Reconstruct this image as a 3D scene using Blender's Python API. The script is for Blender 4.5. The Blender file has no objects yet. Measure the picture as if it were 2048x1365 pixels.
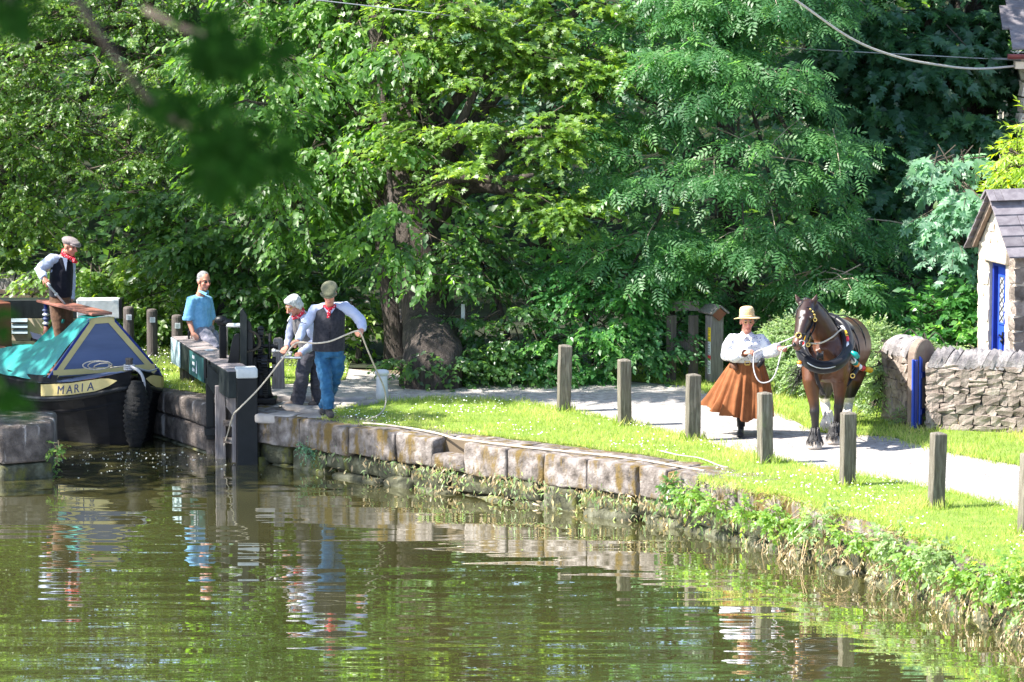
import bpy, bmesh, math, random
import numpy as np
from mathutils import Vector, Matrix, noise as mnoise

random.seed(7)
NR = np.random.default_rng(11)
SC = bpy.context.scene
COL = SC.collection
R = math.radians

# ------------------------------------------------------------------ camera, world, sun, exposure
F_PX = 8533.0            # focal length in photograph pixels (150 mm on 36 mm, 2048 px wide)
HC = 7.76                # camera height above the towpath
PITCH = math.atan(1082.5 / F_PX)
cam_d = bpy.data.cameras.new('camera')
cam = bpy.data.objects.new('camera', cam_d)
COL.objects.link(cam)
cam.location = (0, 0, HC)
cam.rotation_euler = (math.pi / 2 - PITCH, 0, 0)
cam_d.lens = 150
cam_d.sensor_width = 36
cam_d.clip_start = 0.5
cam_d.clip_end = 2000
cam_d.dof.use_dof = True
cam_d.dof.focus_distance = 53.5
cam_d.dof.aperture_fstop = 4.5
SC.camera = cam

SUN_DIR = Vector((-1.0, -0.22, 1.22)).normalized()     # towards the sun
EL = math.asin(SUN_DIR.z)
AZ = math.atan2(SUN_DIR.x, SUN_DIR.y)
w = bpy.data.worlds.new('World')
SC.world = w
w.use_nodes = True
nt = w.node_tree
bg = nt.nodes['Background']
sky = nt.nodes.new('ShaderNodeTexSky')
sky.sky_type = 'NISHITA'
sky.sun_disc = False
sky.sun_elevation = EL
sky.sun_rotation = AZ
nt.links.new(sky.outputs['Color'], bg.inputs['Color'])
bg.inputs['Strength'].default_value = 0.12
sun_d = bpy.data.lights.new('sun', 'SUN')
sun_d.energy = 5.0
sun_d.angle = R(0.55)
sun_d.color = (1.0, 0.95, 0.86)
sun = bpy.data.objects.new('sun', sun_d)
COL.objects.link(sun)
sun.rotation_euler = SUN_DIR.to_track_quat('Z', 'Y').to_euler()
sun.location = (-30, 40, 40)
SC.view_settings.view_transform = 'Standard'
SC.view_settings.look = 'None'
SC.view_settings.exposure = 1.8
SC.view_settings.gamma = 1
SC.view_settings.use_curve_mapping = False
SC.render.engine = 'CYCLES'
SC.cycles.max_bounces = 8
SC.cycles.transparent_max_bounces = 8
SC.cycles.use_denoising = True
SC.cycles.sample_clamp_indirect = 6

# ------------------------------------------------------------------ helpers
CP, SP = math.cos(PITCH), math.sin(PITCH)


def ray(px, py):
    x = (px - 1024) / F_PX
    y = -(py - 682.5) / F_PX
    return Vector((x, CP + y * SP, -SP + y * CP))


def at(px, py, z=0.0):
    """Where the sight line of a photograph pixel meets height z."""
    d = ray(px, py)
    t = (z - HC) / d.z
    return Vector((d.x * t, d.y * t, z))


def on(px, py, Y):
    """The point of a sight line at distance Y."""
    d = ray(px, py)
    t = Y / d.y
    return Vector((d.x * t, Y, HC + d.z * t))


def pz(px, z, Y):
    """X from a pixel column, with height and distance given."""
    v = (z - HC)
    depth = Y * CP - v * SP
    return Vector(((px - 1024) / F_PX * depth, Y, z))


def tag(o, label=None, cat=None, group=None, kind=None):
    if label:
        o['label'] = label
    if cat:
        o['category'] = cat
    if group:
        o['group'] = group
    if kind:
        o['kind'] = kind
    return o


def empty(name, loc, label=None, cat=None, group=None, kind=None):
    o = bpy.data.objects.new(name, None)
    COL.objects.link(o)
    o.location = loc
    o.empty_display_size = 0.1
    return tag(o, label, cat, group, kind)


def root_of(o):
    v = Vector((0, 0, 0))
    while o is not None:
        v += Vector(o.location)
        o = o.parent
    return v


def link(name, me, mats, parent=None, smooth=False, label=None, world=True):
    o = bpy.data.objects.new(name, me)
    COL.objects.link(o)
    if not isinstance(mats, (list, tuple)):
        mats = [mats]
    for m in mats:
        me.materials.append(m)
    if parent is not None:
        if world:
            me.transform(Matrix.Translation(-root_of(parent)))
        o.parent = parent
    if smooth:
        me.polygons.foreach_set('use_smooth', [True] * len(me.polygons))
    if label:
        o['label'] = label
    me.name = name
    return o


def frame_from(t, side):
    t = t.normalized()
    a = side - t * side.dot(t)
    if a.length < 1e-4:
        a = t.orthogonal()
    a.normalize()
    return t, a, t.cross(a)


class MB:
    def __init__(s):
        s.v, s.f, s.m = [], [], []

    def add(s, V, Fs, mi=0):
        o = len(s.v)
        s.v += [tuple(p) for p in V]
        s.f += [tuple(i + o for i in f) for f in Fs]
        s.m += [mi] * len(Fs)

    def box(s, c, size, rot=None, mi=0, taper=1.0):
        c = Vector(c)
        hx, hy, hz = (q / 2 for q in size)
        if rot is None:
            M = Matrix.Identity(3)
        elif isinstance(rot, (int, float)):
            M = Matrix.Rotation(rot, 3, 'Z')
        else:
            M = rot
        V = []
        for z in (-1, 1):
            k = taper if z > 0 else 1
            for x, y in ((-1, -1), (1, -1), (1, 1), (-1, 1)):
                V.append(c + M @ Vector((x * hx * k, y * hy * k, z * hz)))
        s.add(V, [(3, 2, 1, 0), (4, 5, 6, 7), (0, 1, 5, 4), (1, 2, 6, 5), (2, 3, 7, 6), (3, 0, 4, 7)], mi)

    def beam(s, p0, p1, wd, ht, mi=0, up=Vector((0, 0, 1))):
        """A rectangular bar from p0 to p1 (centre line)."""
        p0, p1 = Vector(p0), Vector(p1)
        t, u, b = frame_from(p1 - p0, up)
        V = []
        for p in (p0, p1):
            for x, y in ((-1, -1), (1, -1), (1, 1), (-1, 1)):
                V.append(p + b * (x * wd / 2) + u * (y * ht / 2))
        s.add(V, [(0, 1, 2, 3), (7, 6, 5, 4), (0, 4, 5, 1), (1, 5, 6, 2), (2, 6, 7, 3), (3, 7, 4, 0)], mi)

    def tube(s, pts, rad, n=8, mi=0, side=None, cap=True):
        pts = [Vector(p) for p in pts]
        k = len(pts)
        if not isinstance(rad, (list, tuple)):
            rad = [rad] * k
        side = Vector(side) if side is not None else None
        V, a = [], None
        for i, p in enumerate(pts):
            t = (pts[min(i + 1, k - 1)] - pts[max(i - 1, 0)])
            if t.length < 1e-9:
                t = Vector((0, 0, 1))
            if side is not None:
                t, a, b = frame_from(t, side)
            else:
                ref = a if a is not None else (Vector((0, 0, 1)) if abs(t.normalized().z) < .9 else Vector((1, 0, 0)))
                t, a, b = frame_from(t, ref)
            r = rad[i]
            ra, rb = r if isinstance(r, (list, tuple)) else (r, r)
            for j in range(n):
                th = 2 * math.pi * j / n
                V.append(p + a * (ra * math.cos(th)) + b * (rb * math.sin(th)))
        Fs = []
        for i in range(k - 1):
            for j in range(n):
                j2 = (j + 1) % n
                Fs.append((i * n + j, i * n + j2, (i + 1) * n + j2, (i + 1) * n + j))
        if cap:
            Fs.append(tuple(range(n - 1, -1, -1)))
            Fs.append(tuple((k - 1) * n + j for j in range(n)))
        s.add(V, Fs, mi)

    def ell(s, c, r, M=None, mi=0, nu=12, nv=8):
        c = Vector(c)
        if M is None:
            M = Matrix.Identity(3)
        V = [c + M @ Vector((0, 0, -r[2]))]
        for i in range(1, nv):
            ph = -math.pi / 2 + math.pi * i / nv
            for j in range(nu):
                th = 2 * math.pi * j / nu
                V.append(c + M @ Vector((r[0] * math.cos(ph) * math.cos(th), r[1] * math.cos(ph) * math.sin(th), r[2] * math.sin(ph))))
        V.append(c + M @ Vector((0, 0, r[2])))
        Fs = []
        for j in range(nu):
            Fs.append((0, 1 + (j + 1) % nu, 1 + j))
        for i in range(nv - 2):
            for j in range(nu):
                a = 1 + i * nu
                Fs.append((a + j, a + (j + 1) % nu, a + nu + (j + 1) % nu, a + nu + j))
        a = 1 + (nv - 2) * nu
        L = len(V) - 1
        for j in range(nu):
            Fs.append((a + j, a + (j + 1) % nu, L))
        s.add(V, Fs, mi)

    def lathe(s, prof, c, n=16, mi=0, M=None):
        c = Vector(c)
        if M is None:
            M = Matrix.Identity(3)
        V, Fs = [], []
        for r, z in prof:
            for j in range(n):
                th = 2 * math.pi * j / n
                V.append(c + M @ Vector((r * math.cos(th), r * math.sin(th), z)))
        k = len(prof)
        for i in range(k - 1):
            for j in range(n):
                j2 = (j + 1) % n
                Fs.append((i * n + j, i * n + j2, (i + 1) * n + j2, (i + 1) * n + j))
        Fs.append(tuple(range(n - 1, -1, -1)))
        Fs.append(tuple((k - 1) * n + j for j in range(n)))
        s.add(V, Fs, mi)

    def prism(s, poly, vec, mi=0):
        poly = [Vector(p) for p in poly]
        vec = Vector(vec)
        n = len(poly)
        V = poly + [p + vec for p in poly]
        Fs = [tuple(range(n)), tuple(range(2 * n - 1, n - 1, -1))]
        for i in range(n):
            j = (i + 1) % n
            Fs.append((j, i, i + n, j + n))
        s.add(V, Fs, mi)

    def grid(s, P, mi=0):
        """P: rows of points."""
        nr, nc = len(P), len(P[0])
        V = [p for row in P for p in row]
        s.add(V, [(i * nc + j, i * nc + j + 1, (i + 1) * nc + j + 1, (i + 1) * nc + j) for i in range(nr - 1) for j in range(nc - 1)], mi)

    def mesh(s, name='m'):
        me = bpy.data.meshes.new(name)
        me.from_pydata(s.v, [], s.f)
        if any(s.m):
            me.polygons.foreach_set('material_index', s.m)
        me.update()
        return me


def fix_normals(me):
    bm = bmesh.new()
    bm.from_mesh(me)
    bmesh.ops.recalc_face_normals(bm, faces=bm.faces)
    bm.to_mesh(me)
    bm.free()


def build(name, mb, mats, parent=None, smooth=False, label=None, bevel=0.0, recalc=True):
    me = mb.mesh(name)
    if bevel or recalc:
        bm = bmesh.new()
        bm.from_mesh(me)
        bmesh.ops.recalc_face_normals(bm, faces=bm.faces)
        if bevel:
            ed = [e for e in bm.edges if len(e.link_faces) == 2 and e.calc_face_angle(0) > 0.6]
            bmesh.ops.bevel(bm, geom=ed, offset=bevel, segments=1, affect='EDGES', profile=0.5)
        bm.to_mesh(me)
        bm.free()
    return link(name, me, mats, parent, smooth, label)


TMP = bpy.data.scenes.new('scratch')


def fuse(mb, voxel, it=3, fac=0.5):
    """Grow the overlapping pieces of mb into one continuous skin."""
    me = mb.mesh('t')
    fix_normals(me)
    o = bpy.data.objects.new('t', me)
    TMP.collection.objects.link(o)
    m = o.modifiers.new('r', 'REMESH')
    m.mode = 'VOXEL'
    m.voxel_size = voxel
    if it:
        m2 = o.modifiers.new('s', 'SMOOTH')
        m2.iterations = it
        m2.factor = fac
    vl = TMP.view_layers[0]
    vl.update()
    dg = vl.depsgraph
    out = bpy.data.meshes.new_from_object(o.evaluated_get(dg))
    bpy.data.objects.remove(o)
    bpy.data.meshes.remove(me)
    return out


def get_co(me):
    a = np.empty(len(me.vertices) * 3, dtype=np.float32)
    me.vertices.foreach_get('co', a)
    return a.reshape(-1, 3)


def set_co(me, a):
    me.vertices.foreach_set('co', np.ascontiguousarray(a, dtype=np.float32).ravel())
    me.update()


def paint(me, cols):
    """Per-vertex coat or skin colour (n,3)."""
    at_ = me.attributes.new('Col', 'FLOAT_COLOR', 'POINT')
    c = np.ones((len(me.vertices), 4), dtype=np.float32)
    c[:, :3] = cols
    at_.data.foreach_set('color', c.ravel())


def crumple(me, amp, scale, seed=0.0, stretch=(1, 1, 1)):
    co = get_co(me)
    no = np.empty(len(me.vertices) * 3, dtype=np.float32)
    me.vertices.foreach_get('normal', no)
    no = no.reshape(-1, 3)
    out = co.copy()
    for i in range(len(co)):
        p = Vector((co[i, 0] * scale * stretch[0] + seed, co[i, 1] * scale * stretch[1], co[i, 2] * scale * stretch[2]))
        out[i] += no[i] * amp * (mnoise.noise(p) + 0.5 * mnoise.noise(p * 2.1))
    set_co(me, out)


def cut_away(me, pred):
    bm = bmesh.new()
    bm.from_mesh(me)
    dead = [f for f in bm.faces if pred(f.calc_center_median())]
    bmesh.ops.delete(bm, geom=dead, context='FACES')
    bm.to_mesh(me)
    bm.free()


def smooth_pts(pts, n=8):
    """Catmull-Rom through the points."""
    pts = [Vector(p) for p in pts]
    out = []
    for i in range(len(pts) - 1):
        p0 = pts[max(i - 1, 0)]
        p1, p2 = pts[i], pts[i + 1]
        p3 = pts[min(i + 2, len(pts) - 1)]
        for k in range(n):
            t = k / n
            out.append(0.5 * ((2 * p1) + (p2 - p0) * t + (2 * p0 - 5 * p1 + 4 * p2 - p3) * t * t + (3 * p1 - p0 - 3 * p2 + p3) * t ** 3))
    out.append(pts[-1])
    return out


# ------------------------------------------------------------------ materials
def new_mat(name):
    m = bpy.data.materials.new(name)
    m.use_nodes = True
    t = m.node_tree
    return m, t, t.nodes['Principled BSDF']


def nd(t, kind, **kw):
    n = t.nodes.new(kind)
    for k, v in kw.items():
        if k in n.inputs:
            n.inputs[k].default_value = v
        else:
            setattr(n, k, v)
    return n


def coords(t, stretch=(1, 1, 1), world=True):
    g = nd(t, 'ShaderNodeNewGeometry') if world else nd(t, 'ShaderNodeTexCoord')
    mp = nd(t, 'ShaderNodeMapping')
    mp.inputs['Scale'].default_value = stretch
    t.links.new(g.outputs['Position' if world else 'Object'], mp.inputs['Vector'])
    return mp.outputs['Vector']


def ramp(t, stops):
    r = nd(t, 'ShaderNodeValToRGB')
    el = r.color_ramp.elements
    while len(el) < len(stops):
        el.new(0.5)
    for e, (p, c) in zip(el, stops):
        e.position = p
        e.color = (c[0], c[1], c[2], 1)
    return r


def mat(name, stops, scale=6.0, rough=0.8, bump=0.3, bscale=None, stretch=(1, 1, 1), rnd=0.0, spec=0.35, metallic=0.0,
        detail=5.0, world=True, bdist=0.01, extra=None, sheen=0.0):
    """Noise-driven colour between stops, fine relief, optional per-object tone."""
    m, t, b = new_mat(name)
    if isinstance(stops[0], (int, float)):
        stops = [(0.3, tuple(q * 0.82 for q in stops)), (0.7, tuple(min(q * 1.15, 1) for q in stops))]
    vec = coords(t, stretch, world)
    n = nd(t, 'ShaderNodeTexNoise', Scale=scale, Detail=detail, Roughness=0.6)
    t.links.new(vec, n.inputs['Vector'])
    r = ramp(t, stops)
    t.links.new(n.outputs['Fac'], r.inputs['Fac'])
    c = r.outputs['Color']
    if extra:
        esc, eth, ecol, estr = extra          # a second, patchy colour (lichen, moss, worn paint)
        v2 = coords(t, estr, world)
        n2 = nd(t, 'ShaderNodeTexNoise', Scale=esc, Detail=6.0, Roughness=0.65)
        t.links.new(v2, n2.inputs['Vector'])
        r2 = ramp(t, [(eth, (0, 0, 0)), (min(eth + 0.1, 1), (1, 1, 1))])
        t.links.new(n2.outputs['Fac'], r2.inputs['Fac'])
        mx = nd(t, 'ShaderNodeMix', data_type='RGBA')
        t.links.new(r2.outputs['Color'], mx.inputs['Factor'])
        t.links.new(c, mx.inputs['A'])
        mx.inputs['B'].default_value = (*ecol, 1)
        c = mx.outputs['Result']
    if rnd:
        oi = nd(t, 'ShaderNodeObjectInfo')
        hs = nd(t, 'ShaderNodeHueSaturation')
        mr = nd(t, 'ShaderNodeMapRange')
        mr.inputs['To Min'].default_value = 1 - rnd
        mr.inputs['To Max'].default_value = 1 + rnd
        t.links.new(oi.outputs['Random'], mr.inputs['Value'])
        t.links.new(mr.outputs['Result'], hs.inputs['Value'])
        t.links.new(c, hs.inputs['Color'])
        c = hs.outputs['Color']
    t.links.new(c, b.inputs['Base Color'])
    b.inputs['Roughness'].default_value = rough
    b.inputs['Specular IOR Level'].default_value = spec
    b.inputs['Metallic'].default_value = metallic
    if sheen:
        b.inputs['Sheen Weight'].default_value = sheen
    if bump:
        nb = nd(t, 'ShaderNodeTexNoise', Scale=bscale or scale * 5, Detail=6.0, Roughness=0.65)
        t.links.new(vec, nb.inputs['Vector'])
        bp = nd(t, 'ShaderNodeBump', Strength=bump, Distance=bdist)
        t.links.new(nb.outputs['Fac'], bp.inputs['Height'])
        t.links.new(bp.outputs['Normal'], b.inputs['Normal'])
    return m


def attr_mat(name, rough=0.6, bump=0.1, bscale=60, spec=0.35, sss=0.0, stretch=(1, 1, 1)):
    m, t, b = new_mat(name)
    a = nd(t, 'ShaderNodeAttribute', attribute_name='Col')
    v = coords(t, stretch)
    n = nd(t, 'ShaderNodeTexNoise', Scale=bscale, Detail=4.0)
    t.links.new(v, n.inputs['Vector'])
    hs = nd(t, 'ShaderNodeHueSaturation')
    mr = nd(t, 'ShaderNodeMapRange')
    mr.inputs['To Min'].default_value = 0.75
    mr.inputs['To Max'].default_value = 1.25
    t.links.new(n.outputs['Fac'], mr.inputs['Value'])
    t.links.new(mr.outputs['Result'], hs.inputs['Value'])
    t.links.new(a.outputs['Color'], hs.inputs['Color'])
    t.links.new(hs.outputs['Color'], b.inputs['Base Color'])
    b.inputs['Roughness'].default_value = rough
    b.inputs['Specular IOR Level'].default_value = spec
    bp = nd(t, 'ShaderNodeBump', Strength=bump, Distance=0.005)
    t.links.new(n.outputs['Fac'], bp.inputs['Height'])
    t.links.new(bp.outputs['Normal'], b.inputs['Normal'])
    return m


def leaf_mat(name, dark, mid, light, trans=0.48, tcol=(0.24, 0.36, 0.025), rough=0.46, spec=0.85, gain=1.6):
    dark, mid, light = (tuple(q * gain for q in c) for c in (dark, mid, light))
    tcol = tuple(q * 1.35 for q in tcol)
    m, t, b = new_mat(name)
    a = nd(t, 'ShaderNodeAttribute', attribute_name='rnd')
    r = ramp(t, [(0.0, dark), (0.55, mid), (1.0, light)])
    t.links.new(a.outputs['Fac'], r.inputs['Fac'])
    t.links.new(r.outputs['Color'], b.inputs['Base Color'])
    b.inputs['Roughness'].default_value = rough
    b.inputs['Specular IOR Level'].default_value = spec
    tr = nd(t, 'ShaderNodeBsdfTranslucent')
    mxc = nd(t, 'ShaderNodeMix', data_type='RGBA', blend_type='MULTIPLY')
    mxc.inputs['Factor'].default_value = 0.0
    hs = nd(t, 'ShaderNodeHueSaturation', Saturation=1.15, Value=3.2)
    t.links.new(r.outputs['Color'], hs.inputs['Color'])
    mx2 = nd(t, 'ShaderNodeMix', data_type='RGBA')
    mx2.inputs['Factor'].default_value = 0.5
    t.links.new(hs.outputs['Color'], mx2.inputs['A'])
    mx2.inputs['B'].default_value = (*tcol, 1)
    t.links.new(mx2.outputs['Result'], tr.inputs['Color'])
    ms = nd(t, 'ShaderNodeMixShader')
    ms.inputs['Fac'].default_value = trans
    t.links.new(b.outputs['BSDF'], ms.inputs[1])
    t.links.new(tr.outputs['BSDF'], ms.inputs[2])
    t.links.new(ms.outputs['Shader'], t.nodes['Material Output'].inputs['Surface'])
    return m


M = {}
M['earth'] = mat('earth', (0.12, 0.09, 0.06), scale=3, bump=0.5, rough=0.95)
M['gravel'] = mat('gravel', [(0.3, (0.19, 0.17, 0.165)), (0.5, (0.33, 0.305, 0.29)), (0.72, (0.47, 0.44, 0.415))], scale=9, bump=1.0, bscale=30, rough=0.95, bdist=0.03, detail=10, extra=(1.1, 0.56, (0.31, 0.285, 0.26), (1, .5, 1)))
M['turf'] = mat('turf', [(0.25, (0.10, 0.15, 0.025)), (0.5, (0.16, 0.23, 0.035)), (0.75, (0.25, 0.27, 0.07))], scale=4, bump=0.8, bscale=60, rough=0.9, bdist=0.02)
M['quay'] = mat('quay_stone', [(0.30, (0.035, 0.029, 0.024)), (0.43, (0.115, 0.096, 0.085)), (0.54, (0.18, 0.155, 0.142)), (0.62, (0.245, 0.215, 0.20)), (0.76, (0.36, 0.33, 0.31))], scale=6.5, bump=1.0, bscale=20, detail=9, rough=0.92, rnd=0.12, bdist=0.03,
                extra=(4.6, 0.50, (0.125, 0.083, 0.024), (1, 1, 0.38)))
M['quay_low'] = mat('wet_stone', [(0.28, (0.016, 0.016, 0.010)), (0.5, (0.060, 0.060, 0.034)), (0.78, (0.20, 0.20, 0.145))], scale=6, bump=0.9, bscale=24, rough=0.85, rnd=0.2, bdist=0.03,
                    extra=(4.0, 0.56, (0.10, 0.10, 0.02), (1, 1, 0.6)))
M['darkstone'] = mat('streaked_stone', [(0.3, (0.035, 0.028, 0.025)), (0.55, (0.12, 0.098, 0.088)), (0.75, (0.22, 0.185, 0.165))], scale=6, bump=1.0, bscale=26, rough=0.9, rnd=0.12, bdist=0.04, extra=(4.2, 0.57, (0.40, 0.37, 0.36), (1.8, 1.8, 0.22)))  # dark stone with pale upright streaks
M['slab'] = mat('paving_stone', [(0.3, (0.19, 0.165, 0.15)), (0.7, (0.36, 0.33, 0.31))], scale=4, bump=0.6, bscale=30, rough=0.9, rnd=0.1, bdist=0.02)
M['wallstone'] = mat('wall_stone', [(0.28, (0.11, 0.085, 0.07)), (0.5, (0.25, 0.205, 0.178)), (0.75, (0.40, 0.34, 0.30))], scale=6, bump=0.8, bscale=40, rough=0.92, rnd=0.3, bdist=0.02, extra=(7, 0.62, (0.36, 0.30, 0.21), (1, 1, 1)))
M['cope'] = mat('coping', [(0.3, (0.13, 0.12, 0.125)), (0.7, (0.31, 0.285, 0.28))], scale=7, bump=0.8, bscale=40, rough=0.92, rnd=0.22, bdist=0.02)
M['jamb'] = mat('gate_jamb', [(0.3, (0.16, 0.115, 0.09)), (0.7, (0.26, 0.20, 0.16))], scale=6, bump=0.6, bscale=60, rough=0.9)
M['mortar'] = mat('mortar', (0.085, 0.075, 0.066), scale=8, bump=0.6, rough=0.95)
M['hutstone'] = mat('hut_stone', [(0.25, (0.36, 0.28, 0.21)), (0.5, (0.56, 0.475, 0.385)), (0.75, (0.68, 0.60, 0.51))], scale=7, bump=0.7, bscale=38, rough=0.92, rnd=0.14, bdist=0.02)
M['hutmortar'] = mat('lime_mortar', (0.50, 0.45, 0.39), scale=8, bump=0.6, rough=0.95)
M['slate'] = mat('slate', [(0.3, (0.115, 0.10, 0.115)), (0.7, (0.22, 0.20, 0.215))], scale=7, bump=0.5, bscale=50, rough=0.75, rnd=0.18, stretch=(1, 1, 2), extra=(9, 0.68, (0.28, 0.26, 0.22), (1, 1, 1)))
M['bluepaint'] = mat('blue_paint', (0.025, 0.075, 0.48), scale=5, bump=0.1, rough=0.45, spec=0.5)
M['navypaint'] = mat('navy_paint', (0.012, 0.03, 0.22), scale=5, bump=0.1, rough=0.45, spec=0.5)
M['woodpost'] = mat('weathered_post', [(0.25, (0.06, 0.05, 0.038)), (0.5, (0.125, 0.11, 0.088)), (0.75, (0.24, 0.22, 0.185))], scale=5, bump=0.8, bscale=18, rough=0.9, stretch=(9, 9, 0.8), rnd=0.12, bdist=0.008,
                    extra=(2.2, 0.6, (0.13, 0.145, 0.085), (1, 1, 1)))
M['darkwood'] = mat('dark_post', [(0.25, (0.045, 0.036, 0.033)), (0.75, (0.13, 0.11, 0.10))], scale=5, bump=0.8, bscale=18, rough=0.9, stretch=(9, 9, 0.8), rnd=0.1, bdist=0.008)
M['greywood'] = mat('grey_timber', [(0.25, (0.10, 0.085, 0.085)), (0.75, (0.27, 0.24, 0.235))], scale=5, bump=0.8, bscale=16, rough=0.9, stretch=(9, 9, 0.8), bdist=0.008)
M['beamtop'] = mat('worn_beam', [(0.25, (0.11, 0.09, 0.09)), (0.75, (0.30, 0.26, 0.26))], scale=7, bump=0.9, bscale=20, rough=0.9, bdist=0.012)
M['blackpaint'] = mat('black_paint', [(0.3, (0.004, 0.0045, 0.006)), (0.75, (0.011, 0.0115, 0.014))], scale=4, bump=0.25, rough=0.45, spec=0.25)
M['gatepaint'] = mat('gate_black', [(0.3, (0.006, 0.009, 0.010)), (0.75, (0.020, 0.026, 0.026))], scale=4, bump=0.4, rough=0.5, spec=0.25, stretch=(3, 3, 1), extra=(6, 0.66, (0.10, 0.095, 0.09), (2, 2, 0.5)))
M['tealpaint'] = mat('faded_green_paint', [(0.3, (0.012, 0.055, 0.058)), (0.75, (0.035, 0.12, 0.12))], scale=4, bump=0.4, rough=0.5, extra=(6, 0.64, (0.09, 0.09, 0.085), (2, 2, 0.6)))
M['paleblue'] = mat('pale_blue_paint', [(0.3, (0.34, 0.46, 0.50)), (0.75, (0.52, 0.63, 0.66))], scale=6, bump=0.4, rough=0.6, extra=(7, 0.68, (0.16, 0.16, 0.15), (2, 2, 0.5)))
M['whitepaint'] = mat('white_paint', [(0.3, (0.66, 0.66, 0.65)), (0.7, (0.80, 0.80, 0.79))], scale=6, bump=0.3, rough=0.6)
M['wornwhite'] = mat('worn_white_paint', [(0.3, (0.34, 0.36, 0.37)), (0.7, (0.50, 0.52, 0.53))], scale=6, bump=0.5, rough=0.7, extra=(5, 0.63, (0.08, 0.075, 0.07), (0.6, 2, 2)))  # white dulled to stand for partial shade; the dark cracks are wear
M['greywhite'] = mat('bollard_paint', [(0.3, (0.44, 0.45, 0.49)), (0.7, (0.60, 0.61, 0.65))], scale=9, bump=0.3, rough=0.65)
M['iron'] = mat('cast_iron', (0.005, 0.005, 0.007), scale=9, bump=0.4, rough=0.42, spec=0.35)
M['greasy'] = mat('greased_iron', (0.06, 0.05, 0.04), scale=12, bump=0.4, rough=0.4, metallic=0.6)
M['steel'] = mat('worn_steel', (0.50, 0.50, 0.51), scale=9, bump=0.2, rough=0.4, metallic=0.7)
M['rope'] = mat('rope', [(0.3, (0.38, 0.32, 0.25)), (0.7, (0.62, 0.55, 0.45))], scale=60, bump=0.8, rough=0.95)
M['greyrope'] = mat('grey_rope', (0.42, 0.41, 0.43), scale=60, bump=0.8, rough=0.95)
M['hull'] = mat('hull_black', [(0.3, (0.003, 0.003, 0.004)), (0.7, (0.008, 0.008, 0.010))], scale=5, bump=0.35, rough=0.55, spec=0.10, stretch=(1, 1, 2), extra=(7, 0.68, (0.03, 0.026, 0.022), (1, 1, 3)))
M['boatblue'] = mat('boat_blue', [(0.3, (0.075, 0.098, 0.185)), (0.7, (0.10, 0.128, 0.235))], scale=3, bump=0.15, rough=0.5, stretch=(0.5, 0.5, 3))
M['boatnavy'] = mat('boat_navy', (0.01, 0.02, 0.17), scale=3, bump=0.1, rough=0.5)
M['cream'] = mat('boat_cream', [(0.3, (0.46, 0.36, 0.15)), (0.7, (0.56, 0.45, 0.20))], scale=5, bump=0.2, rough=0.5, extra=(8, 0.7, (0.28, 0.22, 0.12), (1, 1, 1)))
M['letter'] = mat('letter_blue', (0.035, 0.045, 0.11), scale=9, bump=0.1, rough=0.5)
M['tarp'] = mat('teal_tarpaulin', [(0.3, (0.003, 0.145, 0.135)), (0.7, (0.007, 0.21, 0.195))], scale=3, bump=0.25, bscale=7, rough=0.45, spec=0.5, bdist=0.03)
M['plank'] = mat('red_plank', [(0.3, (0.16, 0.06, 0.045)), (0.7, (0.28, 0.12, 0.09))], scale=4, bump=0.3, rough=0.55, stretch=(3, 0.5, 3))
M['redcabin'] = mat('red_cabin', [(0.3, (0.13, 0.045, 0.03)), (0.7, (0.21, 0.075, 0.045))], scale=3, bump=0.2, rough=0.5)
M['fender'] = mat('tarred_rope', (0.006, 0.006, 0.007), scale=25, bump=1.0, bscale=60, rough=0.8, bdist=0.03)
M['creamboard'] = mat('cream_board', (0.72, 0.58, 0.46), scale=5, bump=0.1, rough=0.6)
M['louvre'] = mat('louvre_paint', (0.36, 0.45, 0.54), scale=5, bump=0.1, rough=0.6)
M['foam'] = mat('foam', (0.78, 0.76, 0.72), scale=5, bump=0, rough=0.8)
M['bark'] = mat('bark', [(0.25, (0.022, 0.018, 0.015)), (0.5, (0.055, 0.044, 0.038)), (0.75, (0.13, 0.105, 0.092))], scale=6, bump=1.0, bscale=16, rough=0.95, stretch=(4, 4, 0.7), bdist=0.04)
M['twig'] = mat('twig', [(0.25, (0.03, 0.024, 0.018)), (0.75, (0.10, 0.08, 0.06))], scale=9, bump=0.5, rough=0.9)
M['palebranch'] = mat('pale_branch', (0.30, 0.24, 0.19), scale=9, bump=0.5, rough=0.9)
M['drystem'] = mat('dry_stem', (0.30, 0.22, 0.13), scale=12, bump=0.3, rough=0.9)
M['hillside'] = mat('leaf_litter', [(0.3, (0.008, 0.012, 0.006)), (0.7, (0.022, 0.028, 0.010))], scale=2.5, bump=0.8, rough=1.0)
M['gutter'] = mat('maroon_gutter', (0.22, 0.055, 0.06), scale=9, bump=0.1, rough=0.35, spec=0.5)
M['cable'] = mat('cable_pale', (0.50, 0.46, 0.42), scale=20, bump=0.2, rough=0.7)
M['wire'] = mat('wire_grey', (0.26, 0.28, 0.30), scale=20, bump=0.1, rough=0.5)
M['yellow'] = mat('yellow_label', (0.72, 0.50, 0.02), scale=20, bump=0, rough=0.5)
M['redlabel'] = mat('red_label', (0.62, 0.05, 0.06), scale=20, bump=0, rough=0.5)
M['darkprint'] = mat('dark_print', (0.05, 0.05, 0.05), scale=20, bump=0, rough=0.6)
M['pane'] = mat('pane', (0.30, 0.31, 0.33), scale=20, bump=0.1, rough=0.2)
M['plaque'] = mat('pale_plaque', (0.62, 0.63, 0.66), scale=20, bump=0.1, rough=0.5)
M['glass'] = mat('dark_glass', (0.06, 0.065, 0.07), scale=4, bump=0.0, rough=0.12, spec=0.6)

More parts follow.
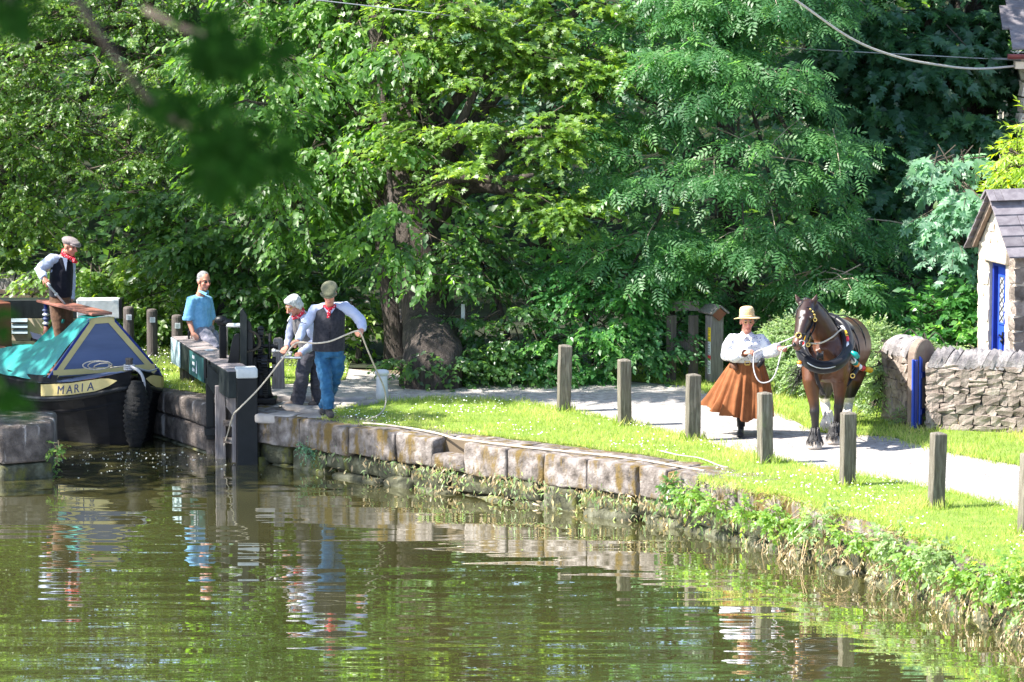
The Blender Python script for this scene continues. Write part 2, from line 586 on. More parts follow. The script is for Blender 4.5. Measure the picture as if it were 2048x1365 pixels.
# leaf colours by species
LM = {}
LM['elm'] = leaf_mat('leaf_elm', (0.024, 0.055, 0.014), (0.046, 0.100, 0.020), (0.110, 0.170, 0.026), tcol=(0.28, 0.38, 0.03))
LM['lime'] = leaf_mat('leaf_lime', (0.020, 0.056, 0.016), (0.044, 0.108, 0.020), (0.085, 0.160, 0.024), spec=0.6)
LM['hazel'] = leaf_mat('leaf_hazel_shaded', (0.012, 0.038, 0.012), (0.026, 0.070, 0.017), (0.060, 0.120, 0.022), trans=0.4, spec=0.55)  # darker than the lime leaf: shade of the upper crown put into the colour
LM['maple'] = leaf_mat('leaf_maple', (0.028, 0.066, 0.014), (0.060, 0.118, 0.021), (0.120, 0.175, 0.028), tcol=(0.33, 0.43, 0.035), trans=0.45)
LM['ash'] = leaf_mat('leaf_ash', (0.022, 0.066, 0.028), (0.044, 0.112, 0.042), (0.080, 0.160, 0.045), tcol=(0.18, 0.34, 0.04), spec=0.6)
LM['sycamore'] = leaf_mat('leaf_sycamore', (0.016, 0.048, 0.026), (0.028, 0.076, 0.038), (0.048, 0.108, 0.040), tcol=(0.12, 0.28, 0.03), trans=0.4)
LM['paleleaf'] = leaf_mat('leaf_pale', (0.06, 0.13, 0.08), (0.10, 0.18, 0.12), (0.14, 0.23, 0.14), tcol=(0.18, 0.34, 0.08), spec=0.6)
LM['golden'] = leaf_mat('leaf_golden', (0.08, 0.14, 0.012), (0.14, 0.21, 0.018), (0.22, 0.26, 0.025), tcol=(0.45, 0.50, 0.03))
LM['laurel'] = leaf_mat('leaf_laurel', (0.025, 0.085, 0.030), (0.045, 0.125, 0.038), (0.090, 0.190, 0.045), tcol=(0.22, 0.40, 0.04), rough=0.35, spec=0.6)
LM['ivy'] = leaf_mat('leaf_ivy', (0.018, 0.045, 0.018), (0.030, 0.075, 0.024), (0.060, 0.120, 0.030), rough=0.34, spec=0.7)
LM['hedge'] = leaf_mat('leaf_hedge', (0.07, 0.115, 0.045), (0.12, 0.17, 0.075), (0.19, 0.24, 0.11), tcol=(0.28, 0.36, 0.08))
LM['nettle'] = leaf_mat('leaf_nettle', (0.045, 0.10, 0.025), (0.085, 0.155, 0.035), (0.17, 0.23, 0.035), tcol=(0.34, 0.44, 0.04))
LM['dry'] = leaf_mat('leaf_dry', (0.12, 0.085, 0.045), (0.20, 0.155, 0.085), (0.33, 0.27, 0.13), tcol=(0.35, 0.25, 0.08), trans=0.25)
LM['blade'] = leaf_mat('grass_blade', (0.080, 0.135, 0.024), (0.145, 0.195, 0.042), (0.28, 0.255, 0.11), tcol=(0.31, 0.38, 0.07), trans=0.45, rough=0.55, spec=0.3, gain=1.75)
LM['petal'] = leaf_mat('daisy_petal', (0.72, 0.72, 0.70), (0.78, 0.78, 0.76), (0.82, 0.82, 0.80), tcol=(0.8, 0.8, 0.8), trans=0.15, rough=0.7)
LM['fore'] = leaf_mat('leaf_foreground', (0.008, 0.028, 0.006), (0.014, 0.045, 0.010), (0.022, 0.065, 0.012), trans=0.3, tcol=(0.03, 0.11, 0.01), spec=0.03, gain=.5, rough=.9)  # near black, with the shade of a silhouette put into the leaf colour
# ------------------------------------------------------------------ setting: water, banks, path, lawns
ZW = -0.65
TH = R(28)
AX = Vector((-math.sin(TH), math.cos(TH), 0))          # lock axis, away from the camera
WATER_PX = [(497, 925), (590, 938), (700, 957), (870, 985), (1060, 1012), (1180, 1030), (1330, 1052), (1450, 1078), (1600, 1115),
            (1750, 1163), (1900, 1215), (2048, 1268), (2250, 1350), (2500, 1470)]
EDGE = [at(px, py, ZW) for px, py in WATER_PX]


def edge(px):
    for (a, A), (b, B) in zip(zip([q[0] for q in WATER_PX], EDGE), zip([q[0] for q in WATER_PX][1:], EDGE[1:])):
        if px <= b:
            return A.lerp(B, (px - a) / (b - a))
    return EDGE[-1].copy()


Q0 = edge(497)
RW = at(412, 908, ZW)                                   # right chamber wall, near end
LC = at(108, 955, ZW)                                   # corner of the left quay


def poly_sheet(name, pts, z, m, kind='structure', skirt=None, parent=None):
    bm = bmesh.new()
    vs = [bm.verts.new((p[0], p[1], z)) for p in pts]
    f = bm.faces.new(vs)
    f.normal_update()
    if f.normal.z < 0:
        f.normal_flip()
    if skirt is not None:
        ext = bmesh.ops.extrude_edge_only(bm, edges=list(f.edges))
        for v in [e for e in ext['geom'] if isinstance(e, bmesh.types.BMVert)]:
            v.co.z = skirt
    bmesh.ops.triangulate(bm, faces=[q for q in bm.faces if len(q.verts) > 4])
    me = bpy.data.meshes.new(name)
    bm.to_mesh(me)
    bm.free()
    o = link(name, me, m, parent)
    return tag(o, kind=kind)


def inland(k):
    d = EDGE[min(k + 1, len(EDGE) - 1)] - EDGE[max(k - 1, 0)]
    n = Vector((-d.y, d.x, 0)).normalized()
    return n if n.y > 0 or n.x > 0 else -n


inner = [EDGE[k] + inland(k) * 0.25 for k in range(len(EDGE))]
bank = list(reversed(inner)) + [Q0 + Vector((0.25, 0.3, 0)), Q0 + AX * 1.1 + Vector((0.2, 0, 0)), RW + Vector((0.25, 0.15, 0)), RW + AX * 17 + Vector((.25, .1, 0)),
                                LC + AX * 19 + Vector((-.2, 0, 0)), LC + AX * 1 + Vector((-0.3, 0.0, 0)), LC + Vector((-0.3, 0.35, 0)), Vector((-9.5, 52.8, 0)), Vector((-16, 44, 0)), Vector((-18, 14, 0)),
                                Vector((-120, 14, 0)), Vector((-120, 190, 0)), Vector((120, 190, 0)), Vector((120, 30, 0))]
poly_sheet('ground', bank, -0.02, M['earth'], skirt=-1.5)
poly_sheet('canal_bed', [(-300, -60), (300, -60), (300, 600), (-300, 600)], -1.5, M['earth'])

# water: murky body, long low ripples
mw, t, b = new_mat('canal_water')
v = coords(t, (1, 1, 1))
n = nd(t, 'ShaderNodeTexNoise', Scale=0.25, Detail=3.0)
t.links.new(v, n.inputs['Vector'])
r = ramp(t, [(0.3, (0.042, 0.041, 0.014)), (0.7, (0.068, 0.064, 0.023))])
t.links.new(n.outputs['Fac'], r.inputs['Fac'])
t.links.new(r.outputs['Color'], b.inputs['Base Color'])
b.inputs['Roughness'].default_value = 0.01
b.inputs['IOR'].default_value = 1.33
b.inputs['Specular IOR Level'].default_value = 0.5
v1 = coords(t, (0.24, 1.65, 1))
n1 = nd(t, 'ShaderNodeTexNoise', Scale=1.0, Detail=1.0, Roughness=0.4, Distortion=0.3)
t.links.new(v1, n1.inputs['Vector'])
v2 = coords(t, (0.6, 4.2, 1))
n2 = nd(t, 'ShaderNodeTexNoise', Scale=1.0, Detail=1.0, Roughness=0.4, Distortion=0.2)
t.links.new(v2, n2.inputs['Vector'])
ad = nd(t, 'ShaderNodeMath', operation='MULTIPLY_ADD')
ad.inputs[1].default_value = 0.20
t.links.new(n2.outputs['Fac'], ad.inputs[0])
t.links.new(n1.outputs['Fac'], ad.inputs[2])
bp = nd(t, 'ShaderNodeBump', Strength=1.0, Distance=0.0145)
t.links.new(ad.outputs[0], bp.inputs['Height'])
t.links.new(bp.outputs['Normal'], b.inputs['Normal'])
gl = nd(t, 'ShaderNodeBsdfGlossy', Roughness=0.008)
gl.inputs['Color'].default_value = (.92, .93, .90, 1)
t.links.new(bp.outputs['Normal'], gl.inputs['Normal'])
ms = nd(t, 'ShaderNodeMixShader')
ms.inputs['Fac'].default_value = 0.50
t.links.new(b.outputs['BSDF'], ms.inputs[1])
t.links.new(gl.outputs['BSDF'], ms.inputs[2])
t.links.new(ms.outputs['Shader'], t.nodes['Material Output'].inputs['Surface'])
poly_sheet('canal_water', [(-40, -20), (30, -20), (30, 80), (-40, 80)], ZW, mw)

PATH_NEAR = [(2300, 1092), (2048, 1022), (1900, 985), (1800, 965), (1700, 948), (1600, 930), (1490, 905), (1370, 872), (1240, 845), (1120, 818),
             (1000, 800), (880, 797), (770, 803), (700, 815), (640, 828)]
PATH_FAR = [(545, 752), (690, 736), (800, 748), (960, 768), (1100, 764), (1200, 758), (1380, 772), (1450, 795), (1550, 820), (1612, 853), (1653, 866),
            (1780, 872), (1900, 905), (2048, 932), (2300, 985)]
path_pts = [at(*p) for p in PATH_NEAR] + [at(560, 830), at(520, 800)] + [at(*p) for p in PATH_FAR]
poly_sheet('gravel_towpath', path_pts, -0.008, M['gravel'])
LAWN = [at(*p) for p in [(640, 838), (700, 846), (800, 856), (900, 863), (1060, 880), (1200, 897), (1300, 909), (1390, 925)]] + \
       [edge(px) + Vector((0.02, 0.05, 0)) for px in (1480, 1600, 1750, 1900, 2048, 2250)] + [at(*p) for p in PATH_NEAR]
VERGE = [at(*p) for p in [(2300, 985), (2048, 932), (1900, 905), (1780, 872), (1653, 866), (1612, 853), (1550, 820), (1450, 795), (1380, 772), (1200, 758)]] + \
        [at(*p) for p in [(1180, 735), (1400, 735), (1560, 745), (1700, 770), (1790, 842), (1848, 858), (2048, 866), (2300, 885)]]
LOCK_LAWN = [at(*p) for p in [(180, 700), (300, 672), (430, 676), (560, 700), (700, 725), (690, 760), (545, 770), (525, 790), (415, 788), (330, 776), (270, 752), (215, 735)]]
poly_sheet('lawn', LAWN, 0.0, M['turf'], skirt=-.12)
poly_sheet('grass_verge', VERGE, 0.0, M['turf'])
poly_sheet('lockside_lawn', LOCK_LAWN, 0.0, M['turf'])
poly_sheet('wood_floor', [(-60, 60.2), (-3, 58.4), (1, 57.6), (7, 57.2), (60, 56.5), (60, 66), (-60, 66)], 0.004, M['hillside'])

# wooded slope behind everything
P = []
for j in range(13):
    row = []
    for i in range(41):
        x = -70 + 3.5 * i
        y = 65 + j * 5.0
        z = -0.05 + 0.62 * j * 2.2 * (0.4 + 0.6 * min(1, j / 4)) + 0.8 * mnoise.noise(Vector((x * .12, y * .12, 1.7))) * min(j, 2)
        row.append((x, y, z))
    P.append(row)
mb = MB()
mb.grid(P)
tag(build('wooded_hillside', mb, M['hillside'], smooth=True), kind='structure')


# ------------------------------------------------------------------ stones
def rbox(L, W, H, r, nx, ny, nz, amp, seed):
    """Worn block from (0,0,0) to (L,W,H): rounded arrises, uneven faces."""
    def ax(l, n):
        rr = min(r, l * .3)
        return [0, rr] + [rr + (l - 2 * rr) * k / n for k in range(1, n)] + [l - rr, l]
    X, Y, Z = ax(L, nx), ax(W, ny), ax(H, nz)
    idx, V, Fs = {}, [], []

    def vid(i, j, k):
        key = (i, j, k)
        if key not in idx:
            p = Vector((X[i], Y[j], Z[k]))
            rr = min(r, L * .3, W * .3, H * .3)
            q = Vector((min(max(p.x, rr), L - rr), min(max(p.y, rr), W - rr), min(max(p.z, rr), H - rr)))
            d = p - q
            if d.length > 1e-6:
                p = q + d.normalized() * rr
            s = Vector((p.x * 2.3 + seed, p.y * 2.3 + seed * .7, p.z * 2.3))
            p += Vector((mnoise.noise(s), mnoise.noise(s + Vector((9, 0, 0))), mnoise.noise(s + Vector((0, 9, 0))))) * amp
            s *= 3
            p += Vector((mnoise.noise(s), mnoise.noise(s + Vector((9, 0, 0))), mnoise.noise(s + Vector((0, 9, 0))))) * amp * .45
            idx[key] = len(V)
            V.append(p)
        return idx[key]
    a, b_, c = len(X), len(Y), len(Z)
    for i in range(a - 1):
        for j in range(b_ - 1):
            Fs.append((vid(i, j, 0), vid(i, j + 1, 0), vid(i + 1, j + 1, 0), vid(i + 1, j, 0)))
            Fs.append((vid(i, j, c - 1), vid(i + 1, j, c - 1), vid(i + 1, j + 1, c - 1), vid(i, j + 1, c - 1)))
    for i in range(a - 1):
        for k in range(c - 1):
            Fs.append((vid(i, 0, k), vid(i + 1, 0, k), vid(i + 1, 0, k + 1), vid(i, 0, k + 1)))
            Fs.append((vid(i, b_ - 1, k), vid(i, b_ - 1, k + 1), vid(i + 1, b_ - 1, k + 1), vid(i + 1, b_ - 1, k)))
    for j in range(b_ - 1):
        for k in range(c - 1):
            Fs.append((vid(0, j, k), vid(0, j, k + 1), vid(0, j + 1, k + 1), vid(0, j + 1, k)))
            Fs.append((vid(a - 1, j, k), vid(a - 1, j + 1, k), vid(a - 1, j + 1, k + 1), vid(a - 1, j, k + 1)))
    return V, Fs


def block(name, p0, p1, depth, z0, z1, m, parent, r=0.035, amp=0.012, n=(6, 3, 3), gap=0.006, proud=0.0):
    """One squared stone whose face runs from p0 to p1; depth goes to the left of that direction."""
    p0, p1 = Vector((p0[0], p0[1], 0)), Vector((p1[0], p1[1], 0))
    d = (p1 - p0)
    L = d.length - gap
    d.normalize()
    nrm = Vector((-d.y, d.x, 0))
    V, Fs = rbox(L, depth, z1 - z0, r, *n, amp, random.uniform(0, 90))
    o0 = p0 + d * gap / 2 - nrm * proud
    mb = MB()
    mb.add([o0 + d * v.x + nrm * v.y + Vector((0, 0, z0 + v.z)) for v in V], Fs)
    return build(name, mb, m, parent, smooth=True, recalc=False)


# unit rubble stones, shared between the walls
def pool(k, amp=0.10):
    out = []
    for s in range(k):
        rg = random.Random(100 + s)
        V = []
        ids = {}
        Fs = []
        for i in range(3):
            for j in range(3):
                for q in range(3):
                    if (i, j, q) == (1, 1, 1):
                        continue
                    p = Vector((i - 1, j - 1, q - 1)) * .5
                    ncor = sum(abs(c - 1) for c in (i, j, q))
                    p *= {1: 1.01, 2: .98, 3: .92}[ncor]
                    p += Vector((rg.uniform(-1, 1), rg.uniform(-1, 1), rg.uniform(-1, 1))) * amp * (1 if ncor > 1 else .5)
                    ids[(i, j, q)] = len(V)
                    V.append(p)
        for a in range(2):
            for c in range(2):
                for lo in (0, 2):
                    Fs.append(tuple(ids[x] for x in ((lo, a, c), (lo, a + 1, c), (lo, a + 1, c + 1), (lo, a, c + 1))))
                    Fs.append(tuple(ids[x] for x in ((a, lo, c), (a + 1, lo, c), (a + 1, lo, c + 1), (a, lo, c + 1))))
                    Fs.append(tuple(ids[x] for x in ((a, c, lo), (a + 1, c, lo), (a + 1, c + 1, lo), (a, c + 1, lo))))
        mb = MB()
        mb.add(V, Fs)
        me = mb.mesh('stone')
        fix_normals(me)
        out.append(me)
    return out


def with_mat(pl, m):
    out = []
    for me in pl:
        c = me.copy()
        c.materials.append(m)
        out.append(c)
    return out


POOL = pool(9)
P_WALL = with_mat(POOL, M['wallstone'])
P_HUT = with_mat(pool(7, 0.06), M['hutstone'])


def put_stone(pl, name, loc, size, ang, parent, tilt=0.0):
    o = bpy.data.objects.new(name, random.choice(pl))
    COL.objects.link(o)
    o.parent = parent
    o.location = Vector(loc) - root_of(parent)
    o.scale = size
    o.rotation_euler = (0, tilt, ang)
    return o


def rubble(parent, p0, p1, z0, z1, thick, pl, hr=(0.09, 0.16), wr=(0.12, 0.30), skip=None, core=None, core_m=None, face_only=0.16):
    """Courses of irregular stones along p0..p1, on the face to the right of that direction."""
    p0, p1 = Vector((p0[0], p0[1], 0)), Vector((p1[0], p1[1], 0))
    d = p1 - p0
    L = d.length
    d.normalize()
    nrm = Vector((d.y, -d.x, 0))
    ang = math.atan2(d.y, d.x)
    z = z0
    while z < z1 - .03:
        h = random.uniform(*hr)
        if z + h > z1 - .05:
            h = z1 - z
        x = 0.0
        while x < L - .02:
            wd = random.uniform(*wr)
            if x + wd > L - .07:
                wd = L - x
            hh = h
            pc = (x + wd / 2, z + h / 2)
            if not (skip and skip(x, x + wd, z, z + h)):
                if wd > .16 and h > .11 and random.random() < .25:      # two small stones instead of one
                    for s in (0, 1):
                        c = p0 + d * (x + wd / 2) - nrm * (face_only / 2 - .02 + random.uniform(0, .015))
                        put_stone(pl, 'stone', (c.x, c.y, z + h * (.25 + .5 * s)), (wd * 1.0, face_only, h * .5), ang, parent, random.uniform(-.05, .05))
                else:
                    c = p0 + d * (x + wd / 2) - nrm * (face_only / 2 - .02 + random.uniform(0, .02))
                    put_stone(pl, 'stone', (c.x, c.y, z + h / 2), (wd * 1.02, face_only, hh * 1.02), ang, parent, random.uniform(-.06, .06))
            x += wd
        z += h


def cope_mesh(wd, h, th, m, n=9):
    prof = []
    for k in range(n):
        a = math.pi * k / (n - 1)
        prof.append(Vector((0, -math.cos(a) * wd / 2, math.sin(a) * h)))
    prof = [Vector((0, -wd / 2, -.05))] + prof + [Vector((0, wd / 2, -.05))]
    mb = MB()
    mb.prism([p - Vector((th / 2, 0, 0)) for p in prof], (th, 0, 0))
    me = mb.mesh('coping_stone')
    bm = bmesh.new()
    bm.from_mesh(me)
    bmesh.ops.recalc_face_normals(bm, faces=bm.faces)
    for q in bm.verts:
        q.co += Vector((0, random.uniform(-.012, .012), random.uniform(-.012, .012)))
    bm.to_mesh(me)
    bm.free()
    me.materials.append(m)
    return me


def coping(parent, p0, p1, z, wd, h, step, meshes, tilt, width_off=0.0):
    p0, p1 = Vector((p0[0], p0[1], 0)), Vector((p1[0], p1[1], 0))
    d = p1 - p0
    L = d.length
    d.normalize()
    ang = math.atan2(d.y, d.x)
    nrm = Vector((-d.y, d.x, 0))
    x = step * .5
    while x < L:
        s = random.uniform(.8, 1.25)
        o = bpy.data.objects.new('coping_stone', random.choice(meshes))
        COL.objects.link(o)
        o.parent = parent
        c = p0 + d * x + nrm * width_off
        o.location = Vector((c.x, c.y, z + random.uniform(-.012, .015))) - root_of(parent)
        o.rotation_euler = (0, tilt + random.uniform(-.09, .09), ang + random.uniform(-.04, .04))
        o.scale = (s, random.uniform(.94, 1.04), random.uniform(.92, 1.06))
        x += step * s
    return


# ------------------------------------------------------------------ the lock tail quay (right)
quay = empty('quay_wall', edge(870), 'long low canal quay of worn sandstone blocks below the lawn', 'quay wall')
JO = [497, 512, 600, 697, 790, 862, 930, 1016, 1086, 1172, 1276, 1334, 1398, 1470]
for k, (a, c) in enumerate(zip(JO, JO[1:])):
    p0, p1 = edge(a), edge(c)
    if a == 862:                                          # the worn step in the coping
        block('coping_stone', p0, p1, 0.40, -0.36, -0.17, M['quay'], quay, r=.05)
        d = (p1 - p0).normalized()
        nn = Vector((-d.y, d.x, 0))
        block('coping_stone', p0 + nn * .42, p1 + nn * .42, 0.32, -0.36, -0.005, M['quay'], quay)
    else:
        block('coping_stone', p0, p1, random.uniform(.62, .8), -0.36 + random.uniform(-.02, .02), random.uniform(-.004, .012), M['quay'], quay, r=random.uniform(.016, .036), amp=.026, n=(9, 3, 5), gap=random.uniform(.008, .03), proud=random.uniform(-.01, .035))
a = 1470
while a < 2420:
    wd = random.uniform(75, 130)
    block('coping_stone', edge(a), edge(a + wd), .6, -.34, -.035 + random.uniform(-.012, .012), M['quay'], quay, r=.05, amp=.03, gap=.02)
    a += wd
a = 497
first = True
while a < 2420:
    wd = 15 if first else random.uniform(60, 120)
    first = False
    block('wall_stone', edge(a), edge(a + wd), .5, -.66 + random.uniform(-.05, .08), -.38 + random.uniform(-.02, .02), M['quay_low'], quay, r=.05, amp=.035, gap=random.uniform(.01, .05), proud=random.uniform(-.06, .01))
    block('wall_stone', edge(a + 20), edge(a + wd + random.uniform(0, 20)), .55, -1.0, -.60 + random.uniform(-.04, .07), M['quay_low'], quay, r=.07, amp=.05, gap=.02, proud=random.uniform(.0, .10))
    a += wd
# return of the quay beside the gate recess
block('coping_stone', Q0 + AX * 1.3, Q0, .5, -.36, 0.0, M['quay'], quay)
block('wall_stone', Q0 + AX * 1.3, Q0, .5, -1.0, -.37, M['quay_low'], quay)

chamber = empty('lock_chamber_wall', RW, 'streaked stone wall of the lock chamber beside the boat bow', 'lock wall')
for k in range(9):
    L0 = k * 1.35
    p1, p0 = RW + AX * L0, RW + AX * (L0 + 1.35)
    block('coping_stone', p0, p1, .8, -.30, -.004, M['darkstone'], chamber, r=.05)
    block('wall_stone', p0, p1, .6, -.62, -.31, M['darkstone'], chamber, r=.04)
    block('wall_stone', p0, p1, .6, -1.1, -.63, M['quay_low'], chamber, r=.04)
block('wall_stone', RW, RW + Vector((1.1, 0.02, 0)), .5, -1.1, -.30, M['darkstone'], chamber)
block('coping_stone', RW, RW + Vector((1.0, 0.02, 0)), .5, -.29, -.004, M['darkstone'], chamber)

lq = empty('left_quay', LC, 'weathered stone quay corner with white streaks at the left edge', 'quay wall')
for a, c in ((-1.35, 0.0), (-3.0, -1.36), (-4.6, -3.01)):
    p0, p1 = LC + Vector((a, a * .05, 0)), LC + Vector((c, c * .05, 0))
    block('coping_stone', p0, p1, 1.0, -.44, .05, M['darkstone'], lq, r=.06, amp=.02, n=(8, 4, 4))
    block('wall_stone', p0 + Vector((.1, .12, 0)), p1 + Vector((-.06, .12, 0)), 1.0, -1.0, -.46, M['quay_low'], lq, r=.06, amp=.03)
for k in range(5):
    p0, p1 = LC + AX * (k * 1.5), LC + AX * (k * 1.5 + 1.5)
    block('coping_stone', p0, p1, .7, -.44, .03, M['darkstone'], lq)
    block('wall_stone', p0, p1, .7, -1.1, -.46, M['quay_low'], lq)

# lockside paving
paving = empty('lockside_paving', at(600, 815), 'flat worn paving stones on the lockside behind the quay edge', 'paving')
for pl in [((505, 829), (585, 834), .45), ((590, 833), (640, 838), .4), ((540, 812), (600, 818), .5), ((604, 818), (665, 824), .5), ((470, 800), (535, 806), .5),
           ((548, 800), (610, 804), .45), ((615, 804), (700, 809), .45), ((420, 797), (468, 803), .6)]:
    p0, p1 = at(*pl[0]), at(*pl[1])
    block('paving_stone', p0, p1, pl[2], -.12, random.uniform(.005, .02), M['slab'], paving, r=.03, amp=.012, gap=.02)
for pl in [((545, 801), (592, 803)), ((596, 801), (640, 805)), ((655, 806), (735, 803)), ((560, 818), (612, 824)), ((690, 815), (760, 808)), ((596, 826), (640, 829))]:
    p0, p1 = at(*pl[0]), at(*pl[1])
    block('foothold_stone', p0, p1, .14, -.08, .055, M['slab'], paving, r=.03, amp=.012)

# ------------------------------------------------------------------ stone boundary wall and gateway (right)
WB = at(1851, 858)
WE = at(2300, 880)
wall = empty('boundary_wall', WB, 'dry stone boundary wall with leaning upright coping right of the blue gate', 'stone wall')
wz = 0.82
c1 = [cope_mesh(.40, .20, .062, M['cope']) for _ in range(5)]
rubble(wall, WB, WE, -.05, wz, .4, P_WALL, hr=(.07, .14), wr=(.09, .25))
dW = (WE - WB).normalized()
nW = Vector((-dW.y, dW.x, 0))
rubble(wall, WB + nW * .40 , WB, -.05, wz, .4, P_WALL, hr=(.10, .17), wr=(.15, .3))
mb = MB()
cc = (WB + WE) / 2 + nW * .21
mb.box((cc.x, cc.y, wz / 2 - .02), ((WE - WB).length - .05, .34, wz), math.atan2(dW.y, dW.x))
build('mortar', mb, M['mortar'], wall)
coping(wall, WB + dW * .02 + nW * .19, WE + nW * .19, wz, .4, .2, .068, c1, R(24))

SB0, SB1 = at(1764, 838), at(1812, 852)
stub = empty('boundary_wall', SB0, 'short ivy-edged stub of dry stone wall left of the blue gate', 'stone wall')
sz = 0.90
rubble(stub, SB0, SB1, -.05, sz, .4, P_WALL, hr=(.08, .15), wr=(.08, .18))
dS = (SB1 - SB0).normalized()
nS = Vector((-dS.y, dS.x, 0))
mb = MB()
cc = (SB0 + SB1) / 2 + nS * .2
mb.box((cc.x, cc.y, sz / 2 - .02), ((SB1 - SB0).length - .03, .3, sz), math.atan2(dS.y, dS.x))
build('mortar', mb, M['mortar'], stub)
coping(stub, SB0 + nS * .18, SB1 + nS * .18, sz, .4, .2, .06, c1, R(24))
rubble(stub, SB0 + nS * .38, SB0, -.05, sz, .4, P_WALL, hr=(.11, .17), wr=(.15, .2))

# stone jamb with rounded head
jb = empty('gate_jamb', at(1815, 853), 'brown stone gatepost slab with rounded head beside the blue gate', 'gatepost')
p0 = at(1813, 856)
dJ = (at(1832, 864) - p0).normalized()
aJ = Vector((0.62, 0.78, 0))
prof = []
JW, JH = .46, 1.08
prof.append(p0 + Vector((0, 0, -.05)))
prof.append(p0 + aJ * JW + Vector((0, 0, -.05)))
for k in range(11):
    a_ = math.pi * k / 10
    prof.append(p0 + aJ * (JW / 2 + JW / 2 * math.cos(a_)) + Vector((0, 0, JH - .2 + .22 * math.sin(a_))))
mb = MB()
mb.prism(prof, Vector((-.78, .62, 0)) * -.115)
build('jamb_stone', mb, M['jamb'], jb, bevel=.012)

# blue gate seen almost edge-on, standing open in the gap
gt = empty('garden_gate', at(1834, 858), 'narrow blue painted wooden gate standing in the gap of the stone wall', 'gate')
g0 = pz(1829, 0, 52.52)
g1 = pz(1838, 0, 52.7)
mb = MB()
mb.beam(g0 + Vector((0, 0, 0)), g0 + Vector((0, 0, .86)), .055, .05)
build('gate_post', mb, M['navypaint'], gt, bevel=.004)
mb = MB()
mb.beam(g0 + Vector((-.03, -.03, 0)), g0 + Vector((-.03, -.03, .87)), .014, .03)
build('post_edge', mb, M['bluepaint'], gt)
ga, gb = pz(1836, 0, 52.56), pz(1853, 0, 52.95)
dg_ = (gb - ga)
for k in range(3):
    pa, pb = ga + dg_ * (k / 3 + .01), ga + dg_ * ((k + 1) / 3 - .01)
    top = .90 - .09 * k
    mb = MB()
    mb.prism([pa + Vector((0, 0, .04)), pb + Vector((0, 0, .04)), pb + Vector((0, 0, top - .06)), pa + Vector((0, 0, top))], Vector((dg_.y, -dg_.x, 0)).normalized() * .022)
    build('board', mb, M['bluepaint'], gt, bevel=.003)
for z in (.2, .66):
    mb = MB()
    off = Vector((dg_.y, -dg_.x, 0)).normalized() * .034
    mb.beam(ga + off + Vector((0, 0, z)), gb + off + Vector((0, 0, z)), .02, .07)
    build('rail', mb, M['navypaint'], gt, bevel=.003)

# ------------------------------------------------------------------ small stone hut
GD = Vector((math.cos(R(70)), -math.sin(R(70)), 0))     # along the gable, back to front
RD = Vector((math.sin(R(70)), math.cos(R(70)), 0))      # along the ridge, to the right
FR = pz(2023, 0, 54.8)
HW, HL, HE, HA = 1.08, 1.9, 1.98, 2.62
FL = FR - GD * HW
hut = empty('stone_hut', (FL + FR) / 2, 'little pale stone hut with slate roof and blue door behind the wall', 'hut')


def hp(w, l, z):
    return FL + GD * w + RD * l + Vector((0, 0, z))


DW0, DW1, DH = .33, .80, 1.77
mb = MB()
th = .05
mb.prism([hp(0.01, .03, 0), hp(DW0, .03, 0), hp(DW0, .03, DH + .02), hp(DW1, .03, DH + .02), hp(DW1, .03, 0), hp(HW - .01, .03, 0), hp(HW - .01, .03, HE), hp(HW / 2, .03, HA - .02), hp(.01, .03, HE)], RD * .2)
build('gable_wall', mb, M['hutmortar'], hut)
mb = MB()
mb.prism([hp(HW - .2, .24, 0), hp(HW - .02, .24, 0), hp(HW - .02, .24, HE), hp(HW - .2, .24, HE)], RD * (HL - .24))
mb.prism([hp(.02, .24, 0), hp(.2, .24, 0), hp(.2, .24, HE), hp(.02, .24, HE)], RD * (HL - .24))
mb.prism([hp(.2, HL - .2, 0), hp(HW - .2, HL - .2, 0), hp(HW - .2, HL - .2, HE), hp(HW / 2, HL - .2, HA - .05), hp(.2, HL - .2, HE)], RD * .2)
build('side_wall', mb, M['hutmortar'], hut)


def hskip(x0, x1, z0, z1):
    # x from FR side? stones run from FL to FR
    if z1 > .02 and z0 < DH and x1 > DW0 and x0 < DW1:
        return True
    if DH - .02 < (z0 + z1) / 2 < DH + .26 and x1 > DW0 - .08 and x0 < DW1 + .08:
        return True
    mid = (x0 + x1) / 2
    lim = HE + (HA - HE) * (1 - abs(mid - HW / 2) / (HW / 2))
    return z1 > lim - .02


def fill_cols(xa, xb, z0, z1):
    z = z0
    while z < z1 - .03:
        h = min(random.uniform(.10, .19), z1 - z)
        if z1 - z - h < .05:
            h = z1 - z
        x = xa
        while x < xb - .01:
            wd = min(random.uniform(.12, .3), xb - x)
            if xb - x - wd < .06:
                wd = xb - x
            if not hskip(x + .001, x + wd - .001, z, z + h) or (xb <= DW0 + .001 or xa >= DW1 - .001) and z1 <= HE:
                c = hp(x + wd / 2, .075 + random.uniform(0, .018), z + h / 2)
                put_stone(P_HUT, 'stone', c, (wd * .99, .13, h * .98), math.atan2(GD.y, GD.x), hut, random.uniform(-.04, .04))
            x += wd
        z += h


fill_cols(0, DW0, 0, DH)
fill_cols(DW1, HW, 0, DH)
fill_cols(0, DW0 - .1, DH, DH + .24)
fill_cols(DW1 + .1, HW, DH, DH + .24)
fill_cols(0.02, HW - .02, DH + .24, HA)
# long lintel over the door
V, Fs = rbox(DW1 - DW0 + .2, .16, .23, .02, 4, 2, 2, .006, 3.3)
mb = MB()
mb.add([hp(DW0 - .1 + v.x, -.03 + v.y, DH + .005 + v.z) for v in V], Fs)
build('lintel', mb, M['hutstone'], hut, smooth=True)
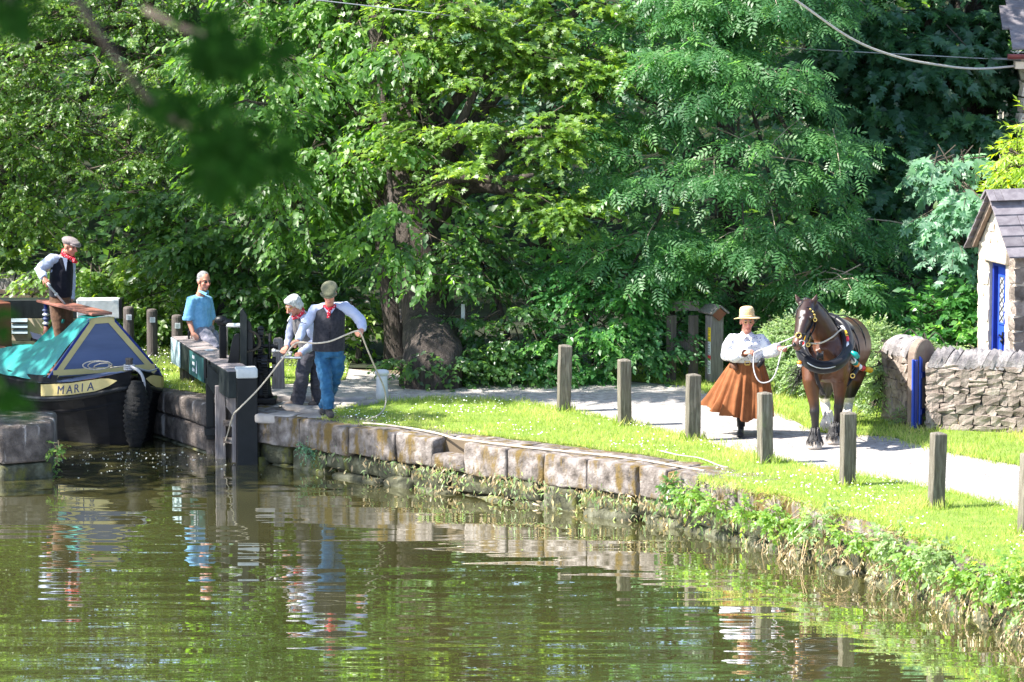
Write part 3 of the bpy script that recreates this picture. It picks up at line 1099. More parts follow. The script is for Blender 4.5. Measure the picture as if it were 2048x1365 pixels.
# side wall stones
z = 0
while z < HE - .05:
    h = random.uniform(.14, .24)
    x = 0
    while x < HL - .1:
        wd = random.uniform(.2, .45)
        put_stone(P_WALL, 'stone', hp(HW - .055, x + wd / 2, min(z + h / 2, HE - .06)), (wd * .99, .13, h * .98), math.atan2(RD.y, RD.x), hut)
        x += wd
    z += h
# door set back in the opening
dr = MB()
dr.prism([hp(DW0 + .05, .13, .02), hp(DW1 - .04, .13, .02), hp(DW1 - .04, .13, DH - .05), hp(DW0 + .05, .13, DH - .05)], RD * .04)
door = build('door', dr, M['bluepaint'], hut)
mb = MB()
for a0, a1, z0, z1 in ((DW0, DW0 + .05, 0, DH), (DW1 - .04, DW1, 0, DH), (DW0 + .05, DW1 - .04, DH - .05, DH)):
    mb.prism([hp(a0, .07, z0), hp(a1, .07, z0), hp(a1, .07, z1), hp(a0, .07, z1)], RD * .07)
build('door_frame', mb, M['navypaint'], hut)
for a0, a1, z0, z1 in ((.40, .55, .15, .8), (.58, .73, .15, .8)):
    mb = MB()
    for q0, q1, y0, y1 in ((a0, a1, z1 - .02, z1), (a0, a1, z0, z0 + .02), (a0, a0 + .02, z0 + .02, z1 - .02), (a1 - .02, a1, z0 + .02, z1 - .02)):
        mb.prism([hp(q0, .12, y0), hp(q1, .12, y0), hp(q1, .12, y1), hp(q0, .12, y1)], RD * .011)
    build('panel_moulding', mb, M['navypaint'], door)
mb = MB()
mb.prism([hp(.45, .123, .98), hp(.585, .123, .98), hp(.585, .123, 1.58), hp(.45, .123, 1.58)], RD * .006)
pane = build('window', mb, M['pane'], door)
for k in range(5):
    mb = MB()
    za = .98 + .12 * k
    mb.beam(hp(.45, .119, za), hp(.585, .119, za + .12), .008, .008)
    mb.beam(hp(.585, .1185, za), hp(.45, .1185, za + .12), .008, .008)
    build('glazing_bar', mb, M['darkprint'], door)
mb = MB()
for q0, q1, y0, y1 in ((.425, .61, 1.58, 1.605), (.425, .61, .955, .98), (.425, .45, .98, 1.58), (.585, .61, .98, 1.58)):
    mb.prism([hp(q0, .115, y0), hp(q1, .115, y0), hp(q1, .115, y1), hp(q0, .115, y1)], RD * .014)
build('window_frame', mb, M['bluepaint'], door)
mb = MB()
mb.beam(hp(.56, .118, .86), hp(.56, .118, .70), .03, .012)
mb.beam(hp(.51, .09, .82), hp(.60, .09, .80), .018, .018)
mb.ell(hp(.565, .11, .74), (.03, .03, .03))
build('handle', mb, M['iron'], door)
# slates: right slope in courses, left slope likewise
nC = 6
ov = .13
for sd in (1, -1):
    for c in range(nC):
        f0, f1 = c / nC - .02, (c + 1) / nC + .05
        def rp(f, l, up=0.0):
            w_ = HW / 2 + sd * f * (HW / 2 + .10)
            z_ = HA + .05 - f * (HA - HE) * (HW / 2 + .10) / (HW / 2)
            return hp(w_, l, z_ + up)
        x = -ov
        first = True
        while x < HL + .1:
            wd = random.uniform(.26, .5)
            lift = .012 + .02
            a0, a1 = x + .004, min(x + wd - .004, HL + .12)
            mb = MB()
            q = [rp(f0, a0, .0), rp(f0, a1, .0), rp(f1, a1, .028), rp(f1, a0, .028)]
            q[2] += Vector((0, 0, random.uniform(-.006, .006)))
            mb.prism(q, Vector((0, 0, .02)))
            build('slate', mb, M['slate'], hut)
            x += wd
x = -ov - .02
while x < HL:
    wd = random.choice((.1, .45)) if x < 0 else .5
    for sd in (1, -1):
        mb = MB()
        a0 = hp(HW / 2, x, HA + .10)
        a1 = hp(HW / 2, x + wd - .006, HA + .10)
        dn = GD * (sd * .13) + Vector((0, 0, -.13))
        mb.prism([a0, a1, a1 + dn, a0 + dn], GD * (sd * .03) + Vector((0, 0, .012)))
        build('ridge_tile', mb, M['slate'], hut)
    x += wd
for sd in (1, -1):
    mb = MB()
    mb.beam(hp(HW / 2, -.03, HA - .005), hp(HW / 2 + sd * (HW / 2 + .02), -.03, HE - .03), .06, .06)
    build('bargeboard', mb, M['jamb'], hut)

# ------------------------------------------------------------------ corner of a house at the right edge
HX = pz(2041, 4, 60).x
house = empty('cottage', (HX, 60, 0), 'stone cottage corner with maroon gutter at the top right edge', 'house')
mb = MB()
mb.prism([(HX + .1, 60.06, 0), (HX + 4, 60.5, 0), (HX + 4, 64, 0), (HX + .1, 63.6, 0)], (0, 0, 4.05))
build('wall', mb, M['hutmortar'], house)
z = 0
while z < 4.0:
    h = random.uniform(.2, .32)
    put_stone(P_HUT, 'stone', (HX + .2, 60.1, z + h / 2), (random.uniform(.34, .44), .3, h * .98), .1, house)
    put_stone(P_HUT, 'stone', (HX + .62, 60.15, z + h / 2), (.4, .3, h * .98), .1, house)
    z += h
mb = MB()
g_0, g_1 = Vector((HX - .22, 59.7, 4.22)), Vector((HX + 4, 60.1, 4.22))
P = []
for k in range(9):
    a_ = math.pi + math.pi * k / 8
    P.append((math.cos(a_) * .065, math.sin(a_) * .065))
mb.prism([g_0 + Vector((0, x_, z_)) for x_, z_ in P] + [g_0 + Vector((0, .055, 0.01)), g_0 + Vector((0, -.055, 0.01))], g_1 - g_0)
build('gutter', mb, M['gutter'], house)
mb = MB()
mb.prism([(HX - .1, 59.76, 4.02), (HX + 4, 60.16, 4.02), (HX + 4, 60.36, 4.02), (HX - .1, 60.0, 4.02)], (0, 0, .10))
build('eaves_board', mb, M['creamboard'], house)
for k in range(5):
    for j in range(6):
        y0, z0 = 59.74 + .38 * k, 4.29 + .26 * k
        x0 = HX - .15 + j * .5 - .1 * (k % 2)
        mb = MB()
        mb.prism([(x0, y0, z0), (x0 + .49, y0 + .05, z0), (x0 + .49, y0 + .48, z0 + .29), (x0, y0 + .43, z0 + .29)], (0, 0, .03))
        build('slate', mb, M['slate'], house)
# overhead lines
mb = MB()
mb.tube(smooth_pts([on(1480, -70, 56), on(1590, 0, 56.4), on(1700, 76, 57), on(1790, 113, 57.6), on(1880, 131, 58.4), on(1960, 138, 59.1), on(2044, 131, 60.0)]), .016, 8)
tag(build('power_cable', mb, M['cable'], smooth=True), 'thick pale cable sagging down to the cottage corner', 'cable')
mb = MB()
mb.tube(smooth_pts([on(560, -8, 57), on(820, 22, 57.4), on(1080, 52, 57.9), on(1300, 72, 58.3), on(1560, 95, 58.9), on(1900, 114, 59.6), on(2044, 121, 60.02)]), .0075, 6)
tag(build('telephone_wire', mb, M['wire'], smooth=True), 'thin taut grey wire crossing above the trees to the cottage', 'wire')
mb = MB()
for k in range(24):
    p_ = on(1975 + 2.6 * k, 117.2 + .1 * k, 59.95)
    mb.tube([p_, p_ + Vector((.018, -.01, .012)), p_ + Vector((.022, 0, -.012))], .006, 5)
tag(build('wire_grip', mb, M['greyrope'], smooth=True), 'pale spiral grip where the thin wire ends at the cottage', 'wire grip')
# ------------------------------------------------------------------ wooden bollards along the towpath
def post_mesh(wd, h, peak, m):
    mb = MB()
    k = wd / 2
    V = [(-k, -k, -.05), (k, -k, -.05), (k, k, -.05), (-k, k, -.05)]
    rows = 5
    Fs = []
    for i in range(1, rows + 1):
        z = h * i / rows
        for x, y in ((-1, -1), (1, -1), (1, 1), (-1, 1)):
            V.append((x * k + random.uniform(-.003, .003), y * k + random.uniform(-.003, .003), z))
    c = .012
    for x, y in ((-1, -1), (1, -1), (1, 1), (-1, 1)):
        V.append((x * (k - c), y * (k - c), h + c))
    V.append((0, 0, h + peak))
    for i in range(rows + 1):
        for j in range(4):
            Fs.append((i * 4 + j, i * 4 + (j + 1) % 4, i * 4 + 4 + (j + 1) % 4, i * 4 + 4 + j))
    L = len(V) - 1
    for j in range(4):
        Fs.append((L - 4 + j, L - 4 + (j + 1) % 4, L))
    mb.add(V, Fs)
    me = mb.mesh('wooden_bollard')
    bm = bmesh.new()
    bm.from_mesh(me)
    ed = [e for e in bm.edges if abs(e.verts[0].co.x - e.verts[1].co.x) < .02 and abs(e.verts[0].co.y - e.verts[1].co.y) < .02 and e.calc_length() > .08]
    bmesh.ops.bevel(bm, geom=ed, offset=.008, segments=1, affect='EDGES')
    bm.to_mesh(me)
    bm.free()
    me.materials.append(m)
    return me


BL = [(1127, 822, .80, 'weathered wooden bollard farthest along the towpath, in front of the dark bushes'),
      (1249, 850, .80, 'weathered wooden bollard second farthest along the towpath, left of the info post'),
      (1385, 880, .80, 'weathered wooden bollard on the lawn just left of the woman in the orange skirt'),
      (1530, 926, .83, 'weathered wooden bollard standing in front of the orange skirt'),
      (1695, 970, .83, 'greenish wooden bollard standing in front of the horse forelegs'),
      (1872, 1016, .83, 'wooden bollard on the lawn in front of the gravel, below the blue gate'),
      (2052, 1066, .85, 'wooden bollard cut off by the right edge of the picture')]
for k, (px, py, h, lb) in enumerate(BL):
    p = at(px, py)
    h = (0.83, .81, .79, .82, .82, .82, .84)[k]
    o = bpy.data.objects.new('wooden_bollard', post_mesh(.152 + random.uniform(-.006, .006), h, .028, M['woodpost']))
    COL.objects.link(o)
    o.location = p
    o.rotation_euler = (random.uniform(-.03, .03), random.uniform(-.03, .03), 0)
    o.rotation_euler.z = R(16 + random.uniform(-7, 7))
    tag(o, lb, 'bollard', 'wooden bollards along the towpath')

# dark posts with little plaques on the lock island
for px, py, h, lb in ((258, 706, .66, 'dark round-topped post with a small plaque, leftmost of three by the lock'),
                      (305, 713, .67, 'dark round-topped post with a small plaque, middle one of three by the lock'),
                      (355, 724, .66, 'dark round-topped post with plaque behind the far end of the green beam')):
    p = at(px, py)
    e = empty('lock_post', p, lb, 'post', 'dark posts with plaques beside the lock')
    mb = MB()
    mb.tube([p + Vector((0, 0, z)) for z in (-.03, .2, .4, h - .03)], [.078, .077, .077, .076], 14)
    mb.tube([p + Vector((0, 0, z)) for z in (h - .03, h - .008, h)], [.076, .066, .04], 14)
    build('shaft', mb, M['darkwood'], e, smooth=False)
    mb = MB()
    mb.box(p + Vector((.012, -.081, h - .145)), (.075, .008, .075), .05)
    pl = build('plaque', mb, M['plaque'], e)
    for k in range(4):
        mb = MB()
        mb.box(p + Vector((.012, -.0862, h - .122 - .014 * k)), (.05 - .008 * (k % 2), .002, .004), .05)
        build('print_line', mb, M['wire'], pl)

# white mooring bollards
for px, py, h, r_, lb in ((764, 801, .40, .072, 'squat white-painted mooring bollard on the grass beside the tow rope'),
                          (319, 690, .235, .045, 'small white bollard half hidden behind the middle dark post')):
    p = at(px, py)
    e = empty('mooring_bollard', p, lb, 'bollard')
    mb = MB()
    mb.lathe([(r_ * 1.12, -.03), (r_ * 1.08, h * .3), (r_, h * .72), (r_ * .98, h * .83)], p, 20)
    build('shaft', mb, M['greywhite'], e, smooth=True)
    mb = MB()
    mb.lathe([(r_ * .9, h * .82), (r_ * 1.2, h * .85), (r_ * 1.32, h * .90), (r_ * 1.25, h * .96), (r_ * .9, h), (r_ * .2, h * 1.005)], p, 20)
    build('cap', mb, M['greywhite'], e, smooth=True)

# pale weathered post behind the paddle gear
p = at(556, 777)
mb = MB()
mb.prism([p + Vector((x, 0, z)) for x, z in ((-.085, -.04), (.085, -.04), (.078, .4), (.066, .64), (.03, .665), (-.06, .655), (-.075, .4))], (0, .14, 0))
tag(build('weathered_post', mb, M['greywood'], bevel=.01), 'split pale grey timber post just behind the iron paddle gear', 'post')
p = at(449, 745)
e = empty('weathered_post', p, 'pale grey timber post with white tag behind the gate handrail', 'post')
mb = MB()
mb.box(p + Vector((0, 0, .30)), (.10, .10, .66), .1)
build('shaft', mb, M['greywood'], e, bevel=.008)
mb = MB()
mb.box(p + Vector((0.002, -.0585, .42)), (.05, .01, .09), .1)
build('tag_plate', mb, M['plaque'], e)

# ------------------------------------------------------------------ lock gate, its balance beam, posts and rail
gate = empty('lock_gate', pz(470, -.02, 54.0), 'open wooden lock gate with long dark green balance beam', 'lock gate')
BT = .55
Bn, Bf = pz(482, BT - .17, 53.75), pz(368, BT - .17, 57.3)
bd = (Bf - Bn).normalized()
bl = Vector((-bd.y, bd.x, 0))          # to the left of the beam, the side we see
if bl.x > 0:
    bl = -bl
V, Fs = rbox((Bf - Bn).length, .34, .34, .012, 16, 3, 3, .006, 5.0)
mb = MB()
mb.add([Bn + bd * v.x + bl * (v.y - .17) + Vector((0, 0, v.z - .17)) for v in V], Fs)
build('balance_beam', mb, M['gatepaint'], gate, recalc=True)
Lb = (Bf - Bn).length


def side_panel(name, a0, a1, z0, z1, m, off=.173, th=.008, **k):
    """A plate on the visible flank of the beam; a counts from the near end."""
    q = [Bn + bd * a0 + bl * off + Vector((0, 0, z0)), Bn + bd * a1 + bl * off + Vector((0, 0, z0)), Bn + bd * a1 + bl * off + Vector((0, 0, z1)), Bn + bd * a0 + bl * off + Vector((0, 0, z1))]
    mb = MB()
    mb.prism(q, bl * th)
    return build(name, mb, m, k.get('parent', gate))


side_panel('painted_end', Lb - .62, Lb - .005, -.168, .168, M['paleblue'], label='pale blue')
num = side_panel('number_plate', Lb * .40, Lb * .66, -.165, .150, M['tealpaint'])
for k in range(3):
    side_panel('digit', Lb * .56, Lb * .595, .075 - .085 * k, .115 - .085 * k, M['plaque'], off=.1835, th=.003, parent=num)
q = [Bn + bd * (Lb * .515) + bl * .1835 + Vector((0, 0, -.10)), Bn + bd * (Lb * .535) + bl * .1835 + Vector((0, 0, -.10)), Bn + bd * (Lb * .525) + bl * .1835 + Vector((0, 0, .07))]
mb = MB()
mb.prism(q, bl * .003)
build('digit', mb, M['plaque'], num)
mb = MB()
V, Fs = rbox(Lb - .02, .335, .012, .004, 16, 3, 1, .004, 8.0)
mb.add([Bn + bd * (.01 + v.x) + bl * (v.y - .167) + Vector((0, 0, v.z + .168)) for v in V], Fs)
build('worn_top', mb, M['beamtop'], gate)
mb = MB()
mb.box(Bn + bd * 2.1 + bl * -.02 + Vector((0, 0, .186)), (.10, .07, .008), .5)
build('white_tag', mb, M['whitepaint'], gate)
for a0 in (Lb * .36, Lb * .30):
    mb = MB()
    pts = [Bn + bd * a0 + bl * .19 + Vector((0, 0, z)) for z in (.17, .05, -.08)]
    mb.tube(pts, .02, 6)
    build('bracket', mb, M['iron'], gate)
for a0 in (Lb - .35, Lb - .55):
    pb = Bn + bd * a0 + bl * (.0) + Vector((0, 0, .17))
    mb = MB()
    mb.tube(smooth_pts([pb, pb + Vector((0, 0, .10)), pb + Vector((.04, 0, .13)), pb + Vector((.085, 0, .10)), pb + Vector((.09, 0, 0))], 4), .014, 6)
    build('staple', mb, M['iron'], gate)
    break
# prop under the far end
mb = MB()
pp = Bf + bd * -.3
mb.box((pp.x, pp.y, .10), (.2, .2, .24), .3)
build('beam_prop', mb, M['darkwood'], gate)
# upright timbers under the beam
def upright(name, x0, x1, y0, y1, D, th, m, rot=0.1):
    a, c = on(x0, y0, D), on(x1, y1, D)
    zt, zb = a.z, c.z
    mb = MB()
    mb.box(((a.x + c.x) / 2, D + th / 2, (zt + zb) / 2), (c.x - a.x, th, zt - zb), rot)
    return build(name, mb, m, gate, bevel=.006)


upright('gate_post', 429, 451, 772, 930, 54.25, .16, M['greywood'])
mb = MB()
mb.prism([on(414, 728, 54.3), on(452, 764, 54.3), on(452, 790, 54.3), on(429, 790, 54.3), on(414, 768, 54.3)], (0, .13, 0))
build('knee', mb, M['gatepaint'], gate, bevel=.005)
upright('iron_post', 411, 428, 768, 880, 54.65, .12, M['iron'])
upright('collar', 408, 432, 858, 872, 54.55, .2, M['iron'])
mb = MB()
mb.prism([on(453, 762, 54.05), on(468, 777, 54.05), on(468, 835, 54.05), on(453, 815, 54.05)], (0, .06, 0))
build('gate_board', mb, M['greywood'], gate, bevel=.004)
for k in range(4):
    x0 = 452 + 5 * k
    mb = MB()
    D = 54.35 - .03 * k
    mb.prism([on(x0, 812 + 3 * k, D), on(x0 + 4.7, 812 + 3 * k, D), on(x0 + 4.7, 935, D), on(x0, 935, D)], (0, .05, 0))
    build('gate_board', mb, M['darkwood'], gate)
for y in (846, 880):
    mb = MB()
    mb.beam(on(450, y, 54.25), on(472, y + 2, 54.15), .07, .07)
    build('rail', mb, M['darkstone'], gate)
# white-capped mitre post in front of the quay end
pc = pz(493, 0, 53.85)
mb = MB()
mb.box((pc.x, pc.y, -.19), (.265, .235, 1.30), R(9))
build('mitre_post', mb, M['blackpaint'], gate, bevel=.008)
V, Fs = rbox(.275, .245, .13, .02, 2, 2, 2, .004, 2.0)
mb = MB()
Rm = Matrix.Rotation(R(9), 3, 'Z')
mb.add([Vector((pc.x, pc.y, .462)) + Rm @ Vector((v.x - .1375, v.y - .1225, v.z)) for v in V], Fs)
build('white_cap', mb, M['wornwhite'], gate, smooth=True)
mb = MB()
a_, b_ = on(468, 752, 53.8), on(468, 925, 53.8)
mb.beam(a_, b_, .014, .05)
build('edge_strip', mb, M['greywood'], gate)
# handrail with rollers above the beam
ph = pz(446, BT, 55.0)
mb = MB()
mb.box(ph + Vector((0, 0, .24)), (.09, .08, .50), .2)
build('rail_post', mb, M['blackpaint'], gate, bevel=.005)
mb = MB()
mb.tube([ph + Vector((-.06, 0, .49)), ph + Vector((.12, -.02, .47))], .055, 10)
mb.ell(ph + Vector((-.02, 0, .51)), (.09, .07, .06))
build('rail_roller', mb, M['iron'], gate, smooth=True)
mb = MB()
mb.tube([ph + Vector((.06, -.02, .44)), on(484, 651, 54.6)], .028, 10)
build('handrail', mb, M['wornwhite'], gate, smooth=True)
mb = MB()
mb.prism([on(480, 622, 54.45), on(485, 617, 54.45), on(494, 632, 54.45), on(494, 745, 54.45), on(480, 745, 54.45)], (0, .09, 0))
build('paddle_post', mb, M['gatepaint'], gate, bevel=.004)
mb = MB()
mb.prism([on(452, 744, 54.5), on(464, 682, 54.5), on(468, 671, 54.5), on(474, 667, 54.5), on(479.5, 668, 54.5), on(479.5, 744, 54.5)], (0, .05, 0))
build('paddle_cover', mb, M['blackpaint'], gate, bevel=.004)
mb = MB()
mb.prism([on(494.5, 640, 54.5), on(501, 646, 54.5), on(506, 668, 54.5), on(506, 740, 54.5), on(494.5, 740, 54.5)], (0, .09, 0))
build('paddle_frame', mb, M['iron'], gate, bevel=.004)

# ------------------------------------------------------------------ iron paddle gear
PG = pz(523, 0.02, 54.75)
gear = empty('paddle_gear', PG, 'black cast iron paddle winding gear with toothed wheel and rack', 'winding gear')
g = PG
mb = MB()
mb.box(g + Vector((-.03, 0, .03)), (.46, .34, .07))
build('base_plate', mb, M['iron'], gear, bevel=.01)
mb = MB()
mb.tube([g + Vector((0, 0, z)) for z in (.06, .12, .3, .5, .62)], [(.17, .13), (.135, .10), (.115, .09), (.105, .085), (.12, .09)], 16, side=(1, 0, 0))
build('pedestal', mb, M['iron'], gear, smooth=True)
for s in (-1, 1):
    mb = MB()
    mb.prism([g + Vector((s * .07 - .02, -.12, z)) + Vector((0, y, 0)) for z, y in ((.08, -.04), (.08, .02), (.6, .02), (.6, -.0))], (.035, 0, 0))
    build('rib', mb, M['iron'], gear)
for s in (-.13, .10):
    mb = MB()
    mb.prism([g + Vector((s, y, z)) for y, z in ((-.11, .58), (.11, .58), (.12, .8), (.06, .9), (-.06, .9), (-.12, .8))], (.03, 0, 0))
    build('side_frame', mb, M['iron'], gear, bevel=.006)


def cog(name, c, rad, wd, teeth, m):
    mb = MB()
    poly = []
    for k in range(teeth * 4):
        a_ = 2 * math.pi * k / (teeth * 4)
        rr = rad if k % 4 in (0, 1) else rad * .88
        poly.append(c + Vector((-wd / 2, rr * math.cos(a_), rr * math.sin(a_))))
    mb.prism(poly, (wd, 0, 0))
    return build(name, mb, m, gear)


cog('cog_wheel', g + Vector((.0, -.02, .72)), .225, .07, 26, M['iron'])
cog('pinion', g + Vector((.055, -.16, .55)), .085, .08, 11, M['iron'])
cog('ratchet', g + Vector((-.10, -.02, .74)), .15, .03, 22, M['greasy'])
for z, x0, x1, r_ in ((.74, -.22, .2, .028), (.55, -.2, .17, .03), (.40, -.14, .13, .035)):
    mb = MB()
    mb.tube([g + Vector((x0, -.08, z)), g + Vector((x1, -.08, z))], r_, 10)
    for x in (x0, x1):
        mb.tube([g + Vector((x - .025, -.08, z)), g + Vector((x + .025, -.08, z))], r_ * 1.7, 10)
    build('shaft', mb, M['iron'], gear, smooth=False)
mb = MB()
rk = g + Vector((.062, -.15, 0))
mb.box(rk + Vector((0, .02, .33)), (.04, .03, .5))
for k in range(16):
    mb.box(rk + Vector((0, -.005, .11 + .028 * k)), (.062, .03, .014))
build('rack', mb, M['iron'], gear)
mb = MB()
rk = pz(500, .55, 54.55)
mb.box(rk + Vector((0, .02, .03)), (.055, .03, .42))
for k in range(11):
    mb.box(rk + Vector((-.035, .01, -.15 + .036 * k)), (.03, .03, .018))
build('paddle_rack', mb, M['greasy'], gear)
mb = MB()
arc = [on(x, y, 54.5) for x, y in ((500, 662), (512, 668), (519, 680), (518, 692), (508, 700), (492, 704))]
mb.tube(smooth_pts(arc), .017, 6)
for p_ in smooth_pts(arc, 4):
    mb.box(p_, (.03, .04, .02), .3)
build('chain', mb, M['greasy'], gear)
mb = MB()
mb.ell(g + Vector((.0, 0, .955)), (.05, .05, .04))
build('cap', mb, M['iron'], gear, smooth=True)
# the windlass handle fitted to the spindle
mb = MB()
mb.tube([on(543, 702, 54.55), on(584, 706, 54.3)], .017, 8)
mb.tube([on(545, 702, 54.52), on(552, 703, 54.5)], .03, 8)
spd = tag(build('spindle', mb, M['steel'], smooth=True), 'steel spindle between the paddle gear and the stooping man', 'spindle')
mb = MB()
mb.tube(smooth_pts([on(578, 705, 54.3), on(581, 712, 54.15), on(566, 715, 53.95)], 3) + [on(563, 715.5, 53.93), on(603, 716, 53.7)], .015, 8)
tag(build('windlass', mb, M['steel'], smooth=True), 'steel windlass crank gripped by the stooping white-haired man', 'windlass')

# ------------------------------------------------------------------ narrowboat
ST = pz(270, ZW, 55.35)
FW = -AX
RT = Vector((math.cos(TH), math.sin(TH), 0))


def bp_(t, r_, z):
    return Vector((ST.x, ST.y, 0)) + AX * t + RT * r_ + Vector((0, 0, z))


boat = empty('narrowboat', Vector((ST.x, ST.y, ZW)) + AX * 2.5, 'black narrowboat with blue cratch and teal sheets leaving the lock', 'narrowboat')
BW = .97


def interp(t, xs, ys):
    return float(np.interp(t, xs, ys))


def hw(t):
    return interp(t, [0, .06, .2, .45, .8, 1.2, 1.8, 2.6], [.05, .16, .34, .56, .76, .88, .95, BW])


def sheer(t):
    return interp(t, [0, .3, .6, 1.1, 1.8, 3], [.34, .235, .165, .10, .06, .05])


ts = [0, .03, .07, .12, .2, .3, .45, .6, .8, 1.0, 1.25, 1.5, 1.8, 2.3, 3, 4, 6, 9, 13]
mb = MB()
for s in (-1, 1):
    P = []
    for t_ in ts:
        row = []
        for zf, wf in ((0, 1), (-.18, 1.0), (-.19, 1.035), (-.235, 1.04), (-.245, 1.0), (-.36, .965), (-.372, .985), (-.40, .985), (-.41, .955), (-.6, .89), (-.85, .80), (-1.2, .7)):
            q = .9 + .1 * min(t_ / 1.2, 1)
            row.append(bp_(t_ + (0 if zf > -.3 else (-zf - .3) * .16 * max(0, 1 - t_ * 2)), s * hw(t_) * wf * (1 if zf > -.3 else q), sheer(t_) + zf))
        P.append(row if s < 0 else row[::-1])
    mb.grid(P)
build('hull', mb, M['hull'], boat, smooth=False)
mb = MB()
P = []
for t_ in ts:
    if t_ > 2.0:
        break
    P.append([bp_(t_, hw(t_) * k_ * .985, sheer(t_) + .005 + .09 * (1 - abs(k_)) * min(1, t_ * 2)) for k_ in (-1, -.6, 0, .6, 1)])
mb.grid(P)
build('fore_deck', mb, M['boatblue'], boat)
# cream name panels with rounded ends
for s in (-1, 1):
    mb = MB()
    top, bot = [], []
    rng = np.linspace(.09, 1.12, 16)
    for i, t_ in enumerate(rng):
        e = min(1, (i / 2.5)) ** .5 if i < 3 else 1
        zc = sheer(t_) - .092
        hh = .075 * e + .003
        top.append(bp_(t_, s * (hw(t_) + .009), zc + hh))
        bot.append(bp_(t_ + .03 * 0, s * (hw(t_) + .009), zc - hh))
    mb.grid([top, bot])
    build('name_panel', mb, M['cream'], boat)
    # rubbing strake
    mb = MB()
    mb.tube([bp_(t_, s * (hw(t_) + .012), sheer(t_) - .212) for t_ in ts], .034, 8)
    build('rubbing_strake', mb, M['blackpaint'], boat, smooth=True)
    mb = MB()
    P = [[bp_(t_, s * (hw(t_) - .01), sheer(t_) - .002), bp_(t_, s * (hw(t_) - .03) * .97, sheer(t_) + .10)] for t_ in np.linspace(.85, 6, 12)]
    mb.grid(P)
    build('coaming', mb, M['boatblue'] if s > 0 else M['hull'], boat)


def letters(txt, size, place, m, parent, shear=.25, spacing=1.1, ext=.002):
    """Raised letters; place(u) gives the origin and the x axis at distance u along the line."""
    u = 0.0
    for ch in txt:
        cu = bpy.data.curves.new('letter', 'FONT')
        cu.body = ch
        cu.size = size
        cu.shear = shear
        cu.extrude = ext
        o = bpy.data.objects.new('letter', cu)
        TMP.collection.objects.link(o)
        TMP.view_layers[0].update()
        dg = TMP.view_layers[0].depsgraph
        me = bpy.data.meshes.new_from_object(o.evaluated_get(dg))
        wdt = max((v_.co.x for v_ in me.vertices), default=size * .4)
        org, xa, na = place(u + wdt / 2)
        xa = xa.normalized()
        za = Vector((0, 0, 1))
        za = (za - xa * za.dot(xa)).normalized()
        ya = na
        for v_ in me.vertices:
            v_.co = org + xa * (v_.co.x - wdt / 2) + za * v_.co.y + ya * v_.co.z
        bpy.data.objects.remove(o)
        link('letter', me, m, parent)
        u += wdt + size * .10 * spacing


def name_place(u):
    t_ = .80 - u * .90
    a, c = bp_(t_ + .02, -(hw(t_ + .02) + .012), sheer(t_ + .02) - .150), bp_(t_ - .02, -(hw(t_ - .02) + .012), sheer(t_ - .02) - .150)
    d = (c - a).normalized()
    nrm = Vector((d.y, -d.x, 0)).normalized()
    return (a + c) / 2, d, nrm


letters('MARIA', .155, name_place, M['letter'], boat)
# cratch board
CT = 1.02


def cr(r_, z, dt=0.0):
    return bp_(CT + .10 * (z - .19) + dt, r_, z)


B0, B1, Z0, Z1 = .80, .17, .185, .93
mb = MB()
mb.prism([cr(-B0, Z0), cr(B0, Z0), cr(B1, Z1), cr(-B1, Z1)], AX * .03)
crb = build('cratch_board', mb, M['boatblue'], boat)


def strip(name, a, c, wd, m, lift=.006, th=.006):
    a, c = Vector((a[0], a[1])), Vector((c[0], c[1]))
    d = (c - a).normalized()
    n_ = Vector((-d.y, d.x)) * wd
    mb = MB()
    q = [a, c, c + n_, a + n_]
    mb.prism([cr(p[0], p[1], -lift) for p in q], FW * th)
    build(name, mb, m, crb)


for s in (-1, 1):
    e0, e1 = (s * B0, Z0), (s * B1, Z1)
    a, c = Vector(e0), Vector(e1)
    d = (c - a).normalized()
    strip('navy_edge', a if s > 0 else c, c if s > 0 else a, .035, M['boatnavy'])
    off = Vector((-s * .042, .0))
    strip('cream_band', (a + off) if s > 0 else (c + off), (c + off) if s > 0 else (a + off), .075, M['cream'], lift=.007)
strip('cream_band', (-B0 + .07, Z0 + .015), (B0 - .07, Z0 + .015), .075, M['cream'], lift=.0085)
strip('cream_band', (-B1 - .01, Z1 - .075), (B1 + .01, Z1 - .075), .077, M['cream'], lift=.0085)
# teal side sheets
def cloth(name, rows, amp, sc_, seed, nsub=14):
    P = []
    for row in rows:
        P.append(smooth_pts(row, max(2, nsub // (len(row) - 1))))
    mb = MB()
    # refine along rows
    R2 = []
    for a, c in zip(P, P[1:]):
        for k in range(5):
            R2.append([p.lerp(q, k / 5) for p, q in zip(a, c)])
    R2.append(P[-1])
    out = []
    for i, row in enumerate(R2):
        out.append([p + (RT * -.6 + FW * .4 + Vector((0, 0, .5))) * (amp * (mnoise.noise(Vector((p.x * sc_ + seed, p.y * sc_, p.z * sc_ * .6))) + .5 * mnoise.noise(Vector((p.x * sc_ * 2.3, p.y * sc_ * 2.3 + seed, p.z * sc_))))) for p in row])
    mb.grid(out)
    me = mb.mesh(name)
    return me


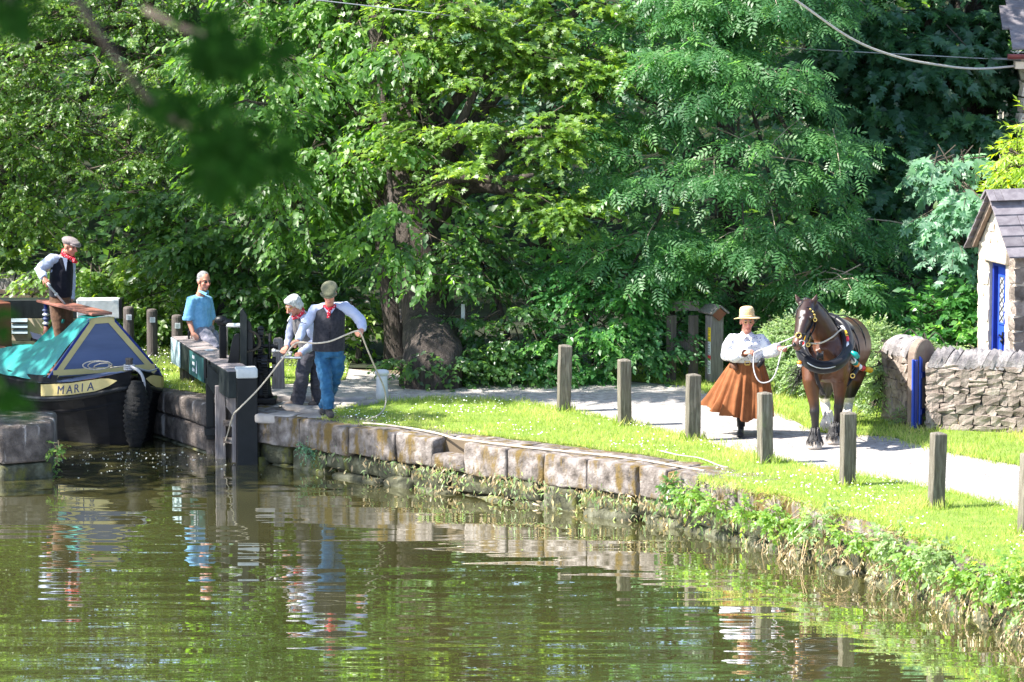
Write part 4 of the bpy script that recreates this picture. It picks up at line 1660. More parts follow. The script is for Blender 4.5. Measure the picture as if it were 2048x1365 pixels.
rows = [[bp_(t_, -r0, z0), bp_(t_ + .04, -(r0 + (r1 - r0) * .5), z0 + (z1 - z0) * .5), bp_(t_ + .06, -r1, z1)] for t_, r0, z0, r1, z1 in
        [(1.05, .16, .925, .80, .19), (1.25, .17, .92, .86, .15), (1.45, .19, .90, .90, .12), (1.62, .32, .72, .93, .11), (1.85, .42, .58, .95, .10), (2.3, .52, .47, .97, .09),
         (2.8, .60, .38, .98, .08), (3.4, .66, .29, .98, .08), (4.2, .7, .22, .98, .08), (5.0, .7, .2, .98, .08)]]
link('side_sheet', cloth('side_sheet', rows, .05, 2.2, 3.0), M['tarp'], boat, smooth=True)
rows = [[bp_(t_, r0, z0), bp_(t_ + .05, r0 + (r1 - r0) * .5, z0 + (z1 - z0) * .5), bp_(t_ + .06, r1, z1)] for t_, r0, z0, r1, z1 in
        [(1.05, .16, .925, .80, .19), (1.4, .17, .90, .9, .13), (2.2, .3, .5, .97, .1), (3.2, .5, .3, .98, .08)]]
link('side_sheet', cloth('side_sheet', rows, .03, 2.2, 8.0), M['tarp'], boat, smooth=True)
rows = [[bp_(1.06, -.17, .93), bp_(1.06, 0, .95), bp_(1.06, .17, .93)], [bp_(1.5, -.18, .91), bp_(1.5, 0, .93), bp_(1.5, .18, .91)]]
link('top_sheet', cloth('top_sheet', rows, .012, 3, 2.0), M['tarp'], boat, smooth=True)
fa = [on(x, y, D) for x, y, D in ((118, 639, 57.6), (100, 655, 57.7), (84, 672, 57.8), (66, 690, 57.9), (50, 706, 58.0))]
fb = [on(x, y, D) for x, y, D in ((131, 640, 57.5), (120, 668, 57.5), (106, 690, 57.5), (84, 707, 57.6), (56, 716, 57.9))]
rows = [[a, a.lerp(c, .35) + Vector((0, .05, -.02)), a.lerp(c, .7) + Vector((0, -.05, 0)), c] for a, c in zip(fa, fb)]
link('sheet_flap', cloth('sheet_flap', rows, .04, 4, 5.0), M['tarp'], boat, smooth=True)
# top plank, its stand, boat man's floor and the red cabin
mb = MB()
mb.beam(bp_(1.12, 0.02, .975), bp_(3.0, -.02, .965), .30, .035)
build('top_plank', mb, M['plank'], boat, bevel=.006)
sp = bp_(2.92, -.06, 0)
mb = MB()
mb.tube([sp + Vector((0, 0, z)) for z in (.05, .3, .5, .62)], [.045, .05, .045, .04], 10)
stn = build('plank_stand', mb, M['redcabin'], boat, smooth=True)
for z in (.66, .72, .78, .84):
    mb = MB()
    mb.lathe([(.03, -.022), (.055, 0), (.03, .022)], sp + Vector((0, 0, z)), 12)
    build('turned_ring', mb, M['plaque'] if int(z * 100) % 12 else M['boatblue'], stn, smooth=True)
mb = MB()
mb.tube([sp + Vector((0, 0, .6)), sp + Vector((0, 0, .95))], .028, 8)
build('stand_pin', mb, M['navypaint'], stn, smooth=True)
mb = MB()
mb.prism([bp_(1.1, -.7, -.02), bp_(5, -.8, -.02), bp_(5, .8, -.02), bp_(1.1, .7, -.02)], (0, 0, -.04))
build('hold_floor', mb, M['plank'], boat)
mb = MB()
mb.prism([bp_(4.3, -.02, .0), bp_(4.3, -.86, .0), bp_(4.3, -.80, .80), bp_(4.3, -.03, .80)], AX * 2.5)
cab = build('red_cabin', mb, M['redcabin'], boat, bevel=.01)
mb = MB()
mb.prism([bp_(3.4, -.2, .16), bp_(4.28, -.2, .16), bp_(4.28, -.9, .16), bp_(3.4, -.9, .16)], (0, 0, .05))
build('hatch_board', mb, M['plank'], boat, bevel=.006)
mb = MB()
mb.beam(bp_(3.2, -.94, .09), bp_(8, -.94, .09), .05, .05)
build('gunwale_cap', mb, M['greywhite'], boat)
# stem head, rope lashings, coil, ram fender
sh = bp_(.16, 0.0, .30)
mb = MB()
mb.tube([sh, sh + Vector((0, 0, .17))], [.05, .045], 10)
mb.tube([sh + Vector((0, 0, .17)), sh + Vector((0, 0, .195))], [.055, .05], 10)
build('stem_post', mb, M['darkwood'], boat, smooth=False)
mb = MB()
for z in (.05, .075, .1):
    mb.tube([sh + Vector((.065 * math.cos(a_), .065 * math.sin(a_), z)) for a_ in np.linspace(0, 2 * math.pi, 13)], .013, 6)
build('rope_lashing', mb, M['greyrope'], boat, smooth=True)
mb = MB()
mb.tube(smooth_pts([sh + Vector((.03, -.06, .09)), bp_(.0, .0, .33) + Vector((.09, -.08, .0)), bp_(-.06, 0, .2) + Vector((.11, -.05, 0)), bp_(-.06, 0, .02) + Vector((.10, -.03, .02))]), .020, 8)
build('fender_strop', mb, M['greyrope'], boat, smooth=True)
cp = bp_(.52, -.22, .29)
mb = MB()
for k in range(3):
    ca, cb = .10 + .015 * k, .03 + .02 * k
    mb.tube([cp + RT * (ca * 1.3 * math.cos(a_) - .05 * k) + Vector((0, 0, .03 + cb * (1 + math.sin(a_)) * (1.4 - .3 * k))) + FW * (.05 * math.sin(a_ + k)) for a_ in np.linspace(0, 2 * math.pi, 20)], .0085, 6)
mb.tube(smooth_pts([cp + RT * .1 + Vector((0, 0, .04)), cp + RT * .3 + Vector((0, 0, .05)), sh + Vector((-.05, -.05, .08))]), .0085, 6)
build('rope_coil', mb, M['rope'], boat, smooth=True)
mb = MB()
mb.tube(smooth_pts([sh + Vector((.05, 0, .08)), bp_(.35, .35, .28), bp_(.75, .66, .25)]), .012, 6)
build('deck_rope', mb, M['greyrope'], boat, smooth=True)


def woven(c0, c1, r0, name):
    me_mb = MB()
    n = 26
    pts, rad = [], []
    for k in range(n + 1):
        f = k / n
        pts.append(c0.lerp(c1, f))
        rad.append(r0 * (math.sin(math.pi * (.06 + .88 * f)) ** .45) * (1 + .07 * (-1) ** k))
    me_mb.tube(pts, rad, 20)
    me = me_mb.mesh(name)
    crumple(me, .012, 14, 2.0)
    return link(name, me, M['fender'], boat, smooth=True)


woven(bp_(-.12, -.01, .22), bp_(-.06, -.02, -.64), .165, 'ram_fender')
woven(bp_(.02, .15, .17), bp_(.04, .17, -.12), .10, 'side_fender')
mb = MB()
mb.tube(smooth_pts([bp_(.66, .79, .02), bp_(.66, .83, -.2), bp_(.62, .92, -.45), bp_(.55, .99, -.66)]), .012, 6)
tag(build('mooring_line', mb, M['greyrope'], smooth=True), 'thin grey line hanging from the bow into the water', 'rope')

# ------------------------------------------------------------------ things beyond the lock, far left
bb = empty('balance_beam', on(120, 640, 60.3), 'dark balance beam with white painted end behind the boat', 'lock beam')
a, c = on(-160, 622, 60.3), on(242, 616, 60.3)
zc = .585
mb = MB()
mb.beam((a.x, 60.3, zc), (c.x - .62, 60.3, zc), .3, .265)
build('beam', mb, M['gatepaint'], bb, bevel=.01)
V, Fs = rbox(.615, .31, .272, .018, 6, 2, 3, .006, 3)
mb = MB()
mb.add([Vector((c.x - .617 + v.x, 60.145 + v.y, zc - .136 + v.z)) for v in V], Fs)
build('white_end', mb, M['wornwhite'], bb)
mb = MB()
mb.beam((c.x - .015, 60.3, zc), (c.x + .03, 60.3, zc), .318, .28)
build('end_band', mb, M['blackpaint'], bb)
mb = MB()
mb.beam((c.x - 2.6, 60.3, .45), (c.x - 2.6, 60.3, -.9), .25, .25)
build('heel_post', mb, M['blackpaint'], bb)

mo = empty('moored_boat', on(40, 700, 61.2), 'cream boat cabin with blue louvred panel beyond the lock', 'boat')
x0, x1 = on(-60, 660, 61.2).x, on(88, 660, 61.2).x
mb = MB()
mb.box(((x0 + x1) / 2, 61.6, .12), (x1 - x0, .8, .46))
build('cabin', mb, M['creamboard'], mo, bevel=.01)
for k in range(3):
    mb = MB()
    xa, xb = on(20, 650, 61.15).x, on(55, 650, 61.15).x
    mb.box(((xa + xb) / 2, 61.17, .30 - .085 * k), (xb - xa, .05, .06), Matrix.Rotation(R(-22), 3, 'X'))
    build('louvre', mb, M['louvre'], mo)
mb = MB()
mb.box(((x0 + x1) / 2, 61.6, -.15), (x1 - x0 + .3, .9, .1))
build('gunwale', mb, M['wornwhite'], mo)
rows = [[on(x, 688, 60.6), on(x + 2, 693, 60.5), on(x + 2, 701, 60.45)] for x in (-20, 0, 20, 40, 62)]
tag(link('folded_sheet', cloth('folded_sheet', rows, .05, 5, 1.0), M['tarp'], None, smooth=True), 'bright teal sheet lying beyond the lock, right of the red cabin', 'sheet')

fw = empty('stone_wall', on(40, 620, 61.9), 'far stone wall topped by upright leaning stones, left edge', 'stone wall')
w0, w1 = Vector((on(-260, 600, 61.8).x, 61.9, 0)), Vector((on(112, 600, 61.8).x, 61.8, 0))
rubble(fw, w0, w1, -.05, .68, .4, P_WALL, hr=(.13, .2), wr=(.2, .4))
mb = MB()
mb.box(((w0.x + w1.x) / 2, 62.1, .3), (w1.x - w0.x - .05, .3, .66))
build('mortar', mb, M['mortar'], fw)
c2 = [cope_mesh(.36, .24, .075, M['cope']) for _ in range(4)]
coping(fw, w0 + Vector((0, .18, 0)), w1 + Vector((0, .18, 0)), .68, .36, .24, .085, c2, R(14))
# sunlit wall glimpsed through the trees
fw2 = empty('stone_wall', (-2.15, 63.2, 0), 'pale sunlit wall glimpsed between the tree trunks', 'stone wall')
rubble(fw2, (-3.2, 63.2, 0), (-1.55, 63.0, 0), -.05, .36, .4, P_HUT, hr=(.15, .22), wr=(.25, .45))

# ------------------------------------------------------------------ roofed marker post and old fence by the bushes
ip = at(1424, 764)
mk = empty('marker_post', ip, 'tall grey timber post with little pitched cap and sticker strip', 'post')
mb = MB()
mb.box(ip + Vector((.03, .05, .44)), (.20, .16, .92), R(28))
build('shaft', mb, M['greywood'], mk, bevel=.01)
Rk = Matrix.Rotation(R(28), 3, 'Z')
for s in (-1, 1):
    mb = MB()
    q = [Vector((0, -.16, 1.02)), Vector((0, .2, 1.02)), Vector((s * .13, .2, .92)), Vector((s * .13, -.16, .92))]
    mb.prism([ip + Vector((.03, .05, 0)) + Rk @ v_ for v_ in q], Rk @ Vector((s * .012, 0, .022)))
    build('cap_board', mb, M['greywood'], mk)
mb = MB()
q = [Vector((0, -.135, 1.01)), Vector((.105, -.135, .925)), Vector((0, -.135, .83)), Vector((-.105, -.135, .925))]
mb.prism([ip + Vector((.03, .05, 0)) + Rk @ v_ for v_ in q], Rk @ Vector((0, .04, 0)))
build('diamond_end', mb, M['redcabin'], mk)
sx = Vector((.03, .05, 0)) + Rk @ Vector((-.105, -.045, 0))
for nm, z0, z1, m_ in (('sticker', .55, .74, 'yellow'), ('sticker', .365, .548, 'plaque'), ('sticker', .31, .363, 'redlabel'), ('sticker', .115, .308, 'plaque')):
    mb = MB()
    mb.box(ip + sx + Vector((0, 0, (z0 + z1) / 2)), (.008, .06, z1 - z0), R(28))
    stk = build(nm, mb, M[m_], mk)
    k = z0 + .015
    while k < z1 - .015 and m_ != 'redlabel':
        mb = MB()
        mb.box(ip + sx + Rk @ Vector((-.005, 0, 0)) + Vector((0, 0, k)), (.003, random.uniform(.02, .045), .008), R(28))
        build('print_line', mb, M['darkprint'], stk)
        k += random.choice((.014, .02, .034))
fn = empty('old_fence', at(1390, 768), 'dark old timber fence swallowed by bushes left of the marker post', 'fence')
for x in (1344, 1388):
    mb = MB()
    mb.beam(at(x, 770) + Vector((0, .3, -.02)), at(x, 770) + Vector((0, .3, .9)), .09, .1)
    build('post', mb, M['darkwood'], fn)
for y in (612, 690):
    mb = MB()
    mb.beam(on(1338, y, 57.0), on(1398, y, 57.0), .04, .13)
    build('rail', mb, M['greywood'], fn)
mb = MB()
mb.box(on(926, 625, 56.9), (.05, .012, .22))
tag(build('trail_sign', mb, M['wornwhite']), 'narrow pale sign fixed to the big leaning trunk', 'sign')
# ------------------------------------------------------------------ people
M['skin'] = attr_mat('skin', rough=0.5, bump=0.06, bscale=90)


def fabric(name, c, c2=None, rough=0.9, scale=30, sheen=0.1, bump=.25, bscale=55, **k):
    stops = [(0.35, c), (0.65, c2 or tuple(min(1, q * 1.3) for q in c))]
    return mat(name, stops, scale=scale, rough=rough, bump=bump, bscale=bscale, spec=.15, sheen=sheen, bdist=.006, **k)


def stripe_fabric(name, c, c2, freq, vec=(1, 0.25, 0)):
    m, t, b = new_mat(name)
    v = coords(t, (freq, freq * .3, freq * .12))
    wv = nd(t, 'ShaderNodeTexWave', Scale=1.0, Distortion=0.6)
    t.links.new(v, wv.inputs['Vector'])
    r = ramp(t, [(.35, c), (.65, c2)])
    t.links.new(wv.outputs['Fac'], r.inputs['Fac'])
    t.links.new(r.outputs['Color'], b.inputs['Base Color'])
    b.inputs['Roughness'].default_value = .9
    b.inputs['Specular IOR Level'].default_value = .15
    return m


def print_fabric(name, c, spot, sc):
    m, t, b = new_mat(name)
    v = coords(t)
    vo = nd(t, 'ShaderNodeTexVoronoi', Scale=sc)
    t.links.new(v, vo.inputs['Vector'])
    r = ramp(t, [(.20, spot), (.32, c)])
    t.links.new(vo.outputs['Distance'], r.inputs['Fac'])
    t.links.new(r.outputs['Color'], b.inputs['Base Color'])
    b.inputs['Roughness'].default_value = .9
    b.inputs['Specular IOR Level'].default_value = .15
    return m


FB = {
    'stripe': stripe_fabric('striped_shirt', (0.44, 0.47, 0.57), (0.25, 0.30, 0.48), 60),
    'stripe2': stripe_fabric('pinstriped_shirt', (0.44, 0.45, 0.53), (0.24, 0.27, 0.40), 90),
    'paleblue': fabric('pale_blue_shirt', (0.29, 0.33, 0.45), (0.37, 0.41, 0.53)),
    'skyblue': fabric('sky_blue_shirt', (0.11, 0.29, 0.49), (0.17, 0.37, 0.57), bscale=14, bump=.5),
    'charcoal': fabric('charcoal_waistcoat', (0.014, 0.0145, 0.021), (0.030, 0.030, 0.038)),
    'blackvest': fabric('black_waistcoat', (0.004, 0.0045, 0.010), (0.008, 0.009, 0.016)),
    'greyvest': fabric('grey_waistcoat', (0.065, 0.062, 0.066), (0.11, 0.104, 0.108)),
    'denim': fabric('denim', (0.010, 0.052, 0.12), (0.028, 0.105, 0.205), scale=9, bscale=14, bump=.5),
    'darkgrey': fabric('dark_grey_trousers', (0.034, 0.034, 0.046), (0.056, 0.055, 0.068), bscale=14, bump=.4),
    'palegrey': fabric('pale_grey_trousers', (0.15, 0.145, 0.185), (0.225, 0.22, 0.265), bscale=14, bump=.5),
    'brown': fabric('brown_trousers', (0.075, 0.04, 0.026), (0.12, 0.065, 0.04)),
    'tweed': fabric('green_tweed', (0.085, 0.088, 0.052), (0.15, 0.148, 0.095), scale=80),
    'greytweed': fabric('grey_tweed', (0.15, 0.125, 0.13), (0.24, 0.20, 0.20), scale=80),
    'red': print_fabric('red_kerchief', (0.48, 0.02, 0.04), (0.75, 0.55, 0.55), 45),
    'blouse': print_fabric('printed_blouse', (0.60, 0.60, 0.65), (0.15, 0.17, 0.33), 34),
    'orange': fabric('rust_skirt', (0.155, 0.054, 0.020), (0.24, 0.086, 0.033), scale=7, bscale=16, bump=.4),
    'leather': fabric('brown_leather', (0.10, 0.045, 0.025), rough=.5),
    'blackleather': fabric('black_leather', (0.006, 0.006, 0.009), rough=.35, bump=.1),
    'shoe': fabric('dark_shoe', (0.045, 0.038, 0.035), rough=.6),
    'brownshoe': fabric('brown_shoe', (0.13, 0.095, 0.08), rough=.7),
    'straw': fabric('straw', (0.50, 0.34, 0.17), (0.64, 0.47, 0.26), scale=60, bump=.6, bscale=90),
    'whitehair': fabric('white_hair', (0.30, 0.30, 0.29), (0.58, 0.58, 0.56), scale=25, bump=1.0, bscale=35, stretch=(3, 3, 1)),
    'greyhair': fabric('grey_hair', (0.12, 0.12, 0.125), (0.25, 0.25, 0.26), scale=30, bump=.7, bscale=60),
    'brass': mat('brass', (0.72, 0.50, 0.16), scale=10, bump=0, rough=.3, metallic=.9),
}
EYE = mat('eye_dark', (0.02, 0.016, 0.014), scale=5, bump=0, rough=.2, spec=.6)
SKIN = (0.42, 0.195, 0.135)
LIP = (0.36, 0.12, 0.10)


def look(yaw, pitch, roll=0.0):
    """Columns: x across the face, y out of the face, z up. yaw 0 faces the camera, positive turns to the right of the picture."""
    y_, p_ = R(yaw), R(pitch)
    f = Vector((math.sin(y_) * math.cos(p_), -math.cos(y_) * math.cos(p_), -math.sin(p_)))
    u = Vector((math.sin(y_) * math.sin(p_), -math.cos(y_) * math.sin(p_), math.cos(p_)))
    x = f.cross(u)
    if roll:
        Q = Matrix.Rotation(R(roll), 3, f)
        u, x = Q @ u, Q @ x
    return Matrix((x, f, u)).transposed()


def head(mb, c, Mh, k=1.0):
    def e(p, r):
        mb.ell(c + Mh @ (Vector(p) * k), tuple(q * k for q in r), Mh, nu=16, nv=12)
    e((0, -.008, .034), (.077, .098, .088))
    e((0, .026, -.040), (.060, .068, .078))
    e((0, .060, -.098), (.030, .030, .024))
    e((0, .074, .030), (.056, .022, .015))
    for s in (-1, 1):
        e((s * .040, .062, -.028), (.026, .026, .024))
        e((s * .079, -.008, -.012), (.012, .026, .034))
    mb.tube([c + Mh @ (Vector(p) * k) for p in ((0, .088, .022), (0, .108, -.012), (0, .122, -.034), (0, .098, -.046))], [.010 * k, .013 * k, .018 * k, .012 * k], 8)
    e((0, .085, -.070), (.026, .016, .008))
    e((0, .083, -.082), (.023, .015, .008))


def face_parts(root, c, Mh, k=1.0, eyes=True):
    if not eyes:
        return
    for s in (-1, 1):
        mb = MB()
        mb.ell(c + Mh @ (Vector((s * .031, .083, .006)) * k), (.014 * k, .009 * k, .008 * k), Mh)
        build('eye', mb, EYE, root, smooth=True)
        mb = MB()
        mb.tube([c + Mh @ (Vector((s * x, y, z)) * k) for x, y, z in ((.012, .094, .024), (.032, .092, .030), (.052, .076, .024))], [.004, .006, .003], 6)
        build('eyebrow', mb, FB['greyhair'], root, smooth=True)


def skin_cols(me, c, Mh, k, tone=SKIN, ruddy=1.0):
    co = get_co(me)
    loc = (co - np.array(c)) @ np.array(Mh) / k
    col = np.tile(np.array(tone), (len(co), 1))
    x, y, z = loc[:, 0], loc[:, 1], loc[:, 2]
    lips = (np.abs(x) < .026) & (y > .075) & (np.abs(z + .076) < .013)
    col[lips] = LIP
    cheek = np.exp(-(((np.abs(x) - .045) / .03) ** 2 + ((z + .03) / .03) ** 2)) * (y > .02)
    nose = np.exp(-((x / .02) ** 2 + ((z + .03) / .03) ** 2)) * (y > .09)
    rd = np.clip(cheek * .5 + nose * .6, 0, 1)[:, None] * ruddy
    col = col * (1 - rd) + np.array((.60, .20, .16)) * rd
    return col


def hand(mb, wrist, d, n, curl=(50, 60, 40), thumb=1, k=1.0, spread=.02):
    """d: wrist to knuckles, n: back of the hand, thumb: side the thumb leaves."""
    d = d.normalized()
    n = (n - d * n.dot(d)).normalized()
    u = d.cross(n)
    kn = wrist + d * (.088 * k)
    mb.tube([wrist - d * .02, wrist, wrist + d * (.04 * k), kn], [(.026 * k, .020 * k), (.027 * k, .018 * k), (.038 * k, .016 * k), (.040 * k, .013 * k)], 12, side=u)
    for i, (o, L) in enumerate(zip((.031, .011, -.010, -.029), (.072, .082, .076, .060))):
        p = kn + u * (o * k * thumb) - d * (.006 * k)
        a = 0.0
        pts = [p - d * .03 * k, p]
        for f, c_ in zip((.45, .32, .23), curl):
            a += R(c_)
            dd = d * math.cos(a) - n * math.sin(a) + u * (spread * (1.5 - i) * .4 * thumb)
            p = p + dd * (L * k * f)
            pts.append(p)
        mb.tube(pts, [.0095 * k, .0098 * k, .009 * k, .0085 * k, .0065 * k], 8)
    p = wrist + d * (.022 * k) + u * (.026 * k * thumb)
    t1 = (d * .75 + u * (.62 * thumb) - n * .25).normalized()
    t2 = (d * .9 + u * (.15 * thumb) - n * .45).normalized()
    mb.tube([p - t1 * .02, p, p + t1 * (.036 * k), p + t1 * (.036 * k) + t2 * (.03 * k), p + t1 * (.036 * k) + t2 * (.052 * k)], [.012 * k, .013 * k, .0115 * k, .010 * k, .007 * k], 8)


def garment(name, pieces, m, parent, voxel=.011, it=3, amp=.006, scale=9, seed=0.0, cut=None, stretch=(1, 1, 1)):
    mb = MB()
    for pc in pieces:
        if pc[0] == 't':
            mb.tube(pc[1], pc[2], 14, side=pc[3] if len(pc) > 3 else None)
        else:
            mb.ell(pc[1], pc[2], pc[3] if len(pc) > 3 else None, nu=16, nv=12)
    me = fuse(mb, voxel, it)
    if cut:
        cut_away(me, cut)
    if amp:
        crumple(me, amp, scale, seed, stretch)
    return link(name, me, m, parent, smooth=True)


def flat_cap(root, c, Mh, m, k=1.0):
    mb = MB()
    mb.ell(c + Mh @ Vector((0, -.012, .072)) * k, (.098 * k, .122 * k, .050 * k), Mh, nu=18, nv=12)
    mb.ell(c + Mh @ Vector((0, .055, .064)) * k, (.078 * k, .085 * k, .034 * k), Mh, nu=18, nv=10)
    mb.ell(c + Mh @ Vector((0, -.02, .05)) * k, (.085 * k, .106 * k, .05 * k), Mh, nu=18, nv=10)
    me = fuse(mb, .008, 2)
    cap = link('flat_cap', me, m, root, smooth=True)
    mb = MB()
    P = []
    for i in range(11):
        a = math.pi * (.14 + .72 * i / 10)
        P.append([c + Mh @ (Vector((math.cos(a) * r_ * .86, math.sin(a) * r_ * 1.02 + .015, .052 - .022 * (math.sin(a) ** 2) * (r_ - .08) / .05)) * k) for r_ in (.085, .11, .132)])
    mb.grid(P)
    pk = build('peak', mb, m, cap, smooth=True)
    sm = pk.modifiers.new('thick', 'SOLIDIFY')
    sm.thickness = .008
    return cap


def shoe(name, heel, toe, m, parent, h=.085, wd=.045):
    d = (toe - heel)
    u = Vector((0, 0, 1))
    mb = MB()
    mb.tube([heel, heel + d * .15, heel + d * .5, heel + d * .82, toe], [(wd * .75, h * .5), (wd * .85, h * .55), (wd, h * .46), (wd * .95, h * .36), (wd * .5, h * .2)], 12, side=d.cross(u))
    mb.tube([heel + d * .12, heel + d * .14 + u * (h * 1.1)], [wd * .8, wd * .85], 12)
    me = fuse(mb, .010, 2)
    return link(name, me, m, parent, smooth=True)


def vneck(ctr, fwd, half, top, depth):
    """Cuts the V of a waistcoat: ctr on the breastbone at height top."""
    f = fwd.normalized()
    s = Vector((-f.y, f.x, 0)).normalized()

    def pred(p):
        q = p - ctr
        if q.dot(f) < -.02:
            return False
        x, z = abs(q.dot(s)), q.z - top
        return z > -depth and x < half * (1 + z / depth) * 1.0
    return pred


UP = Vector((0, 0, 1))

# ---- man in jeans walking with the rope
def man_with_rope():
    D = 53.4
    p = lambda x, y, d=0.0: on(x, y, D + d)
    base = pz(656, 0, D)
    root = empty('person', base, 'man in flat cap, dark waistcoat and jeans walking with the rope', 'person')
    hc, Mh = p(659, 587, -.13), look(-4, 30)
    sx = Vector((1, 0, 0))
    sL, eL, wL = p(631, 619, .02), p(607, 654, -.10), p(596, 681, -.24)
    sR, eR, wR = p(691, 616, .02), p(722, 643, -.02), p(724, 660, -.16)
    hipL, kL, aL = p(645, 712, .02), p(652, 766, -.10), p(657, 819, -.14)
    hipR, kR, aR = p(675, 712, .04), p(668, 764, .10), p(647, 815, .38)
    mb = MB()
    head(mb, hc, Mh)
    mb.tube([p(659, 622, .02), p(659, 606, -.06), hc + Mh @ Vector((0, -.02, -.06))], [.062, .056, .058], 12)
    mb.tube([p(660, 705, .03), p(660, 680, .02), p(660, 645), p(659, 622, .02)], [(.13, .09), (.13, .09), (.15, .10), (.10, .07)], 14, side=sx)
    for s, e_, w_ in ((sL, eL, wL), (sR, eR, wR)):
        mb.tube([s, e_, w_], [.045, .038, .028], 10)
    for h_, k_, a_ in ((hipL, kL, aL), (hipR, kR, aR)):
        mb.tube([h_, k_, a_], [.07, .05, .04], 10)
    hand(mb, wL, p(588, 690, -.28) - wL, Vector((-.3, -.9, .3)), (55, 65, 40), 1)
    hand(mb, wR, p(713, 668, -.24) - wR, Vector((.2, -.7, .6)), (55, 65, 40), -1)
    me = fuse(mb, .0068, 1)
    paint(me, skin_cols(me, hc, Mh, 1))
    link('body', me, M['skin'], root, smooth=True)
    face_parts(root, hc, Mh)
    garment('shirt', [('t', [p(660, 708, .03), p(660, 680, .02), p(660, 640), p(659, 618, .02), p(659, 610, .0)], [(.15, .11), (.155, .12), (.185, .125), (.13, .09), (.065, .065)], sx),
                      ('t', [p(652, 617, .02), sL, p(618, 640, -.04), eL, p(602, 667, -.17), wL], [.07, .075, .07, .062, .055, .042]),
                      ('t', [p(668, 615, .02), sR, p(709, 628, 0), eR, p(725, 653, -.1), wR], [.07, .078, .07, .066, .062, .044])],
            FB['stripe'], root, amp=.014, scale=12, seed=1)
    ch = p(659, 640, -.12)
    garment('waistcoat', [('t', [p(657, 702, .02), p(657, 690, .02), p(658, 665, .01), p(659, 640), p(659, 622, .015), p(659, 612, .02)],
                           [(.205, .15), (.21, .155), (.20, .15), (.20, .145), (.20, .115), (.10, .085)], sx)],
            FB['charcoal'], root, amp=.004, scale=7, seed=4, cut=lambda q, f=vneck(ch, Vector((0, -1, 0)), .085, p(659, 613, 0).z, .20): f(q) or q.z > p(0, 613).z + .01 or (q.z < p(0, 691).z - .0 - .05 * 0 and False))
    mb = MB()
    for k in range(5):
        mb.ell(p(659, 657 + 9 * k, -.155 - .003 * k), (.008, .005, .008))
    mb.beam(p(660.5, 650, -.147), p(659.5, 698, -.142), .004, .006)
    build('button_front', mb, FB['blackvest'], root)
    garment('trousers', [('t', [p(659, 697, .02), p(659, 712, .03)], [(.185, .135), (.19, .14)], sx),
                         ('t', [hipL, p(648, 740, -.03), kL, p(655, 790, -.12), aL], [(.10, .11), (.098, .10), (.08, .085), (.078, .08), (.078, .085)]),
                         ('t', [hipR, p(673, 740, .06), kR, p(658, 790, .26), aR], [(.10, .11), (.098, .10), (.08, .085), (.075, .08), (.07, .075)])],
            FB['denim'], root, amp=.015, scale=11, seed=2, stretch=(1, 1, 1.6))
    shoe('shoe', p(657, 822, -.08), p(663, 834, -.30), FB['shoe'], root, .10, .052)
    shoe('shoe', p(647, 818, .40), p(645, 829, .18), FB['shoe'], root, .095, .045)
    flat_cap(root, hc, Mh, FB['tweed'], 1.08)
    mb = MB()
    mb.tube([p(648, 612, -.03), p(653, 617, -.10), p(659, 620, -.125), p(666, 616, -.10), p(670, 611, -.03)], .022, 8)
    mb.tube([p(659, 618, -.14), p(658, 627, -.15), p(656, 637, -.145)], [(.018, .014), (.026, .015), (.018, .008)], 10, side=(1, 0, 0))
    me = fuse(mb, .008, 2)
    crumple(me, .006, 30)
    link('neckerchief', me, FB['red'], root, smooth=True)
    for s, a in ((-1, p(650, 611, -.06)), (1, p(669, 611, -.06))):
        mb = MB()
        mb.prism([a, p(659, 617, -.13), p(659 + s * 4, 628, -.145), p(659 + s * 11, 617, -.12)], (0, .008, 0))
        build('collar', mb, FB['stripe'], root)
    mb = MB()
    mb.tube([p(601, 645, -.14), p(608, 647, -.18), p(615, 647, -.10)], .004, 6)
    build('sleeve_band', mb, FB['blackvest'], root)


man_with_rope()


